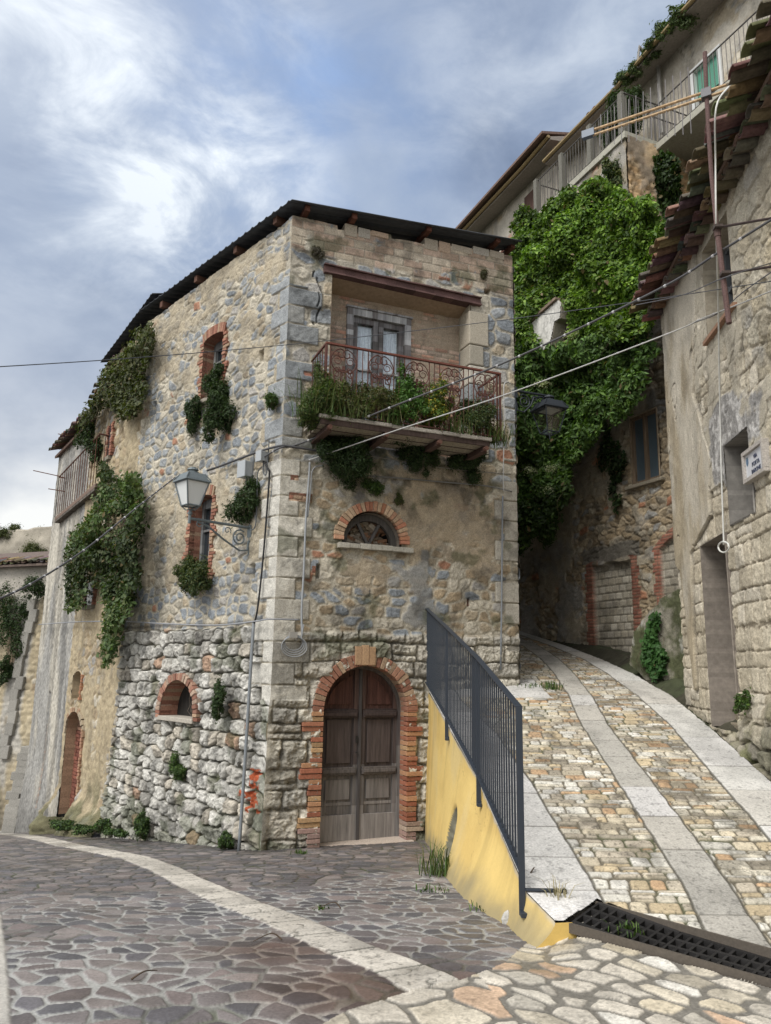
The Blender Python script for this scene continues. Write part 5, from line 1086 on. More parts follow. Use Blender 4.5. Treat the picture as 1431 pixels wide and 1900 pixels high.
for (x0,y0,x1,y1,wd,nn_) in ((2,1405,62,1110,.26,.13),(8,1555,47,1385,.42,.5)):
    A_=WB.px(x0,y0,nn_); B_=WB.px(x1,y1,nn_); k=14
    m=MB()
    for i in range(k):
        t0,t1=i/k,(i+1)/k; s0_,z0_=A_[0]+(B_[0]-A_[0])*t0,A_[1]+(B_[1]-A_[1])*t0; s1_,z1_=A_[0]+(B_[0]-A_[0])*t1,A_[1]+(B_[1]-A_[1])*t1; e=random.uniform(-.09,.09)
        m.hexa([WB.p(s0_-wd/2+e,z0_-.05,-.1),WB.p(s0_+wd/2+e,z0_-.05,-.1),WB.p(s0_+wd/2+e,z0_-.05,nn_),WB.p(s0_-wd/2+e,z0_-.05,nn_),WB.p(s1_-wd/2+e,z1_,-.1),WB.p(s1_+wd/2+e,z1_,-.1),WB.p(s1_+wd/2+e,z1_,nn_),WB.p(s1_-wd/2+e,z1_,nn_)],jit((.27,.26,.235),.15))
    m.build('raking_buttress','stone',fb,bevel=.02)
WB2=Wall((-9.0,23.0),-76); relief('upper_wall',WB2,-.6,8,2.9,lambda s:4.55-.03*s+.05*fbm(s*3,s*0,550,3),.06,lambda S,Z:(0*S,C3((.40,.375,.33),S)*(.6+.7*fbm(S*1.5,Z*3,551,5,.6))[...,None]),'plaster',fb)
m=MB(); m.hexa([WB2.p(-.6,4.5,.25),WB2.p(8,4.3,.25),WB2.p(8,5.0,-1.6),WB2.p(-.6,5.2,-1.6),WB2.p(-.6,4.56,.25),WB2.p(8,4.36,.25),WB2.p(8,5.06,-1.6),WB2.p(-.6,5.26,-1.6)],(.13,.10,.085)); m.build('roof_deck','tile',fb); tile_eave('eave_tiles',fb,WB2,-.5,8,4.55,.3,.35,2,zf=lambda s:-.02*s,seed=12)
WB3=Wall((-9.4,27.5),-78); ru=thing('ruined_gable',tuple(WB3.p(1,3)),'roofless ochre wall with weeds on top, behind the tiled roof at far left','wall')
relief('wall',WB3,-1.2,10,-4.5,lambda s:6.60+.10*np.exp(-((s-1.2)/1.2)**2)-.03*s+.12*fbm(s*3,s*0,560,3),.07,lambda S,Z:(.1*fbm(S*3,Z*3,561,4),C3((.34,.31,.255),S)*(.35+1.15*fbm(S*1.8,Z*1.8,562,5,.6))[...,None]),'stone',ru,edge=1,back=.5)
m=MB(); wallbox(m,WB3.p(-1.2,0,-.5),WB3.p(10,0,-.5),-5,6.2,-.15,(.3,.25,.19)); wallbox(m,WB.p(-.5,0,-.6),WB.p(7,0,-.6),-4,3.2,-.1,(.3,.27,.22)); m.build('back_face','stone',ru)

# ------------------------------------------------------------ near house on the right
WR1=Wall((4.39,11.4),6); nh=thing('right_house',tuple(WR1.p(-2,.8)),'near tufa block house half covered in pale beige render, under ragged tile eaves','house')
PX=WR1.px
dl=PX(1306,1014); drr=PX(1347,990); db=PX(1322,1262); dbr=PX(1366,1292)
DR1=[(dl[0],.95),(dl[0],dl[1]),(drr[0]-.08,dl[1]+.02),(drr[0]-.12,.95)]
nl=PX(1350,829); nr=PX(1376,806); nlb=PX(1361,974); NR1=[(nl[0],nlb[1]),(nl[0],nl[1]),(nr[0]-.30,nl[1]),(nr[0]-.30,nlb[1])]
wl_=PX(1309,470); wr_=PX(1350,400); wb_=PX(1360,600); wlb=PX(1320,655); WIN1=[(wl_[0]-.0,wlb[1]+.15),(wl_[0],wl_[1]),(wr_[0]-.1,wl_[1]),(wr_[0]-.1,wlb[1]+.15)]
print('R1',DR1,NR1,WIN1)
def r1fn(S,Z):
    # squared tufa blocks in courses
    h,c,m=coursed(S,Z,.40,.235,600,[(.49,.44,.345),(.45,.40,.31),(.52,.475,.39),(.41,.365,.28)],[.35,.3,.2,.15],(.25,.215,.16),mw=.012,rel=.018,jx=.6,split=.08,warp=.02,rough=.014,var=.16,tilt=.4,dome=.4,noise_e=.016)
    # upper part right: bulging rubble
    h5,c5,m5,_=masonry(S,Z,.38,.30,610,[(.46,.40,.29),(.49,.45,.36),(.41,.36,.27),(.37,.35,.31)],[.4,.3,.2,.1],(.36,.32,.25),mw=.12,rel=.03,jx=.8,jy=.6,warp=.08,rough=.03,dome=.1)
    t=sst(5.0,5.4,Z+.8*(fbm(S*.9,Z*.9,611,3)-.5)-.6*(S+3.3))*sst(-2.95,-3.4,S+.5*(fbm(S*2,Z*2,609,3)-.5)); h=h*(1-t)+h5*t; c=lerp(c,c5,t)
    n=fbm(S*1.2,Z*1.2,612,5,.6); pn=fbm(S*9,Z*5,613,5,.6); wv=.25*(fbm(S*0+1,Z*.9,614,3)-.5)
    # big sheet of smooth beige render on the far edge, broken along a wavy line
    edge=np.interp(Z,[1.4,2.2,3.25,3.6,4.3,5.4,6.2,7.2],[-.62,-.66,-.72,-1.75,-1.85,-1.25,-1.55,-1.9])
    bot=np.interp(S,[-1.9,-.9,-.75,-.55,-.2,.2],[3.3,3.3,1.5,1.4,3.05,3.25])
    d=np.minimum(S-(edge+wv*1.2+.06*(n-.5)),(Z-bot+.12*(fbm(S*5,Z*3,615,3)-.5))*.8); pr=sst(-.005,.012,d)
    sc=lerp(C3((.49,.45,.375),S),C3((.38,.325,.235),S),sst(.45,.7,fbm(S*1.8,Z*.7,616,5)+.18*sst(4.6,3.3,Z))); sc=sc*(.80+.4*pn)[...,None]; c=lerp(c,sc,pr); h=h*(1-pr)+pr*(.055+.02*(pn-.5)+.03*(n-.5))
    ed=sst(.05,.0,np.abs(d+.012))*(1-pr); c=c*(1-.55*ed)[...,None]; h=h-.02*ed
    # second coat: thinner render with diagonal cracks over the upper blocks
    t2=sst(.44,.52,n+.12*(Z>4.4)-.03)*(Z>3.9)*(1-pr)*(1-.6*t); c2=C3((.46,.42,.34),S)*(.75+.5*pn)[...,None]; c=lerp(c,c2,t2*.85); h=h*(1-.7*t2)+.04*t2
    ck=np.abs(fbm(S*1.1+Z*.5,Z*.6,617,4,.55)-.5); k=sst(.006,.001,ck)*(Z>3.5); c=c*(1-.6*k)[...,None]; h=h-.02*k
    # grey pebbly cement band round the niche and sign
    g=sst(.50,.60,1.25-np.hypot((S+2.5)/.95,(Z-4.15)/.75)*.62+.9*(fbm(S*2.2,Z*2.2,618,5)-.5)-.15)*(1-pr); gn=fbm(S*26,Z*26,619,3); gc=lerp(C3((.25,.245,.24),S),C3((.47,.46,.45),S),sst(.5,.62,fbm(S*7,Z*5,620,5)))*(.6+.8*gn)[...,None]; c=lerp(c,gc,g*.92); h=h*(1-.8*g)+g*(.035+.02*(gn-.5))
    # darker mossy foot
    f=sst(1.25,.5,Z+.4*(fbm(S*2,Z*2,621,4)-.5)+.25*(S+2)); fh,fc,fm,_=masonry(S,Z,.3,.22,622,[(.24,.22,.17),(.28,.26,.21),(.20,.19,.14)],[.4,.3,.3],(.13,.12,.085),mw=.15,rel=.07,rough=.03); gm=sst(.45,.65,fbm(S*4,Z*4,623,5)); fc=lerp(fc,C3((.10,.11,.035),S),gm*.7); c=lerp(c,fc,f); h=h*(1-f)+(fh+.10)*f
    c=c*(1-.2*sst(.5,.68,fbm(S*3,Z*1.6,624,5)))[...,None]
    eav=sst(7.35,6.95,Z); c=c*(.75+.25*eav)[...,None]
    return h,c
def r1hole(S,Z): return inpoly(S,Z,DR1)|inpoly(S,Z,NR1)|inpoly(S,Z,WIN1)
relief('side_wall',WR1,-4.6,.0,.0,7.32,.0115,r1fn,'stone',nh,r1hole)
relief('side_wall_near',WR1,-13,-4.6,-.3,7.32,.05,r1fn,'stone',nh)
m=MB(); a=WR1.p(0,0); b=WR1.p(0,0)+np.array([5,.5,0]); wallbox(m,b-[0,.3,0],a-[0,.3,0],0,7.3,.32,(.36,.31,.23)); wallbox(m,WR1.p(-13,0)+np.array([5,0,0]),WR1.p(-13,0),-1,7.3,-.3,(.36,.31,.23)); wallbox(m,WR1.p(0,0,-.75),WR1.p(-13,0,-.75),-1,7.2,.05,(.12,.10,.08)); m.build('end_wall','stone',nh)
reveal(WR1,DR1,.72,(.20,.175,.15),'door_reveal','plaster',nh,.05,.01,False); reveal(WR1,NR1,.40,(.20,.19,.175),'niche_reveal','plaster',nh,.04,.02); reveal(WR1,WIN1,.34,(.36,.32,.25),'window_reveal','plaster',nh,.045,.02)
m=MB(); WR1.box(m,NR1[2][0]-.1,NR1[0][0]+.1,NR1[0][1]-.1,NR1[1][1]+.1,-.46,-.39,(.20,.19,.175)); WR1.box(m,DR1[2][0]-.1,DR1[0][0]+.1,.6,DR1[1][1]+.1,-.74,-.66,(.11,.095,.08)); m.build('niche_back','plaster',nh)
m=MB()
for i in range(5): WR1.box(m,DR1[3][0]-.05,DR1[0][0]+.05,.62+.13*i,.745+.13*i,-.7,.02-.09*i,jit((.22,.19,.14),.15))
m.build('step','stone',nh,bevel=.02)
m=MB(); WR1.box(m,WIN1[2][0],WIN1[0][0],WIN1[0][1],WIN1[1][1],-.3,-.28,(1,1,1)); m.build('pane','darkglass',nh)
m=MB(); x0,x1,z0,z1=WIN1[2][0],WIN1[0][0],WIN1[0][1],WIN1[1][1]
for q in ((x0,x0+.07,z0,z1),(x1-.07,x1,z0,z1),((x0+x1)/2-.04,(x0+x1)/2+.04,z0,z1)): WR1.box(m,*q,-.3,-.22,(.13,.14,.15))
for q in ((x0,x1,z0,z0+.07),(x0,x1,z1-.07,z1),(x0,x1,(z0+z1)/2,(z0+z1)/2+.05)): WR1.box(m,*q,-.3,-.225,(.13,.14,.15))
m.build('window_frame','wood',nh)
m=MB(); WR1.box(m,x0-.1,x1+.05,z0-.05,z0,-.3,.10,(.30,.18,.12)); m.build('window_sill','brick',nh)
# roof
m=MB(); m.hexa([WR1.p(-13,7.22,.25),WR1.p(.1,7.22,.25),WR1.p(.1,8.6,-4),WR1.p(-13,8.6,-4),WR1.p(-13,7.28,.25),WR1.p(.1,7.28,.25),WR1.p(.1,8.66,-4),WR1.p(-13,8.66,-4)],(.12,.08,.06)); m.build('roof_deck','tile',nh)
tile_eave('roof_tiles',nh,WR1,.18,-7,7.30,.52,.34,3,pitch=.235,seed=21,rough=1.8)
tile_eave('eave_course_tiles',nh,WR1,.05,-7,7.13,.27,.18,1,pitch=.235,seed=22,rough=1.2)
# street name plate
sg=thing('street_sign',tuple(WR1.p(-3.1,4.0)),'white ceramic street name plate in a pale frame, beside the niche on the beige wall','sign')
sa=PX(1378,842,.08); sb_=PX(1416,812,.08); sc_=PX(1378,902,.08); s0,s1=sb_[0],sa[0]; z1=sa[1]; z0=sc_[1]
s0=max(s0,s1-.62); m=MB()
for q in ((s0,s1,z0,z0+.045),(s0,s1,z1-.045,z1)): WR1.box(m,*q,.02,.10,(.40,.37,.34))
for q in ((s0,s0+.045,z0+.045,z1-.045),(s1-.045,s1,z0+.045,z1-.045)): WR1.box(m,*q,.02,.10,(.42,.39,.36))
m.build('frame','stone',sg,bevel=.004); m=MB(); WR1.box(m,s0+.03,s1-.03,z0+.03,z1-.03,.02,.07,(.56,.57,.6)); m.build('plate','paint',sg)
def text_on(w,txt,s,z,n,size,col,parent,name='lettering',align='CENTER',mirror=True):
    cu=bpy.data.curves.new(name,'FONT'); cu.body=txt; cu.size=size; cu.align_x=align; cu.align_y='CENTER'; cu.extrude=.002
    o=bpy.data.objects.new(name,cu); SC.collection.objects.link(o); bpy.context.view_layer.update(); dg=bpy.context.evaluated_depsgraph_get(); me=bpy.data.meshes.new_from_object(o.evaluated_get(dg)); bpy.data.objects.remove(o)
    xd=np.cross([0,0,1.],w.N); M_=Matrix(((xd[0],0,w.N[0],0),(xd[1],0,w.N[1],0),(0,1,0,0),(0,0,0,1))); M_.translation=Vector(w.p(s,z,n)); me.transform(M_)
    a=me.color_attributes.new('Col','FLOAT_COLOR','CORNER'); a.data.foreach_set('color',np.tile([*col,1],len(me.loops)).astype(np.float32)); me.materials.clear(); return link(name,me,'cable',parent)
hh=(z1-z0); 
for i,t_ in enumerate(('VIA','PORTA','BARONE')): text_on(WR1,t_,(s0+s1)/2-.035,z1-.118-.075*i,.074,.068,(.05,.06,.10),sg)
m=MB(); cx_=s1-.10; cz_=z1-.13
m.prism([WR1.p(cx_+a_,cz_+b_,.071) for a_,b_ in ((-.03,.035),(.03,.035),(.03,-.01),(0,-.045),(-.03,-.01))],[WR1.p(cx_+a_,cz_+b_,.075) for a_,b_ in ((-.03,.035),(.03,.035),(.03,-.01),(0,-.045),(-.03,-.01))],(.10,.16,.24)); WR1.box(m,cx_-.02,cx_+.02,cz_+.04,cz_+.055,.071,.076,(.12,.18,.2)); m.build('crest','cable',sg)

# ------------------------------------------------------------ alley wall, end wall
def projpx(V):
    d=V-np.array([0,0,CZ]); z=d@_f; return 715.5+FPX*(d@_r)/z, 950-FPX*(d@_u)/z
WA=Wall((5.175,13.8),-24); ah=thing('alley_house',tuple(WA.p(1,1.5)),'brown rubble house across the ramp with a brown two pane window and bricked up doorway','house')
def aw(*p): return [WA.px(*q) for q in p]
AWn=aw((1172,778),(1222,757),(1177,905),(1228,882)); ws0=(AWn[1][0]+AWn[3][0])/2; ws1=(AWn[0][0]+AWn[2][0])/2; wz0=(AWn[2][1]+AWn[3][1])/2; wz1=(AWn[0][1]+AWn[1][1])/2
AD=aw((1100,1050),(1172,1040)); ad0,ad1=AD[1][0],AD[0][0]; adz=(AD[0][1]+AD[1][1])/2
AB=aw((1226,1010),(1275,985)); ab1,ab0=AB[0][0],AB[1][0]; abz=AB[0][1]
def awfn(S,Z):
    h,c,m,_=masonry(S,Z,.24,.13,700,[(.25,.195,.125),(.29,.235,.16),(.21,.18,.135),(.33,.29,.22),(.24,.235,.22),(.30,.15,.09)],[.3,.25,.2,.14,.1,.02],(.22,.18,.125),mw=.15,rel=.028,jx=.9,jy=.7,warp=.08,p=4.5,rough=.03,dome=.08,tilt=.5)
    n=fbm(S*1.3,Z*1.1,701,5,.6); pn=fbm(S*9,Z*9,702,5,.6); pr=sst(.44,.53,n+.12*(Z>3.6)*(S<1.6)-.1*(S<.55)*(Z>5.2)-.04); pc=lerp(C3((.285,.25,.19),S),C3((.23,.22,.20),S),sst(.4,.6,fbm(S*1.5,Z*1.5,703,4)))*(.68+.64*pn)[...,None]; c=lerp(c,pc,pr*.92); h=h*(1-.75*pr)+pr*(.04+.02*(pn-.5))
    lt=sst(.5,.62,fbm(S*2,Z*2,704,4)+.25*np.exp(-((S-.15)**2/.15+(Z-4.9)**2/.8))); c=lerp(c,c*1.35,lt*.6)
    # bricked up door and its jambs
    hb,cb=bricks(S,Z,.20,.15,705,[(.33,.30,.24),(.38,.35,.29),(.30,.27,.21)],(.22,.20,.16),.02,.02); ind=(S>ad0)&(S<ad1)&(Z<adz+.02*np.sin(S*9)); h=np.where(ind,hb-.09,h); c=np.where(ind[...,None],cb*(.8+.4*sst(4,2,Z))[...,None],c)
    tooth=.05*(np.floor(Z/.2).astype(int)%2); jb=((np.abs(S-ad0+.09)<.10+tooth)|(np.abs(S-ad1-.08)<.10+tooth))&(Z<adz+.08)&~ind; hj,cj=bricks(S,Z,.2,.062,706,[(.24,.095,.065),(.20,.08,.055),(.28,.13,.09)],(.14,.105,.075),.012,.012); h=np.where(jb,hj+.02,h); c=np.where(jb[...,None],cj,c)
    lin=(S>ad0-.25)&(S<ad1+.3)&(np.abs(Z-adz-.22-.03*np.sin(S*7))<.13+.04*n); c=np.where(lin[...,None],C3((.16,.145,.12),S)*(.7+.6*pn)[...,None],c)
    # second bricked opening under a brick arch
    cs=ab0-.1; R0=ab1-cs; inb=(S<ab1)&(Z<abz+.16-((S-cs)/R0)**2*.25)&(Z>2.5); h=np.where(inb,hb-.06,h); c=np.where(inb[...,None],cb*.85,c); zarc=abz+.16-((S-cs)/R0)**2*.25
    ar=(((np.abs(Z-zarc-.08)<.09)&(S<ab1+.1))|((np.abs(S-ab1-.06)<.08+tooth)&(Z<zarc+.15)))&(Z>2.6)&~inb; h=np.where(ar,hj+.03,h); c=np.where(ar[...,None],cj*1.1,c)
    lo=sst(.45,.6,fbm(S*1.5,Z*1.5,707,4)+.35*sst(2.6,1.8,Z-.0*S)-.1); c=c*(1-.35*lo)[...,None]
    return h,c
relief('front_wall',WA,-2.2,5.2,1.0,9.2,.017,awfn,'stone',ah,lambda S,Z:(S>ws0)&(S<ws1)&(Z>wz0)&(Z<wz1))
wbt=WA.p(-2.2,0)+np.array([2.5,0,0])
m=MB(); wallbox(m,WA.p(5.2,0,-.75),WA.p(-2.2,0,-.75),.5,9.1,-.2,(.2,.17,.13)); m.build('back_wall','stone',ah)
r=thing('window',tuple(WA.p((ws0+ws1)/2,wz0)),None,None); r.parent=ah; r.location=Vector(WA.p((ws0+ws1)/2,wz0))-ah.location
reveal(WA,[(ws0,wz0),(ws0,wz1),(ws1,wz1),(ws1,wz0)],.2,(.25,.2,.14),'reveal','plaster',r,.06,.03)
m=MB(); bc=(.17,.125,.085); f=.05
for q in ((ws0,ws0+f,wz0,wz1),(ws1-f,ws1,wz0,wz1),((ws0+ws1)/2-.035,(ws0+ws1)/2+.035,wz0,wz1)): WA.box(m,*q,-.1,.03,jit(bc,.1))
for q in ((ws0,ws1,wz0,wz0+f),(ws0,ws1,wz1-f,wz1)): WA.box(m,*q,-.1,.033,jit(bc,.1))
m.build('frame','wood',r,bevel=.006)
for a_,b_ in ((ws0+f,(ws0+ws1)/2-.035),((ws0+ws1)/2+.035,ws1-f)):
    m=MB(); WA.box(m,a_,b_,wz0+f,wz1-f,-.05,-.04,(1,1,1)); m.build('pane','skyglass',r)
m=MB(); WA.box(m,ws0-.1,ws1+.15,wz0-.08,wz0-.01,-.1,.12,(.24,.21,.16)); m.build('sill','stone',r,bevel=.015)
WEe=Wall(tuple(WA.p(4.75,0)[:2]),-82)
eh=thing('alley_end_house',tuple(WEe.p(1,2.4)),'dark rubble wall closing the alley, with a black open doorway under the ivy','house')
ed=[WEe.px(1010,1068),WEe.px(980,1068),WEe.px(1005,1185)]; es0,es1=sorted((ed[0][0],ed[1][0]))
relief('front_wall',WEe,-.3,4.2,1.8,9,.03,lambda S,Z:(lambda q:(q[0],q[1]*.8))(awfn(S+7,Z+9)),'stone',eh,lambda S,Z:(S>es0)&(S<es1)&(Z<ed[0][1]))
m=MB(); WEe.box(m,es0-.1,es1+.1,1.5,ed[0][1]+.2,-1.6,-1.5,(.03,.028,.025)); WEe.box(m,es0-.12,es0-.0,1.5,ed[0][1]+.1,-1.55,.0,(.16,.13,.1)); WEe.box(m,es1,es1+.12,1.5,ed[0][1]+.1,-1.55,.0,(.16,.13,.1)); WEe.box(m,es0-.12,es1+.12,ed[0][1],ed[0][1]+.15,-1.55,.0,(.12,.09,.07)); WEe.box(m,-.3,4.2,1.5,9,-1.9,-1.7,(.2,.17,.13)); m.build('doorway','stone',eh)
# mossy parapet slab in front
WM=Wall((4.62,12.75),-30); MP=[WM.px(*q) for q in ((1170,1232),(1180,1172),(1208,1134),(1224,1120),(1228,1110),(1262,1092),(1284,1120),(1300,1320),(1240,1300))]
ms=thing('mossy_parapet',tuple(WM.p(.5,1.4)),'mossy rendered stair parapet leaning at the foot of the brown alley house','wall')
def mfn(S,Z):
    n=fbm(S*4,Z*3,720,5,.65); g=sst(.42,.6,fbm(S*2.5,Z*2,721,5,.6)); v=fbm(S*9,Z*2,723,4); c=lerp(C3((.22,.205,.165),S),C3((.075,.082,.042),S),g)*(.5+1.0*n)[...,None]; w=sst(.6,.7,v)*sst(.5,.6,n); c=lerp(c,C3((.36,.35,.32),S),w*.8); return .10*(n-.5)+.05*(v-.5)+.04,c
xs=[q[0] for q in MP]; zs_=[q[1] for q in MP]; relief('rendered_face',WM,min(xs),max(xs),min(zs_),max(zs_),.015,mfn,'stone',ms,lambda S,Z:~inpoly(S,Z,MP))
m=MB(); m.prism([WM.p(a_,b_,.01) for a_,b_ in MP],[WM.p(a_,b_,-.30) for a_,b_ in MP],(.17,.165,.11)); m.build('core','stone',ms)

# ------------------------------------------------------------ upper house on the hill
W2=Wall((7.3,15.75),-22); uh=thing('upper_house',tuple(W2.p(2,8)),'tall pale rendered house high on the hill with long eaves, balconies and a green shutter','house')
EO=.6
ep=[W2.px(*q,EO) for q in ((1288,8),(1150,166),(1025,292))]; ep2=[W2.px(*q,EO) for q in ((1029,250),(968,321),(868,426))]
print('EAVE',ep,ep2)
ez=lambda s:np.interp(s,[ep[0][0],ep[1][0],ep[2][0]],[ep[0][1],ep[1][1],ep[2][1]])
def uhfn(S,Z):
    n=fbm(S*.8,Z*.5,730,5,.6); pn=fbm(S*5,Z*4,731,5,.65); c=lerp(C3((.42,.39,.335),S),C3((.34,.31,.26),S),sst(.38,.62,n))*(.74+.52*pn)[...,None]
    # bare masonry and pink render showing in a big patch
    k=sst(.52,.6,1.2-np.hypot((S-3.2)/1.1,(Z-14.7)/1.6)*.6+.8*(fbm(S*1.7,Z*1.7,732,5)-.5)-.15); c=lerp(c,C3((.36,.21,.15),S)*(.7+.6*pn)[...,None],k*.85)
    k=sst(.54,.62,fbm(S*1.1+4,Z*.9,733,5)+.12*(Z<12)); hb,cb,_,_2=masonry(S,Z,.3,.2,734,[TAN,CRM,GRY],[.4,.3,.3],(.33,.28,.2)); c=lerp(c,cb,k*.8)
    st=sst(.5,.7,fbm(S*3,Z*.3,735,5)); c=c*(1-.3*st)[...,None]; ck=np.abs(fbm(S*.9,Z*.7,736,4)-.5); c=c*(1-.5*sst(.006,.001,ck))[...,None]
    return .03*(n-.5)+.02*(pn-.5)-.02*k,c
GW=[W2.px(1289,138),W2.px(1332,91),W2.px(1300,190)]; gs0,gs1=sorted((GW[0][0],GW[1][0])); gz1=(GW[0][1]+GW[1][1])/2; gz0=gz1-1.75
SW=[W2.px(1275,300),W2.px(1310,265),W2.px(1285,330)]; ss0,ss1=sorted((SW[0][0],SW[1][0])); sz1=(SW[0][1]+SW[1][1])/2; sz0=sz1-.85
relief('front_wall',W2,-7,5.8,7.4,lambda s:ez(s)+.1,.04,uhfn,'plaster',uh,lambda S,Z:((S>gs0)&(S<gs1)&(Z>gz0)&(Z<gz1))|((S>ss0)&(S<ss1)&(Z>sz0)&(Z<sz1)))
m=MB(); 
pa=W2.p(-7,0,-.3); pb=W2.p(5.8,0,-.3); wallbox(m,pb,pa,7,16.9,-.15,(.3,.27,.22)); wallbox(m,pb+np.array([6,2.5,0]),pb,7,16.9,-.2,(.36,.33,.28)); m.build('back_wall','plaster',uh)
def eave(wl,s0,s1,zf,parent,name,k=16,dn=0):
    m=MB()
    for i in range(k):
        a_,b_=s0+(s1-s0)*i/k,s0+(s1-s0)*(i+1)/k; za,zb_=float(zf(a_)),float(zf(b_))
        m.hexa([wl.p(a_,za+dn,EO),wl.p(b_,zb_+dn,EO),wl.p(b_,zb_+.10+dn,-.1),wl.p(a_,za+.10+dn,-.1),wl.p(a_,za+.10+dn,EO),wl.p(b_,zb_+.10+dn,EO),wl.p(b_,zb_+.5+dn,-.6),wl.p(a_,za+.5+dn,-.6)],jit((.24,.215,.19),.06))
    m.build(name,'plaster',parent)
    m=MB(); m.tube([wl.p(s,float(zf(s))+.09+dn,EO+.06) for s in np.linspace(s0,s1,12)],.055,(.27,.20,.10),7); return m.build('gutter','iron',parent)
eave(W2,-7,5.6,ez,uh,'eave')
tile_eave('roof_tiles',uh,W2,-6.8,5.6,0,EO+.02,.3,1,pitch=.27,seed=31,zf=lambda s:float(ez(s))+.12)
m=MB(); m.hexa([W2.p(-7,float(ez(-7))+.2,.5),W2.p(5.6,float(ez(5.6))+.2,.5),W2.p(5.6,float(ez(5.6))+1.6,-5),W2.p(-7,float(ez(-7))+1.6,-5),W2.p(-7,float(ez(-7))+.28,.5),W2.p(5.6,float(ez(5.6))+.28,.5),W2.p(5.6,float(ez(5.6))+1.7,-5),W2.p(-7,float(ez(-7))+1.7,-5)],(.15,.1,.08)); m.build('roof_deck','tile',uh)
# green shuttered door
r=thing('shuttered_window',tuple(W2.p((gs0+gs1)/2,gz0)),None,None); r.parent=uh; r.location=Vector(W2.p((gs0+gs1)/2,gz0))-uh.location
m=MB(); 
for q in ((gs0-.1,gs0,gz0,gz1+.1),(gs1,gs1+.1,gz0,gz1+.1),(gs0,gs1,gz1,gz1+.1)): W2.box(m,*q,-.22,.05,(.55,.56,.55))
m.build('frame','paint',r); m=MB(); z=gz1
while z>gz1-.75: W2.box(m,gs0,gs1,z-.055,z-.006,-.10,-.05,(.085,.27,.19)); z-=.055
m.build('roller_shutter','paint',r); m=MB(); W2.box(m,gs0,gs1,gz0,gz1,-.2,-.18,(1,1,1)); m.build('pane','darkglass',r)
m=MB(); 
for s in (gs0+.02,(gs0+gs1)/2,gs1-.06): W2.box(m,s,s+.05,gz0,gz1-.7,-.18,-.13,(.5,.52,.55))
m.build('sash','paint',r)
r=thing('small_window',tuple(W2.p((ss0+ss1)/2,sz0)),None,None); r.parent=uh; r.location=Vector(W2.p((ss0+ss1)/2,sz0))-uh.location
reveal(W2,[(ss0,sz0),(ss0,sz1),(ss1,sz1),(ss1,sz0)],.3,(.34,.3,.23),'reveal','plaster',r,.05,.08); m=MB(); W2.box(m,ss0,ss1,sz0,sz1,-.3,-.28,(1,1,1)); m.build('pane','darkglass',r); m=MB()
for q in ((ss0,ss0+.06,sz0,sz1),(ss1-.06,ss1,sz0,sz1),((ss0+ss1)/2-.03,(ss0+ss1)/2+.03,sz0,sz1),(ss0,ss1,sz1-.06,sz1)): W2.box(m,*q,-.28,-.22,(.1,.1,.1))
m.build('frame','wood',r)
# downpipe
m=MB(); d0=W2.px(1222,125,.1); d1=W2.px(1226,230,.1); m.tube([W2.p(d0[0]+.2,float(ez(d0[0]))+.0,EO),W2.p(d0[0]+.1,d0[1]+.5,.6),W2.p(d0[0],d0[1],.1),W2.p(d0[0],d1[1]-.3,.1)],.055,(.26,.25,.23),8); m.build('downpipe','iron',uh)
# balcony along it
def balcony(name,wl,s0,s1,z,n1,parent,endcap=True,rail=1.0,posts=False):
    b=thing(name,tuple(wl.p((s0+s1)/2,z)),None,None); b.parent=parent; b.location=Vector(wl.p((s0+s1)/2,z))-parent.location
    m=MB(); k=8
    for i in range(k): a_,b_=s0+(s1-s0)*i/k,s0+(s1-s0)*(i+1)/k; wl.box(m,a_,b_,z-.17,z+random.uniform(-.005,.005),-.05,n1,jit((.33,.32,.27),.08))
    m.build('slab','plaster',b,bevel=.01); m=MB(); ic=(.085,.08,.075)
    for s in np.arange(s0+.03,s1,.115): m.tube([wl.p(s,z,n1-.06),wl.p(s,z+rail,n1-.06)],.009,jit(ic,.3),4,cap=False)
    m.tube([wl.p(s0,z+rail,n1-.06),wl.p(s1,z+rail,n1-.06)],.018,(.07,.065,.06),5); m.tube([wl.p(s0,z+.07,n1-.06),wl.p(s1,z+.07,n1-.06)],.012,(.09,.08,.07),5)
    for s in (s0+.02,s1-.02):
        for n_ in np.arange(.1,n1-.1,.12): m.tube([wl.p(s,z,n_),wl.p(s,z+rail,n_)],.009,ic,4,cap=False)
        m.tube([wl.p(s,z+rail,0),wl.p(s,z+rail,n1-.06)],.018,(.07,.065,.06),5)
    m.build('railing','iron',b)
    if posts:
        for s in np.linspace(s0+.1,s1-.1,4): m=MB(); wl.box(m,s-.07,s+.07,z,z+rail+.05,n1-.14,n1+.01,(.15,.145,.125)); m.build('post','stone',b)
    return b
b1=[W2.px(*q,1.1) for q in ((1200,287),(1345,168))]; bz1=(b1[0][1]+b1[1][1])/2+.12; b2=[W2.px(*q,2.0) for q in ((990,388),(1160,272))]; bz2=(b2[0][1]+b2[1][1])/2+.1
print('BALC',b1,b2)
balcony('balcony',W2,-5,b1[0][0],bz1,1.1,uh); balcony('terrace',W2,b2[1][0],min(b2[0][0],9),bz2,2.0,uh,posts=True)
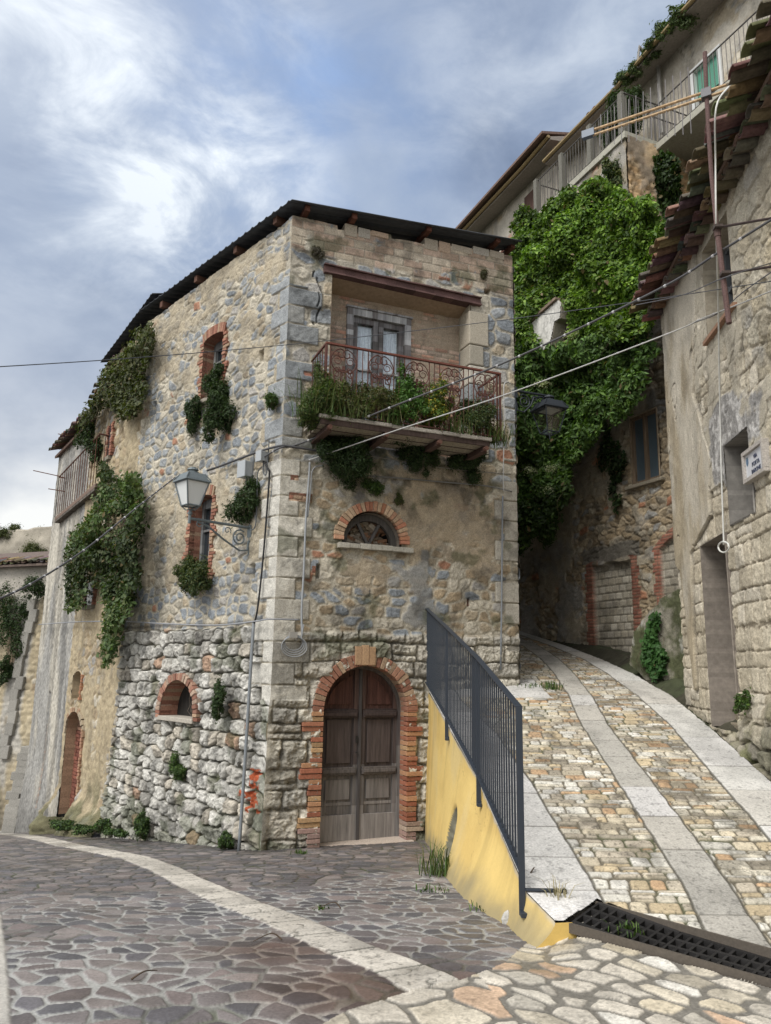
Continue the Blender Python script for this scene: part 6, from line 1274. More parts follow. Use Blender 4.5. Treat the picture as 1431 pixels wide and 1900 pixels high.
# masonry pier under the terrace, partly bare
WT=Wall(tuple(W2.p(0,0,1.9)[:2]),-22); relief('terrace_wall',WT,b2[1][0]+.05,min(b2[0][0],9),7.4,bz2-.1,.05,lambda S,Z:(lambda q:(q[0],q[1]*1.15))(awfn(S+3,Z+20)),'stone',uh)
wp=Wall(tuple(W2.p(b2[1][0]+.04,0,0)[:2]),0); wp.D=W2.N.copy(); wp.N=-W2.D; relief('pier_side',wp,0,1.93,7.4,bz2-.1,.04,lambda S,Z:(lambda q:(q[0],q[1]*np.array([1.35,1.15,.95])))(awfn(S+4.2,Z+12)),'stone',uh)
m=MB(); a_=b2[1][0]+.09; m.hexa([W2.p(a_,7.4,0),W2.p(a_+.4,7.4,0),W2.p(a_+.4,7.4,1.80),W2.p(a_,7.4,1.80),W2.p(a_,bz2-.1,0),W2.p(a_+.4,bz2-.1,0),W2.p(a_+.4,bz2-.12,1.80),W2.p(a_,bz2-.12,1.80)],(.30,.24,.17)); m.build('pier','stone',uh)
# its further, lower neighbour
WN=Wall(tuple(W2.p(5.8,0)[:2]),-22); en2=thing('further_house',tuple(WN.p(3,8)),'further pale rendered house up the hill, with deep eaves sloping toward the corner house roof','house')
ez2=lambda s:np.interp(s+5.8,[ep2[0][0],ep2[1][0],ep2[2][0]],[ep2[0][1],ep2[1][1],ep2[2][1]])
sE=ep2[2][0]-5.8+.3
relief('front_wall',WN,0.02,sE+3,7.4,lambda s:ez2(s)+.1,.06,uhfn,'plaster',en2); eave(WN,-.5,sE+3,ez2,en2,'eave')
m=MB(); m.hexa([WN.p(-.5,float(ez2(-.5))+.12,.9),WN.p(sE+3,float(ez2(sE))+.12,.9),WN.p(sE+3,float(ez2(sE))+1.6,-5),WN.p(-.5,float(ez2(-.5))+1.6,-5),WN.p(-.5,float(ez2(-.5))+.2,.9),WN.p(sE+3,float(ez2(sE))+.2,.9),WN.p(sE+3,float(ez2(sE))+1.7,-5),WN.p(-.5,float(ez2(-.5))+1.7,-5)],(.15,.1,.08)); wallbox(m,WN.p(sE+3,0,-.3),WN.p(.02,0,-.3),7,15,-.15,(.3,.27,.22)); m.build('roof_deck','tile',en2)
wd=WN.px(986,375); m=MB(); WN.box(m,wd[0]-.45,wd[0]+.35,wd[1]-.5,wd[1]+.35,.0,.04,(.08,.045,.035)); m.build('window_shutter','wood',en2)
# hillside behind and under them
def build_hill():
    nx,ny=90,90; xs=np.linspace(0,1,nx); S,Tt=np.meshgrid(np.linspace(-40,60,nx),np.linspace(0,60,ny)); P=W2.O[None,None,:]+W2.D*S[...,None]-W2.N*(Tt[...,None]-1.5)
    Z=7.3+.22*Tt*sst(0,10,Tt)+1.2*fbm(P[...,0]*.1,P[...,1]*.1,740,4)-8.5*sst(0,-.01,Tt-.3); Z=np.where(Tt<.5,-4,Z); Z=Z-.0*S; Z=Z-12*sst(14,34,np.abs(S-2))
    c=lerp(C3((.05,.075,.025),S),C3((.09,.10,.04),S),fbm(S*.7,Tt*.7,741,4)); V=np.stack([P[...,0],P[...,1],Z],-1); o=npmesh('hillside',V.reshape(-1,3),grid_faces(nx,ny),c.reshape(-1,3),'soil'); tag(o,kind='structure')
build_hill()

# ------------------------------------------------------------ climbing plants
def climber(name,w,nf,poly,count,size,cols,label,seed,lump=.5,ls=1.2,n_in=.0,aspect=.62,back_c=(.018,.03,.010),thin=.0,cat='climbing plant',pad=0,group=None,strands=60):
    """leaves over a lumpy blanket lying on a wall; the outline is a polygon seen in the photograph"""
    rg=np.random.RandomState(seed); px=np.array(poly,float); q=[w.px(a,b,nf(None)) for a,b in poly]; s0,s1=min(a for a,b in q)-1,max(a for a,b in q)+1; z0,z1=min(b for a,b in q)-1,max(b for a,b in q)+1
    def surf(S,Z,add=0):
        L=lump*(1.5*np.abs(fbm(S*ls,Z*ls*.8,seed,4,.55)-.35)+.5*fbm(S*ls*3,Z*ls*3,seed+1,3)-.1); return nf(Z)+L+add
    def inside(P,wob):
        x,y=projpx(P); return inpoly(x+wob[0],y+wob[1],[tuple(a) for a in px])
    C_=[];N_=[]; tot=0; it=0
    while tot<count and it<60:
        it+=1; n=count*2; S=rg.uniform(s0,s1,n); Z=rg.uniform(z0,z1,n); dp=rg.rand(n)**2.0; H=surf(S,Z)-dp*.28*min(1,lump*2.2); P=w.P(S,Z,H); k=inside(P,(26*(vn(S*3.3,Z*3.3,seed+2)-.5),26*(vn(S*3.1,Z*3.7,seed+3)-.5)))
        if thin: k&=fbm(S*2.2,Z*2.2,seed+4,3)>thin
        if not k.any(): continue
        S,Z,P=S[k],Z[k],P[k]; e=.06; gx=(surf(S+e,Z)-surf(S-e,Z))/(2*e); gz=(surf(S,Z+e)-surf(S,Z-e))/(2*e)
        Nn=w.N-w.D*gx[:,None]-np.array([0,0,1.])*gz[:,None]; Nn/=np.linalg.norm(Nn,axis=1)[:,None]; Nn=Nn+[0,0,.45]; C_.append(P+rg.normal(0,.03,P.shape)); N_.append(Nn); tot+=len(P)
    C_=np.concatenate(C_)[:count]; N_=np.concatenate(N_)[:count]; V,T,c=leaves(C_,N_,size,cols,seed+9,aspect,.5,.9)
    q_=np.repeat(fbm(C_[:,0]*.9+C_[:,1]*.5,C_[:,2]*.9,seed+5,4,.6),4); c=c*(.62+.8*sst(.35,.65,q_))[:,None]; dd=np.repeat(rg.rand(len(C_))<.02,4); c=np.where(dd[:,None],np.array([.14,.11,.05]),c)
    root=thing(name,tuple(C_.mean(0)),label,cat,group); npmesh('foliage',V,T,c,'leaf',root,smooth=False)
    if not thin:
        nu=int((s1-s0)/.09); nv=int((z1-z0)/.09); S,Z=np.meshgrid(np.linspace(s0,s1,nu),np.linspace(z0,z1,nv)); H=surf(S,Z)-.30*min(1,lump*2.2); P=w.P(S,Z,H); k=inside(P.reshape(-1,3),(26*(vn(S*3.3,Z*3.3,seed+2)-.5).ravel(),26*(vn(S*3.1,Z*3.7,seed+3)-.5).ravel())).reshape(nv,nu)
        Fa=grid_faces(nu,nv,k)
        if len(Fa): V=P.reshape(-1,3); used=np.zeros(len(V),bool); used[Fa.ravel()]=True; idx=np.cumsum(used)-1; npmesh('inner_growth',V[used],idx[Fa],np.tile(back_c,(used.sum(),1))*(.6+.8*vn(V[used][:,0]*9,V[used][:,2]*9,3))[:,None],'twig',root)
    m=MB()
    for i in range(strands):
        p=C_[rg.randint(len(C_))].copy(); pts=[p]
        for k in range(5): p=p+rg.normal(0,.06,3)+[0,0,rg.uniform(-.12,.02)]; pts.append(p)
        m.tube(pts,.006,(.09,.07,.045),3,.002,False)
    m.build('stems','twig',root); return root
def nupper(Z):
    if Z is None: return .8
    return np.interp(Z,[5,7.5,9,11,13.5],[.35,.5,.55,.1,-.3])
UPP=[(948,620),(946,450),(965,388),(1005,395),(1040,362),(1072,350),(1108,332),(1145,345),(1165,372),(1195,362),(1222,400),(1240,432),(1236,500),(1228,560),(1195,620),(1160,640),(1120,625),(1060,640),(1045,560),(1000,580),(985,640)]
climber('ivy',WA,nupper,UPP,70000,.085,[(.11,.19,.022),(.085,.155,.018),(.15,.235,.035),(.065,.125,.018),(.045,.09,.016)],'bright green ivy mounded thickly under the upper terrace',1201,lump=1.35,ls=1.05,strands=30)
LOW=[(948,1010),(946,560),(985,640),(1000,655),(1045,640),(1120,615),(1195,610),(1215,640),(1200,690),(1178,740),(1165,765),(1120,790),(1085,835),(1060,855),(1045,930),(1030,970),(1012,1020),(995,985),(975,1030),(960,985)]
def nlow(Z):
    if Z is None: return .7
    return np.interp(Z,[3,5,7,9],[.7,.65,.5,.5])
climber('elder_thicket',WA,nlow,LOW,34000,.115,[(.05,.095,.025),(.065,.12,.03),(.038,.07,.02),(.085,.15,.03)],'dark leafy elder and creeper hanging down beside the right lantern',1302,lump=1.15,ls=1.1,aspect=.42,strands=60)
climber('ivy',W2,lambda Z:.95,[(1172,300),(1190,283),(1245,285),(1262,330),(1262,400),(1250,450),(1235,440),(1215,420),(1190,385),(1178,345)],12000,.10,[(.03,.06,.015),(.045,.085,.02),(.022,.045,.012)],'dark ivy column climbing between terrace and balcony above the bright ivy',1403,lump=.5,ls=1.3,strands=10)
climber('creeper',WA,lambda Z:.06,[(1128,790),(1150,820),(1158,870),(1145,935),(1135,950),(1128,900),(1120,850)],900,.10,DGR,'thin creeper trailing down left of the brown framed window',1404,lump=.2,thin=.3,strands=12)
climber('creeper',WM,lambda Z:.10,[(1205,1160),(1225,1140),(1232,1200),(1228,1250),(1205,1255),(1200,1210)],1500,.08,[(.03,.075,.02),(.04,.09,.025)],'small creeper growing on the mossy parapet slab',1405,lump=.15,strands=6)
# elder blossom heads
for (x,y) in ((1022,868),(1017,908),(985,872),(1007,712),(1060,620)):
    s,z=WA.px(x,y,1.25); rg=np.random.RandomState(x); n=260; C_=WA.p(s,z,1.25)+rg.normal(0,1,(n,3))*[.09,.06,.045]; V,T,c=leaves(C_,np.tile([0,-.5,1.],(n,1)),.022,[(.45,.46,.30),(.38,.42,.22)],x,.9); tag(npmesh('elder_blossom',V,T,c,'leaf',None,False,loc=tuple(C_.mean(0))),'pale elder flower head among the dark hanging leaves beside the right lantern','flower','elder flower heads in the hanging thicket')
OVU=[(195,690),(240,640),(280,600),(284,640),(262,690),(270,730),(245,770),(225,780),(205,750),(180,780),(152,800),(150,788),(185,730)]
climber('creeper',W2W,lambda Z:.12,OVU,7000,.085,OLV,'olive creeper under the roof of the overgrown house, above its balcony',1501,lump=.45,ls=1.4,thin=.30,strands=50)
OVL=[(195,850),(215,890),(250,880),(262,930),(256,985),(262,1040),(245,1110),(232,1150),(212,1215),(200,1230),(190,1180),(190,1130),(178,1075),(160,1070),(155,1120),(130,1130),(120,1080),(130,1030),(135,985),(160,975),(178,935)]
climber('creeper',W2W,lambda Z:.15,OVL,15000,.085,[(.045,.075,.025),(.06,.095,.03),(.035,.06,.02),(.08,.10,.04)],'dense dark creeper hanging down the overgrown house below its balcony',1502,lump=.7,ls=1.5,thin=.36,strands=120)

# ------------------------------------------------------------ lanterns
def scroll_tube(m,P,r,col,n=5): m.tube(P,r,col,n)
def lantern(name,w,s,z,arm,body_z,label,glass,col,S_=1.0,lit=None,hang=False,armdir=None,group=None):
    """four sided tapered street lantern on a scrolled wall bracket"""
    root=thing(name,tuple(w.p(s,z,.0)),label,'street lamp',group); AD_=w.N if armdir is None else armdir; SD=np.array([-AD_[1],AD_[0],0]); base=w.p(s,z,0.02); tip=base+AD_*arm
    m=MB(); m.tube([base,tip],.020,col,8); 
    def sp(c,r,a0,a1,k=.75,n=22): return [c+AD_*(r*math.cos(a)*(1-k*t))+np.array([0,0,1.])*(r*math.sin(a)*(1-k*t)) for a,t in zip(np.linspace(a0,a1,n),np.linspace(0,1,n))]
    m.tube([tip-AD_*.12-[0,0,.03],tip-AD_*.3-[0,0,.07],tip-AD_*(arm*.55)-[0,0,.22],base+AD_*.16-[0,0,.36],base+AD_*.03-[0,0,.34],base+AD_*.015-[0,0,.2]],.014,col,6)
    m.tube(sp(base+AD_*.17-[0,0,.17],.125,2.2,-8.5),.012,col,5); m.tube(sp(tip-AD_*.15-[0,0,.05],.07,1.2,8.0),.009,col,5); m.tube(sp(base+AD_*.38-[0,0,.09],.06,3.6,-3.0),.008,col,5)
    m.tube([base+[0,0,.06]-AD_*.0,base-[0,0,.42]],.016,col,6); m.box(base-[0,0,.05],AD_*.012,SD*.05,[0,0,.09],col); m.build('bracket','iron',root,smooth=False)
    t=tip.copy(); 
    if not hang: m=MB(); m.tube([tip-[0,0,.07],tip+[0,0,.13]],.022,col,8); m.tube([tip+[0,0,.06],tip+[0,0,.09]],.035,col,8); b=tip+np.array([0,0,.13])
    else: m=MB(); m.tube([tip+[0,0,.03],tip-[0,0,.06]],.018,col,8); b=tip-np.array([0,0,.06+.62*S_])
    hb,ht,H=.10*S_,.185*S_,.36*S_
    def ring(h,zz): return [b+AD_*(h*a)+SD*(h*c)+np.array([0,0,zz]) for a,c in ((-1,-1),(1,-1),(1,1),(-1,1))]
    if not hang:
        for q in ring(hb,.05): m.tube([b,(b+q)/2+np.array([0,0,-.035]),q],.009,col,5)
    m.build('neck','iron',root)
    z0=.05 if not hang else .10; R0,R1=ring(hb,z0),ring(ht,z0+H)
    m=MB()
    for i in range(4): j=(i+1)%4; m.tube([R0[i],R1[i]],.011,col,5); m.tube([R0[i],R0[j]],.012,col,5); m.tube([R1[i],R1[j]],.015,col,5)
    if hang: m.tube([b+[0,0,z0],b+[0,0,z0-.05],b+[0,0,z0-.12]],.02,col,6,.006)
    m.build('cage','iron',root)
    g=MB(); i0,i1=ring(hb*.94,z0+.01),ring(ht*.94,z0+H-.01)
    for i in range(4): j=(i+1)%4; g.face([i0[i],i0[j],i1[j],i1[i]],(1,1,1))
    if not hang: g.face(i0[::-1],(1,1,1))
    g.build('glass',glass,root)
    m=MB(); e0,e1,e2=ring(ht*1.16,z0+H),ring(ht*1.10,z0+H+.03*S_),ring(ht*.72,z0+H+.13*S_); m.hexa(e0+e1,col); m.hexa(ring(ht*1.0,z0+H+.03*S_)+e2,col)
    for i in range(4): j=(i+1)%4; m.tube([e1[i],e2[i]],.008,col,4)
    m.tube([b+[0,0,z0+H+.12*S_],b+[0,0,z0+H+.16*S_]],ht*.5,col,12); m.tube([b+[0,0,z0+H+.16*S_],b+[0,0,z0+H+.19*S_]],ht*.34,col,12); m.tube([b+[0,0,z0+H+.19*S_],b+[0,0,z0+H+.215*S_]],ht*.48,col,12,ht*.42); m.tube([b+[0,0,z0+H+.215*S_],b+[0,0,z0+H+.235*S_]],ht*.25,col,10)
    if hang: m.tube([b+[0,0,z0+H+.2*S_],tip],.03,col,8,.012)
    m.build('cap','iron',root)
    if hang:
        m=MB(); m.box(b+[0,0,z0+H-.015],AD_*ht*.6,SD*ht*.6,[0,0,.012],(.30,.31,.30)); m.build('lamp_plate','paint',root)
    return root
lw=WL.px(466,980,.0)
lantern('wall_lantern',WL,lw[0],lw[1],1.0,0,'white glazed grey lantern on scrolled bracket, on the stone house side wall','milk',(.14,.165,.175),S_=.94)
q=WF.p(WFW,0,.0)
lzr=WF.px(950,722,.05)
lantern('hanging_lantern',WF,WFW+.01,lzr[1],.66,0,'black clear glazed lantern hanging from the right corner of the stone house, before the thicket','clear',(.028,.034,.042),S_=1.12,hang=True,armdir=WF.D)

# ------------------------------------------------------------ cables, pipes, boxes
def catmull(P,n=6):
    P=[np.array(p,float) for p in P]; out=[]
    for i in range(len(P)-1):
        p0,p1,p2,p3=P[max(i-1,0)],P[i],P[i+1],P[min(i+2,len(P)-1)]
        for k in range(n):
            t=k/n; out.append(.5*((2*p1)+(-p0+p2)*t+(2*p0-5*p1+4*p2-p3)*t*t+(-p0+3*p1-3*p2+p3)*t**3))
    out.append(P[-1]); return out
def depthpt(px,py,Y): q=ray(px,py); return q*(Y/q[1])+np.array([0,0,CZ])
def cable(name,pts,r,col,label,cat='cable',clips=None,mat='cable',smoothn=6,group=None):
    r=r*(.72 if name=='overhead_cable' else .9); P=catmull(pts,smoothn) if smoothn else pts; root=thing(name,tuple(P[0]),label,cat,group); m=MB(); m.tube(P,r,col,6); m.build('wire' if cat=='cable' else 'tube',mat,root,smooth=True)
    if clips:
        acc=0; m=MB(); 
        for a,b in zip(P[:-1],P[1:]):
            l=np.linalg.norm(b-a); 
            while acc<l: c=a+(b-a)*acc/l; d=(b-a)/l*.014; m.tube([c-d,c+d],r*1.25,(.42,.42,.43),6); acc+=clips
            acc-=l
        m.build('clips','cable',root)
    return root
fpt=lambda x,y,n=.06:WF.p(*WF.px(x,y,n),n)
lpt=lambda x,y,n=.08:WL.p(*WL.px(x,y,n),n)
rpt=lambda x,y,n=.08:WR1.p(*WR1.px(x,y,n),n)
DKC=(.045,.045,.05); LGC=(.25,.26,.28); WHC=(.42,.42,.41)
cable('overhead_cable',[depthpt(-60,684,6.5),depthpt(250,664,8.2),depthpt(560,637,9.6),depthpt(900,598,9.6),depthpt(1200,557,8.8),rpt(1431,522,.1)],.0075,(.06,.065,.075),'thin dark wire crossing high in front of the stone house from the left edge')
cable('overhead_cable',[lpt(488,850,.09),lpt(520,831,.12),fpt(560,822,.10),depthpt(740,750,10.2),depthpt(950,667,9.3),depthpt(1220,538,7.9),rpt(1331,470,.6),rpt(1431,408,.25)],.018,(.075,.075,.08),'thick clipped cable rising from the house corner to the right house across the balcony',clips=.33)
cable('overhead_cable',[fpt(575,853,.10),depthpt(740,797,10.3),depthpt(950,728,9.6),depthpt(1240,619,8.6),rpt(1300,592,.3),rpt(1375,563,.16),rpt(1431,540,.12)],.011,WHC,'pale clipped cable from the metal pipe to the right house, the lower of the two',clips=.3)
cable('overhead_cable',[depthpt(-40,1128,6.5),depthpt(60,1082,7.4),depthpt(160,1018,8.5),depthpt(250,945,9.4),lpt(325,886,.95)],.014,(.06,.06,.065),'dark sagging cable from the left edge up to the white glazed lantern',clips=.3)
cable('wall_cable',[lpt(385,873,.4),lpt(400,868,.10),lpt(440,853,.08),lpt(480,838,.09),lpt(516,828,.10),fpt(535,828,.12),fpt(600,838,.08)],.020,(.07,.07,.075),'bundled cable along the side wall between white glazed lantern and the corner')
cable('wall_cable',[lpt(40,1157,.1) if False else W3W.p(*W3W.px(72,1159,.1),.1),W2W.p(*W2W.px(140,1154,.15),.15),W2W.p(*W2W.px(225,1153,.12),.12),lpt(300,1157,.16),lpt(400,1160,.16),lpt(472,1153,.14),fpt(500,1149,.12),fpt(555,1150,.08)],.013,LGC,'grey cable running level along the left houses at the top of the rough base')
cable('wall_cable',[fpt(600,858,.08),fpt(665,880,.06),fpt(740,887,.06),fpt(830,895,.06),fpt(905,902,.06),fpt(950,912,.07)],.012,(.17,.17,.165),'weathered grey cable along the facade just over the lunette window')
cable('wall_cable',[fpt(662,843,.07),fpt(745,855,.07),fpt(830,869,.07),fpt(948,880,.07)],.008,(.19,.18,.16),'thin cable tucked under the balcony above the grey cable')
cable('conduit',[fpt(575,858,.08),fpt(574,880,.08),fpt(568,960,.08),fpt(564,1060,.08),fpt(560,1130,.09),fpt(561,1180,.09)],.019,(.26,.275,.29),'light grey conduit down the facade left of the lunette window','pipe',mat='cable',smoothn=3)
cable('conduit',[fpt(600,864,.07),fpt(586,866,.08),fpt(579,876,.08),fpt(577,900,.08),fpt(571,960,.08)],.012,(.24,.25,.265),'short bent grey conduit joining the light conduit left of the lunette','pipe')
cable('conduit',[fpt(933,920,.08),fpt(932,1000,.08),fpt(931,1120,.08),fpt(929,1243,.08)],.016,(.20,.215,.235),'straight grey conduit low on the right edge of the facade','pipe',mat='cable',smoothn=2)
cable('conduit',[fpt(948,712,.05),fpt(940,709,.09),fpt(935,720,.09),fpt(936,780,.07),fpt(934,880,.07),fpt(935,912,.07)],.010,(.40,.40,.39),'thin whitish conduit beside the balcony at the facade right edge','pipe')
cable('drain_conduit',[lpt(471,1155,.12),lpt(466,1230,.18),lpt(460,1330,.22),lpt(453,1440,.26),lpt(443,1586,.30)],.026,(.17,.185,.20),'slate grey pipe down the rough stone base beside the corner','pipe',smoothn=3)
cable('wall_cable',[lpt(489,856,.10),lpt(499,872,.09),lpt(500,885,.07),lpt(493,980,.07),lpt(486,1060,.08),lpt(478,1130,.1),lpt(472,1156,.12)],.017,(.015,.015,.017),'black cable dropping down the corner stones from the junction box')
cable('wall_cable',[lpt(486,866,.1),lpt(478,880,.06),lpt(477,930,.06),lpt(474,975,.06),lpt(466,984,.06)],.011,(.13,.14,.15),'thin grey cable from junction box down to the lantern bracket')
# coil of spare cable
m=MB(); cs_,cz_=WF.px(546,1192,.12); rgc=random.Random(3)
root=thing('cable_coil',tuple(WF.p(cs_,cz_,.1)),'coil of spare grey cable hanging on the facade under the light conduit','cable')
for k in range(4):
    a0=rgc.uniform(0,6); rr=.135+.012*k; m.tube([WF.p(cs_+rr*math.cos(a)*(.95+.04*k),cz_-.02*k+rr*math.sin(a)*.8,.10+.012*k) for a in np.linspace(a0,a0+6.2,22)],.008,(.23,.24,.25),5)
m.tube([WF.p(cs_+.1,cz_+.05,.12),WF.p(cs_+.13,cz_+.25,.1)],.012,(.23,.24,.25),5); m.build('loops','cable',root); m=MB(); m.box(WF.p(cs_-.02,cz_+.10,.12),WF.D*.055,WF.N*.035,[0,0,.04],(.26,.25,.23)); m.build('holder','paint',root)
for (x,y,wd,hh,lab) in ((457,872,.10,.12,'grey junction box with looped cable on the side wall, left of the other box'),(489,848,.065,.075,'smaller grey junction box at the corner, above the black cable')):
    s,z=WL.px(x,y,.08); root=thing('junction_box',tuple(WL.p(s,z,.05)),lab,'junction box'); m=MB(); WL.box(m,s-wd,s+wd,z-hh,z+hh,.03,.15,(.30,.32,.335)); m.build('box','paint',root,bevel=.01); m=MB(); WL.box(m,s-wd-.008,s+wd+.008,z-hh-.008,z+hh+.008,.151,.175,(.33,.35,.365)); m.build('lid','paint',root,bevel=.006)
    m=MB(); m.tube(catmull([WL.p(s-wd*.4,z-hh,.09),WL.p(s-wd*.4,z-hh-.15,.09),WL.p(s-wd*1.4,z-hh-.2,.08),WL.p(s-wd*1.9,z+.05,.08),WL.p(s-wd*1.9,z+.25,.08)]),.010,(.10,.11,.12),5); m.build('lead','cable',root)
# iron mast and rope on the right house
PN=.60
root=thing('antenna_mast',tuple(WR1.p(*WR1.px(1352,600,PN),PN)),'rusty iron mast strapped to the right house, rising past the tile eaves','mast')
mp=[WR1.p(*WR1.px(x,y,PN),PN) for x,y in ((1353,600),(1331,430),(1320,320),(1311,175),(1308,97))]
m=MB(); m.tube([mp[0],mp[1]],.027,(.105,.065,.06),9); m.tube([mp[1],mp[2],mp[3],mp[4]],.023,(.12,.075,.07),9); m.tube([mp[1]-(mp[1]-mp[0])*.06,mp[1]+(mp[1]-mp[0])*.05],.034,(.08,.05,.045),9); m.build('pole','rust',root)
for (x,y) in ((1332,422),(1345,508)):
    s,z=WR1.px(x,y,PN); m=MB(); m.tube([WR1.p(s,z,PN),WR1.p(s-.15,z+.01,-.02)],.013,(.06,.045,.045),6); m.box(WR1.p(s,z,PN),WR1.D*.045,WR1.N*.04,[0,0,.014],(.07,.055,.05)); m.build('wall_bracket','rust',root)
top=mp[3]; hz=top[2]; e=bpt(1100,246,hz); hr=bpt(1330,150,hz)
ar=thing('aerial',tuple(top),'long wooden coloured twin boom aerial with crossing rods, clamped near the mast top','antenna')
d=(e-top); Ld=np.linalg.norm(d); d/=Ld; sd=np.array([-d[1],d[0],0])
for dz in (-.045,.045):
    m=MB(); m.tube([top-d*.25+[0,0,dz*.75],e+[0,0,dz*.75]],.016,(.46,.33,.20),7); m.build('boom','wood',ar)
m=MB(); m.box(e+d*.05,d*.07,sd*.03,[0,0,.045],(.10,.13,.18)); m.build('end_cap','paint',ar)
for i,t in enumerate(np.linspace(.14,.93,13)):
    c=top+d*Ld*t; hl=.48-.26*t; m=MB(); m.tube([c-[0,0,hl*1.0]+sd*.05,c+[0,0,hl]-sd*.05],.0045,(.17,.16,.16),5); m.build('rod','iron',ar)
m=MB(); m.box(top,d*.05,sd*.045,[0,0,.05],(.12,.12,.13)); m.build('clamp','iron',ar)
cable('aerial_lead',[top-d*.22+[0,0,0],rpt(1329,200,.66),rpt(1328,300,.60),rpt(1329,420,.62),rpt(1333,570,.30),rpt(1336,750,.12),rpt(1339,880,.12),rpt(1343,1000,.14)]+[rpt(1343+10*math.sin(a),1015-10*math.cos(a),.16) for a in np.linspace(0,11,14)],.011,(.55,.55,.52),'white cord hanging down the right house beside the mast, coiled over the doorway')
cable('overhead_cable',[fpt(948,700,.1) if False else depthpt(1180,566,9.8),depthpt(1265,548,9.0),rpt(1345,515,.7),rpt(1431,488,.15)],.008,(.10,.10,.11),'short dark cable knotted past the mast, below the thick clipped cable')
cable('overhead_cable',[rpt(1285,600,.25),rpt(1335,580,.2),rpt(1375,545,.15),rpt(1431,505,.12)],.009,(.13,.13,.14),'twisted dark cable pinned on the right house wall right of the mast')

# ------------------------------------------------------------ wall plants, pixel sizes turned into metres on the walls
def wb(w,x,y,rx,ry,n=.12,dep=.14,pxm=None):
    s,z=w.px(x,y,n); p=w.p(s,z,n); k=1.42*np.linalg.norm(p-np.array([0,0,CZ]))/1459; return (p,(rx*k,dep*1.2,ry*k))
def wallbush(name,w,L,label,**k): 
    B=[wb(w,*q) for q in L]; return bush(name,[(c,r) for c,r in B],label,**k)
wallbush('wall_bush',WL,[(405,775,20,34,.16),(408,730,16,30,.12),(400,700,15,20,.08),(408,760,22,20,.2)],'dark bush spilling from the sill of the upper side window',size=.04,cols=DGR)
wallbush('wall_bush',WL,[(358,768,14,26,.14),(362,752,12,14,.12)],'small round dark bush left of the upper side window sill',size=.04,cols=DGR)
wallbush('wall_tuft',WL,[(508,742,10,12,.1)],'small fern tuft on the side wall close to the corner',size=.045,cols=GRN,aspect=.3)
wallbush('wall_bush',WL,[(462,915,20,22,.12),(448,938,22,20,.14),(470,930,14,16,.1)],'dark bush behind the lantern bracket on the side wall',size=.04,cols=DGR)
wallbush('wall_bush',WL,[(362,1062,28,26,.18),(375,1080,18,20,.2),(345,1055,14,16,.15)],'loose dark bush growing from the sill of the lower side window',size=.04,cols=DGR+OLV)
wallbush('wall_bush',WL,[(409,1290,11,24,.22),(406,1310,8,14,.22)],'dry dark bush on the rough base right of the little arched window',size=.04,cols=DGR)
wallbush('base_weed',WL,[(325,1410,6,16,.2),(330,1430,8,10,.2)],'thin green weed below the little arched window in the rough base',size=.03,cols=GRN)
wallbush('base_weed',WL,[(265,1530,10,14,.3),(420,1555,9,12,.3)],'weed patches at the foot of the rough base',size=.035,cols=GRN+DGR)
BNp=BN-.1
wallbush('balcony_plant',WF,[(600,712,15,34,BNp,.14),(592,745,26,26,BNp,.18),(585,768,22,16,BNp,.16),(612,730,14,30,BNp-.2,.14)],'tall olive green shrub at the left end of the balcony rail',size=.038,cols=OLV+GRN,aspect=.3)
wallbush('balcony_plant',WF,[(645,745,30,24,BNp,.2),(690,738,34,26,BNp,.2),(715,755,26,20,BNp,.18),(660,765,22,10,BNp+.05,.12)],'wide low bush of small brownish green leaves in the balcony middle left',size=.032,cols=[(.09,.10,.03),(.06,.09,.025),(.11,.10,.04)],aspect=.45)
wallbush('balcony_plant',WF,[(748,715,16,28,BNp,.15),(742,755,20,22,BNp,.16),(768,745,18,22,BNp,.15)],'fresh green upright plant in the middle of the balcony',size=.04,cols=[(.07,.15,.03),(.09,.18,.04),(.05,.11,.02)],aspect=.5)
wallbush('balcony_plant',WF,[(805,738,20,36,BNp,.16),(800,765,26,20,BNp,.18),(825,760,14,20,BNp,.12)],'green plant with yellow flowers right of the balcony middle',size=.036,cols=[(.08,.14,.025),(.10,.17,.03),(.30,.24,.03),(.06,.11,.02)],aspect=.45)
wallbush('balcony_plant',WF,[(885,760,24,24,BNp,.16),(872,778,18,16,BNp,.16),(900,775,16,18,BNp,.14)],'dark bush at the right end of the balcony',size=.034,cols=DGR+OLV,aspect=.4)
wallbush('hanging_bush',WF,[(640,838,32,30,.22,.2),(615,828,18,24,.18,.16),(645,870,26,20,.16,.16),(665,820,18,16,.3,.2)],'largest dark bush under the left end of the balcony',size=.034,cols=DGR,aspect=.4)
wallbush('hanging_bush',WF,[(775,830,30,26,.22,.2),(790,848,20,20,.18,.16),(750,815,18,14,.3,.2)],'dark bush under the middle of the balcony',size=.034,cols=DGR,aspect=.4)
wallbush('hanging_bush',WF,[(868,858,24,20,.14,.14),(880,845,14,12,.14,.12)],'small dark bush under the right end of the balcony',size=.034,cols=DGR,aspect=.4)
wallbush('wall_tuft',WF,[(692,904,14,14,.12,.1)],'small green tuft above the lunette brick arch',size=.034,cols=GRN,aspect=.35)
wallbush('wall_tuft',WF,[(742,925,7,10,.08,.06)],'tiny dry tuft right of the lunette brick arch',size=.03,cols=OLV,aspect=.3)
wallbush('wall_tuft',WF,[(590,466,9,8,.06,.05)],'tiny grey dry tuft near the roof at the house corner',size=.03,cols=[(.10,.09,.07)],aspect=.3)
wallbush('wall_tuft',WF,[(897,508,7,7,.06,.05)],'tiny dry tuft beside the beam hole near the roof',size=.03,cols=[(.09,.09,.05)],aspect=.3)
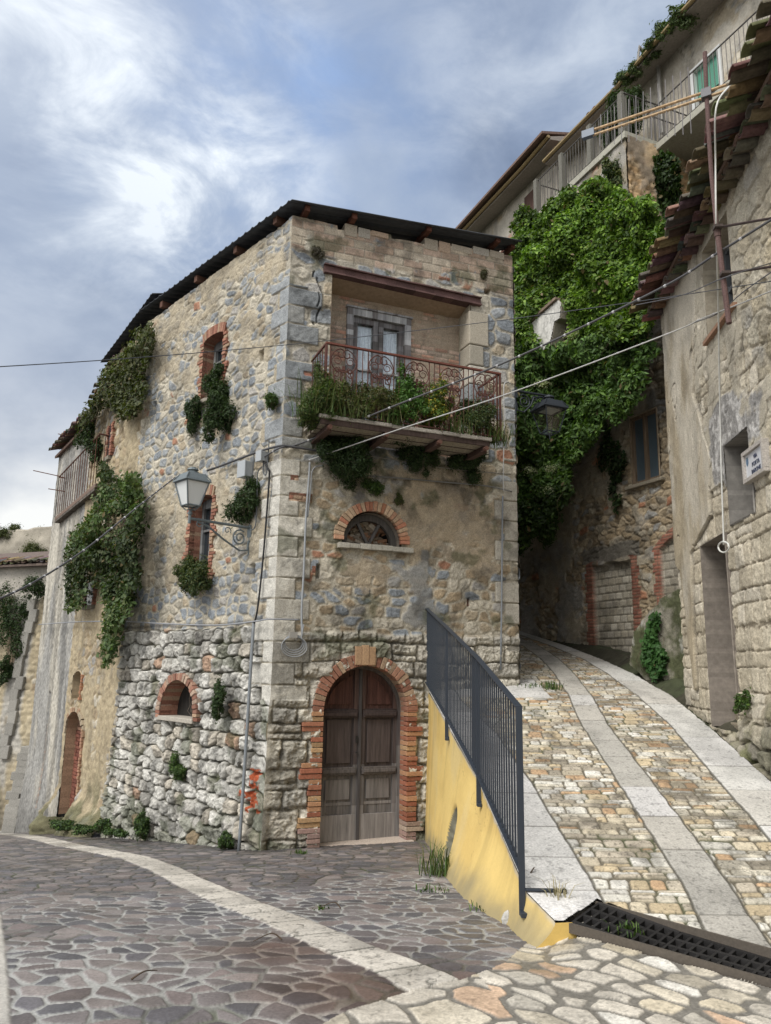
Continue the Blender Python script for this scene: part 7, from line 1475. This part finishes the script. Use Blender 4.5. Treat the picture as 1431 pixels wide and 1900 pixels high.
wallbush('base_weed',W2W,[(215,1543,16,5,.45),(120,1528,18,5,.45),(170,1538,24,5,.5),(195,1530,12,6,.45),(145,1535,14,4,.5)],'mossy weeds along the foot of the overgrown house',size=.05,cols=DGR+GRN)
wallbush('wall_bush',WB,[(25,1140,26,40,.2),(8,1240,12,18,.2)],'dark bush on the pale stepped wall at the far left edge',size=.06,cols=DGR)
wallbush('wall_bush',WB,[(70,1090,20,14,.3)],'small bush under the tiled eaves beside the grey house end',size=.06,cols=DGR)
wallbush('ruin_weed',WB3,[(15,990,22,12,.0),(70,993,14,9,-.1),(60,1030,20,16,.1)],'pale weeds sprouting along the roofless ochre wall',size=.07,cols=OLV,aspect=.3)
wallbush('roof_weed',W3W,[(165,800,16,26,.1),(175,830,12,20,.1)],'dark bush over the tiles of the grey house end',size=.06,cols=DGR)
wallbush('roof_weed',W2,[(1268,22,16,14,EO),(1255,38,12,10,EO)],'bushy weed on the highest point of the upper house eaves',size=.09,cols=[(.06,.10,.03),(.08,.11,.04)],aspect=.3)
wallbush('roof_weed',W2,[(1232,62,14,12,EO),(1215,82,12,10,EO),(1200,98,10,9,EO)],'grassy weeds on the upper house eaves below the highest clump',size=.08,cols=[(.06,.10,.03),(.09,.12,.05)],aspect=.25)
wallbush('roof_weed',W2,[(1182,122,10,9,EO),(1165,142,12,10,EO),(1155,150,8,8,EO)],'grassy weeds at the lower end of the upper house eaves',size=.08,cols=[(.06,.10,.03),(.09,.12,.05)],aspect=.25)
wallbush('terrace_plant',W2,[(1150,215,20,30,1.2,.5),(1132,240,16,20,1.2,.4),(1165,190,16,18,.8,.4)],'dark plants grown through the terrace behind its railing',size=.09,cols=DGR,aspect=.3)
wallbush('terrace_plant',W2,[(1140,318,12,20,2.0,.2)],'grey green bush hanging on the terrace wall by the bare pier',size=.07,cols=DGR+OLV)
wallbush('parapet_weed',WR1,[(1378,1305,8,14,.12)],'weed at the foot of the right house doorway',size=.04,cols=GRN)
# ground weeds: narrow upright blades
def blades(name,P,n,h,label,col=GRN,spread=.1,seed=1,cat='weed'):
    rg=np.random.RandomState(seed); V=[];T=[];Cc=[]
    for i in range(n):
        b=np.array(P,float)+[rg.normal(0,spread),rg.normal(0,spread),-.01]; d=rg.normal(0,.5,2); hh=h*rg.uniform(.5,1.2); w_=rg.uniform(.003,.007); sdv=np.array([-d[1],d[0],0]); sdv=sdv/(np.linalg.norm(sdv)+1e-6)*w_; k=len(V)
        mid=b+np.array([d[0]*hh*.35,d[1]*hh*.35,hh*.7]); tip=b+np.array([d[0]*hh*.9,d[1]*hh*.9,hh*.85]); V+= [b-sdv,b+sdv,mid+sdv*.8,mid-sdv*.8,tip]; T+=[[k,k+1,k+2],[k,k+2,k+3],[k+3,k+2,k+4]]; c=np.array(col[rg.randint(len(col))])*rg.uniform(.7,1.4); Cc+=[c]*5
    o=npmesh(name,np.array(V),np.array(T),np.array(Cc),'leaf',None,False,loc=tuple(P)); return tag(o,label,cat)
gr=lambda x,y,fn=z_ramp:onfn(x,y,fn)
for i,(x,lab,h_) in enumerate(((588,'tall wispy grass at the far left corner of the balcony',.55),(655,'wispy grass among the brown bush on the balcony',.38),(725,'fine grass left of the fresh green balcony plant',.42),(842,'loose grass right of the yellow flowered balcony plant',.36),(915,'dry grass at the right corner of the balcony',.32))):
    s_,_z=WF.px(x,760,BN-.12); blades('balcony_grass',WF.p(s_,BZ+.07,BN-.14),230,h_,lab,col=GRN+OLV+[(.16,.14,.08)],spread=.14,seed=40+i)

blades('weed_tuft',gr(1025,1280),90,.16,'grass tuft in the ramp setts near the house corner',seed=2,spread=.07)
blades('weed_tuft',gr(985,1275),50,.09,'small weed left of the grass tuft at the top of the ramp',seed=3,spread=.1)
blades('weed_tuft',gr(1165,1728),60,.06,'little green weed growing out of the drain grate',seed=4,spread=.05)
blades('weed_tuft',onfn(903,1692,z_street),50,.07,'small weed at the foot of the yellow wall near its end',seed=5,spread=.06)
blades('weed_tuft',onfn(818,1625,z_street),120,.30,'tall dry grass in the recess of the yellow wall',col=GRN+OLV,seed=6,spread=.10)
blades('weed_tuft',onfn(800,1655,z_street),60,.06,'low weed on the paving before the yellow wall recess',seed=7,spread=.09)
blades('weed_tuft',onfn(598,1688,z_street),30,.05,'tiny green weed beside the pale stone strip',seed=8,spread=.03)
blades('weed_tuft',onfn(560,1585,z_street),70,.07,'green weed at the left foot of the arched door',seed=9,spread=.05)
blades('weed_tuft',gr(1033,1668),26,.16,'dry grass blades lying on the white kerb by the grate',col=[(.30,.26,.17)],seed=10,spread=.03)
# fallen twigs and leaves on the paving
for i,(x,y,L_,lab) in enumerate(((632,1690,.16,'curved twig on the paving before the door'),(243,1825,.16,'thin twig on the near paving at left'),(523,1750,.18,'bent twig on the wet paving beside the strip'),(985,1625,.1,'small dead leaf curl on the ramp setts'))):
    P=gr(x,y) if x>950 else onfn(x,y,z_street); rg=random.Random(i); a=rg.uniform(0,3); m=MB(); m.tube(catmull([P+[0,0,.02],P+[L_*.4*math.cos(a),L_*.4*math.sin(a),.05],P+[L_*math.cos(a+.5),L_*math.sin(a+.5),.02]]),.006,(.07,.05,.035),5,.002); tag(m.build('twig','twig',None,loc=tuple(P)),lab,'twig')
# white stone chip at the wall foot
P=onfn(942,1716,z_street); V=np.random.RandomState(4).normal(0,1,(60,3)); V/=np.linalg.norm(V,axis=1)[:,None]
import bmesh
bm=bmesh.new()
for v in V: bm.verts.new(Vector((v[0]*.04*(1+.3*v[1])*(1-.4*v[2]),v[1]*.035,v[2]*.06+.04)))
bmesh.ops.convex_hull(bm,input=bm.verts); me=bpy.data.meshes.new('stone_chip'); bm.to_mesh(me); bm.free(); a=me.color_attributes.new('Col','FLOAT_COLOR','CORNER'); a.data.foreach_set('color',np.tile([.42,.41,.38,1],(len(me.loops),1)).astype(np.float32).ravel())
o=link('stone_chip',me,'stone'); o.location=P; tag(o,'white stone chip leaning at the foot of the yellow wall','stone')
# white ruined wall fragment in the ivy
FP=[(985,645),(983,603),(1036,556),(1043,560),(1040,590),(1030,598),(1022,640),(1005,655)]
fq=[WA.px(x,y,1.15) for x,y in FP]; root=thing('ruined_wall',tuple(WA.p(*fq[0],1.2)),'white plastered wall fragment with a tiled slope, poking out of the ivy','wall')
def ffn(S,Z):
    n=fbm(S*4,Z*3,760,5,.6); c=C3((.50,.49,.46),S)*(.7+.5*n)[...,None]; k=sst(.03,.0,np.abs(n-.5)); return .03*n,c*(1-.4*k)[...,None]
xs=[q[0] for q in fq]; zz=[q[1] for q in fq]; relief('rendered_face',Wall(tuple(WA.p(0,0,1.15)[:2]),-24),min(xs),max(xs),min(zz),max(zz),.02,ffn,'plaster',root,lambda S,Z:~inpoly(S,Z,fq))
m=MB(); m.prism([WA.p(a_,b_,1.14) for a_,b_ in fq],[WA.p(a_,b_,.85) for a_,b_ in fq],(.3,.27,.22)); m.build('core','stone',root)
m=MB(); a_,b_=np.array(fq[1]),np.array(fq[2]); 
for i in range(8): p0=a_+(b_-a_)*i/8; p1=a_+(b_-a_)*(i+1)/8; m.hexa([WA.p(p0[0],p0[1],.9),WA.p(p1[0],p1[1],.9),WA.p(p1[0],p1[1],1.22),WA.p(p0[0],p0[1],1.22),WA.p(p0[0],p0[1]+.07,.9),WA.p(p1[0],p1[1]+.05,.9),WA.p(p1[0],p1[1]+.05,1.22),WA.p(p0[0],p0[1]+.07,1.22)],jit((.16,.12,.09),.2))
m.build('tile_coping','tile',root)
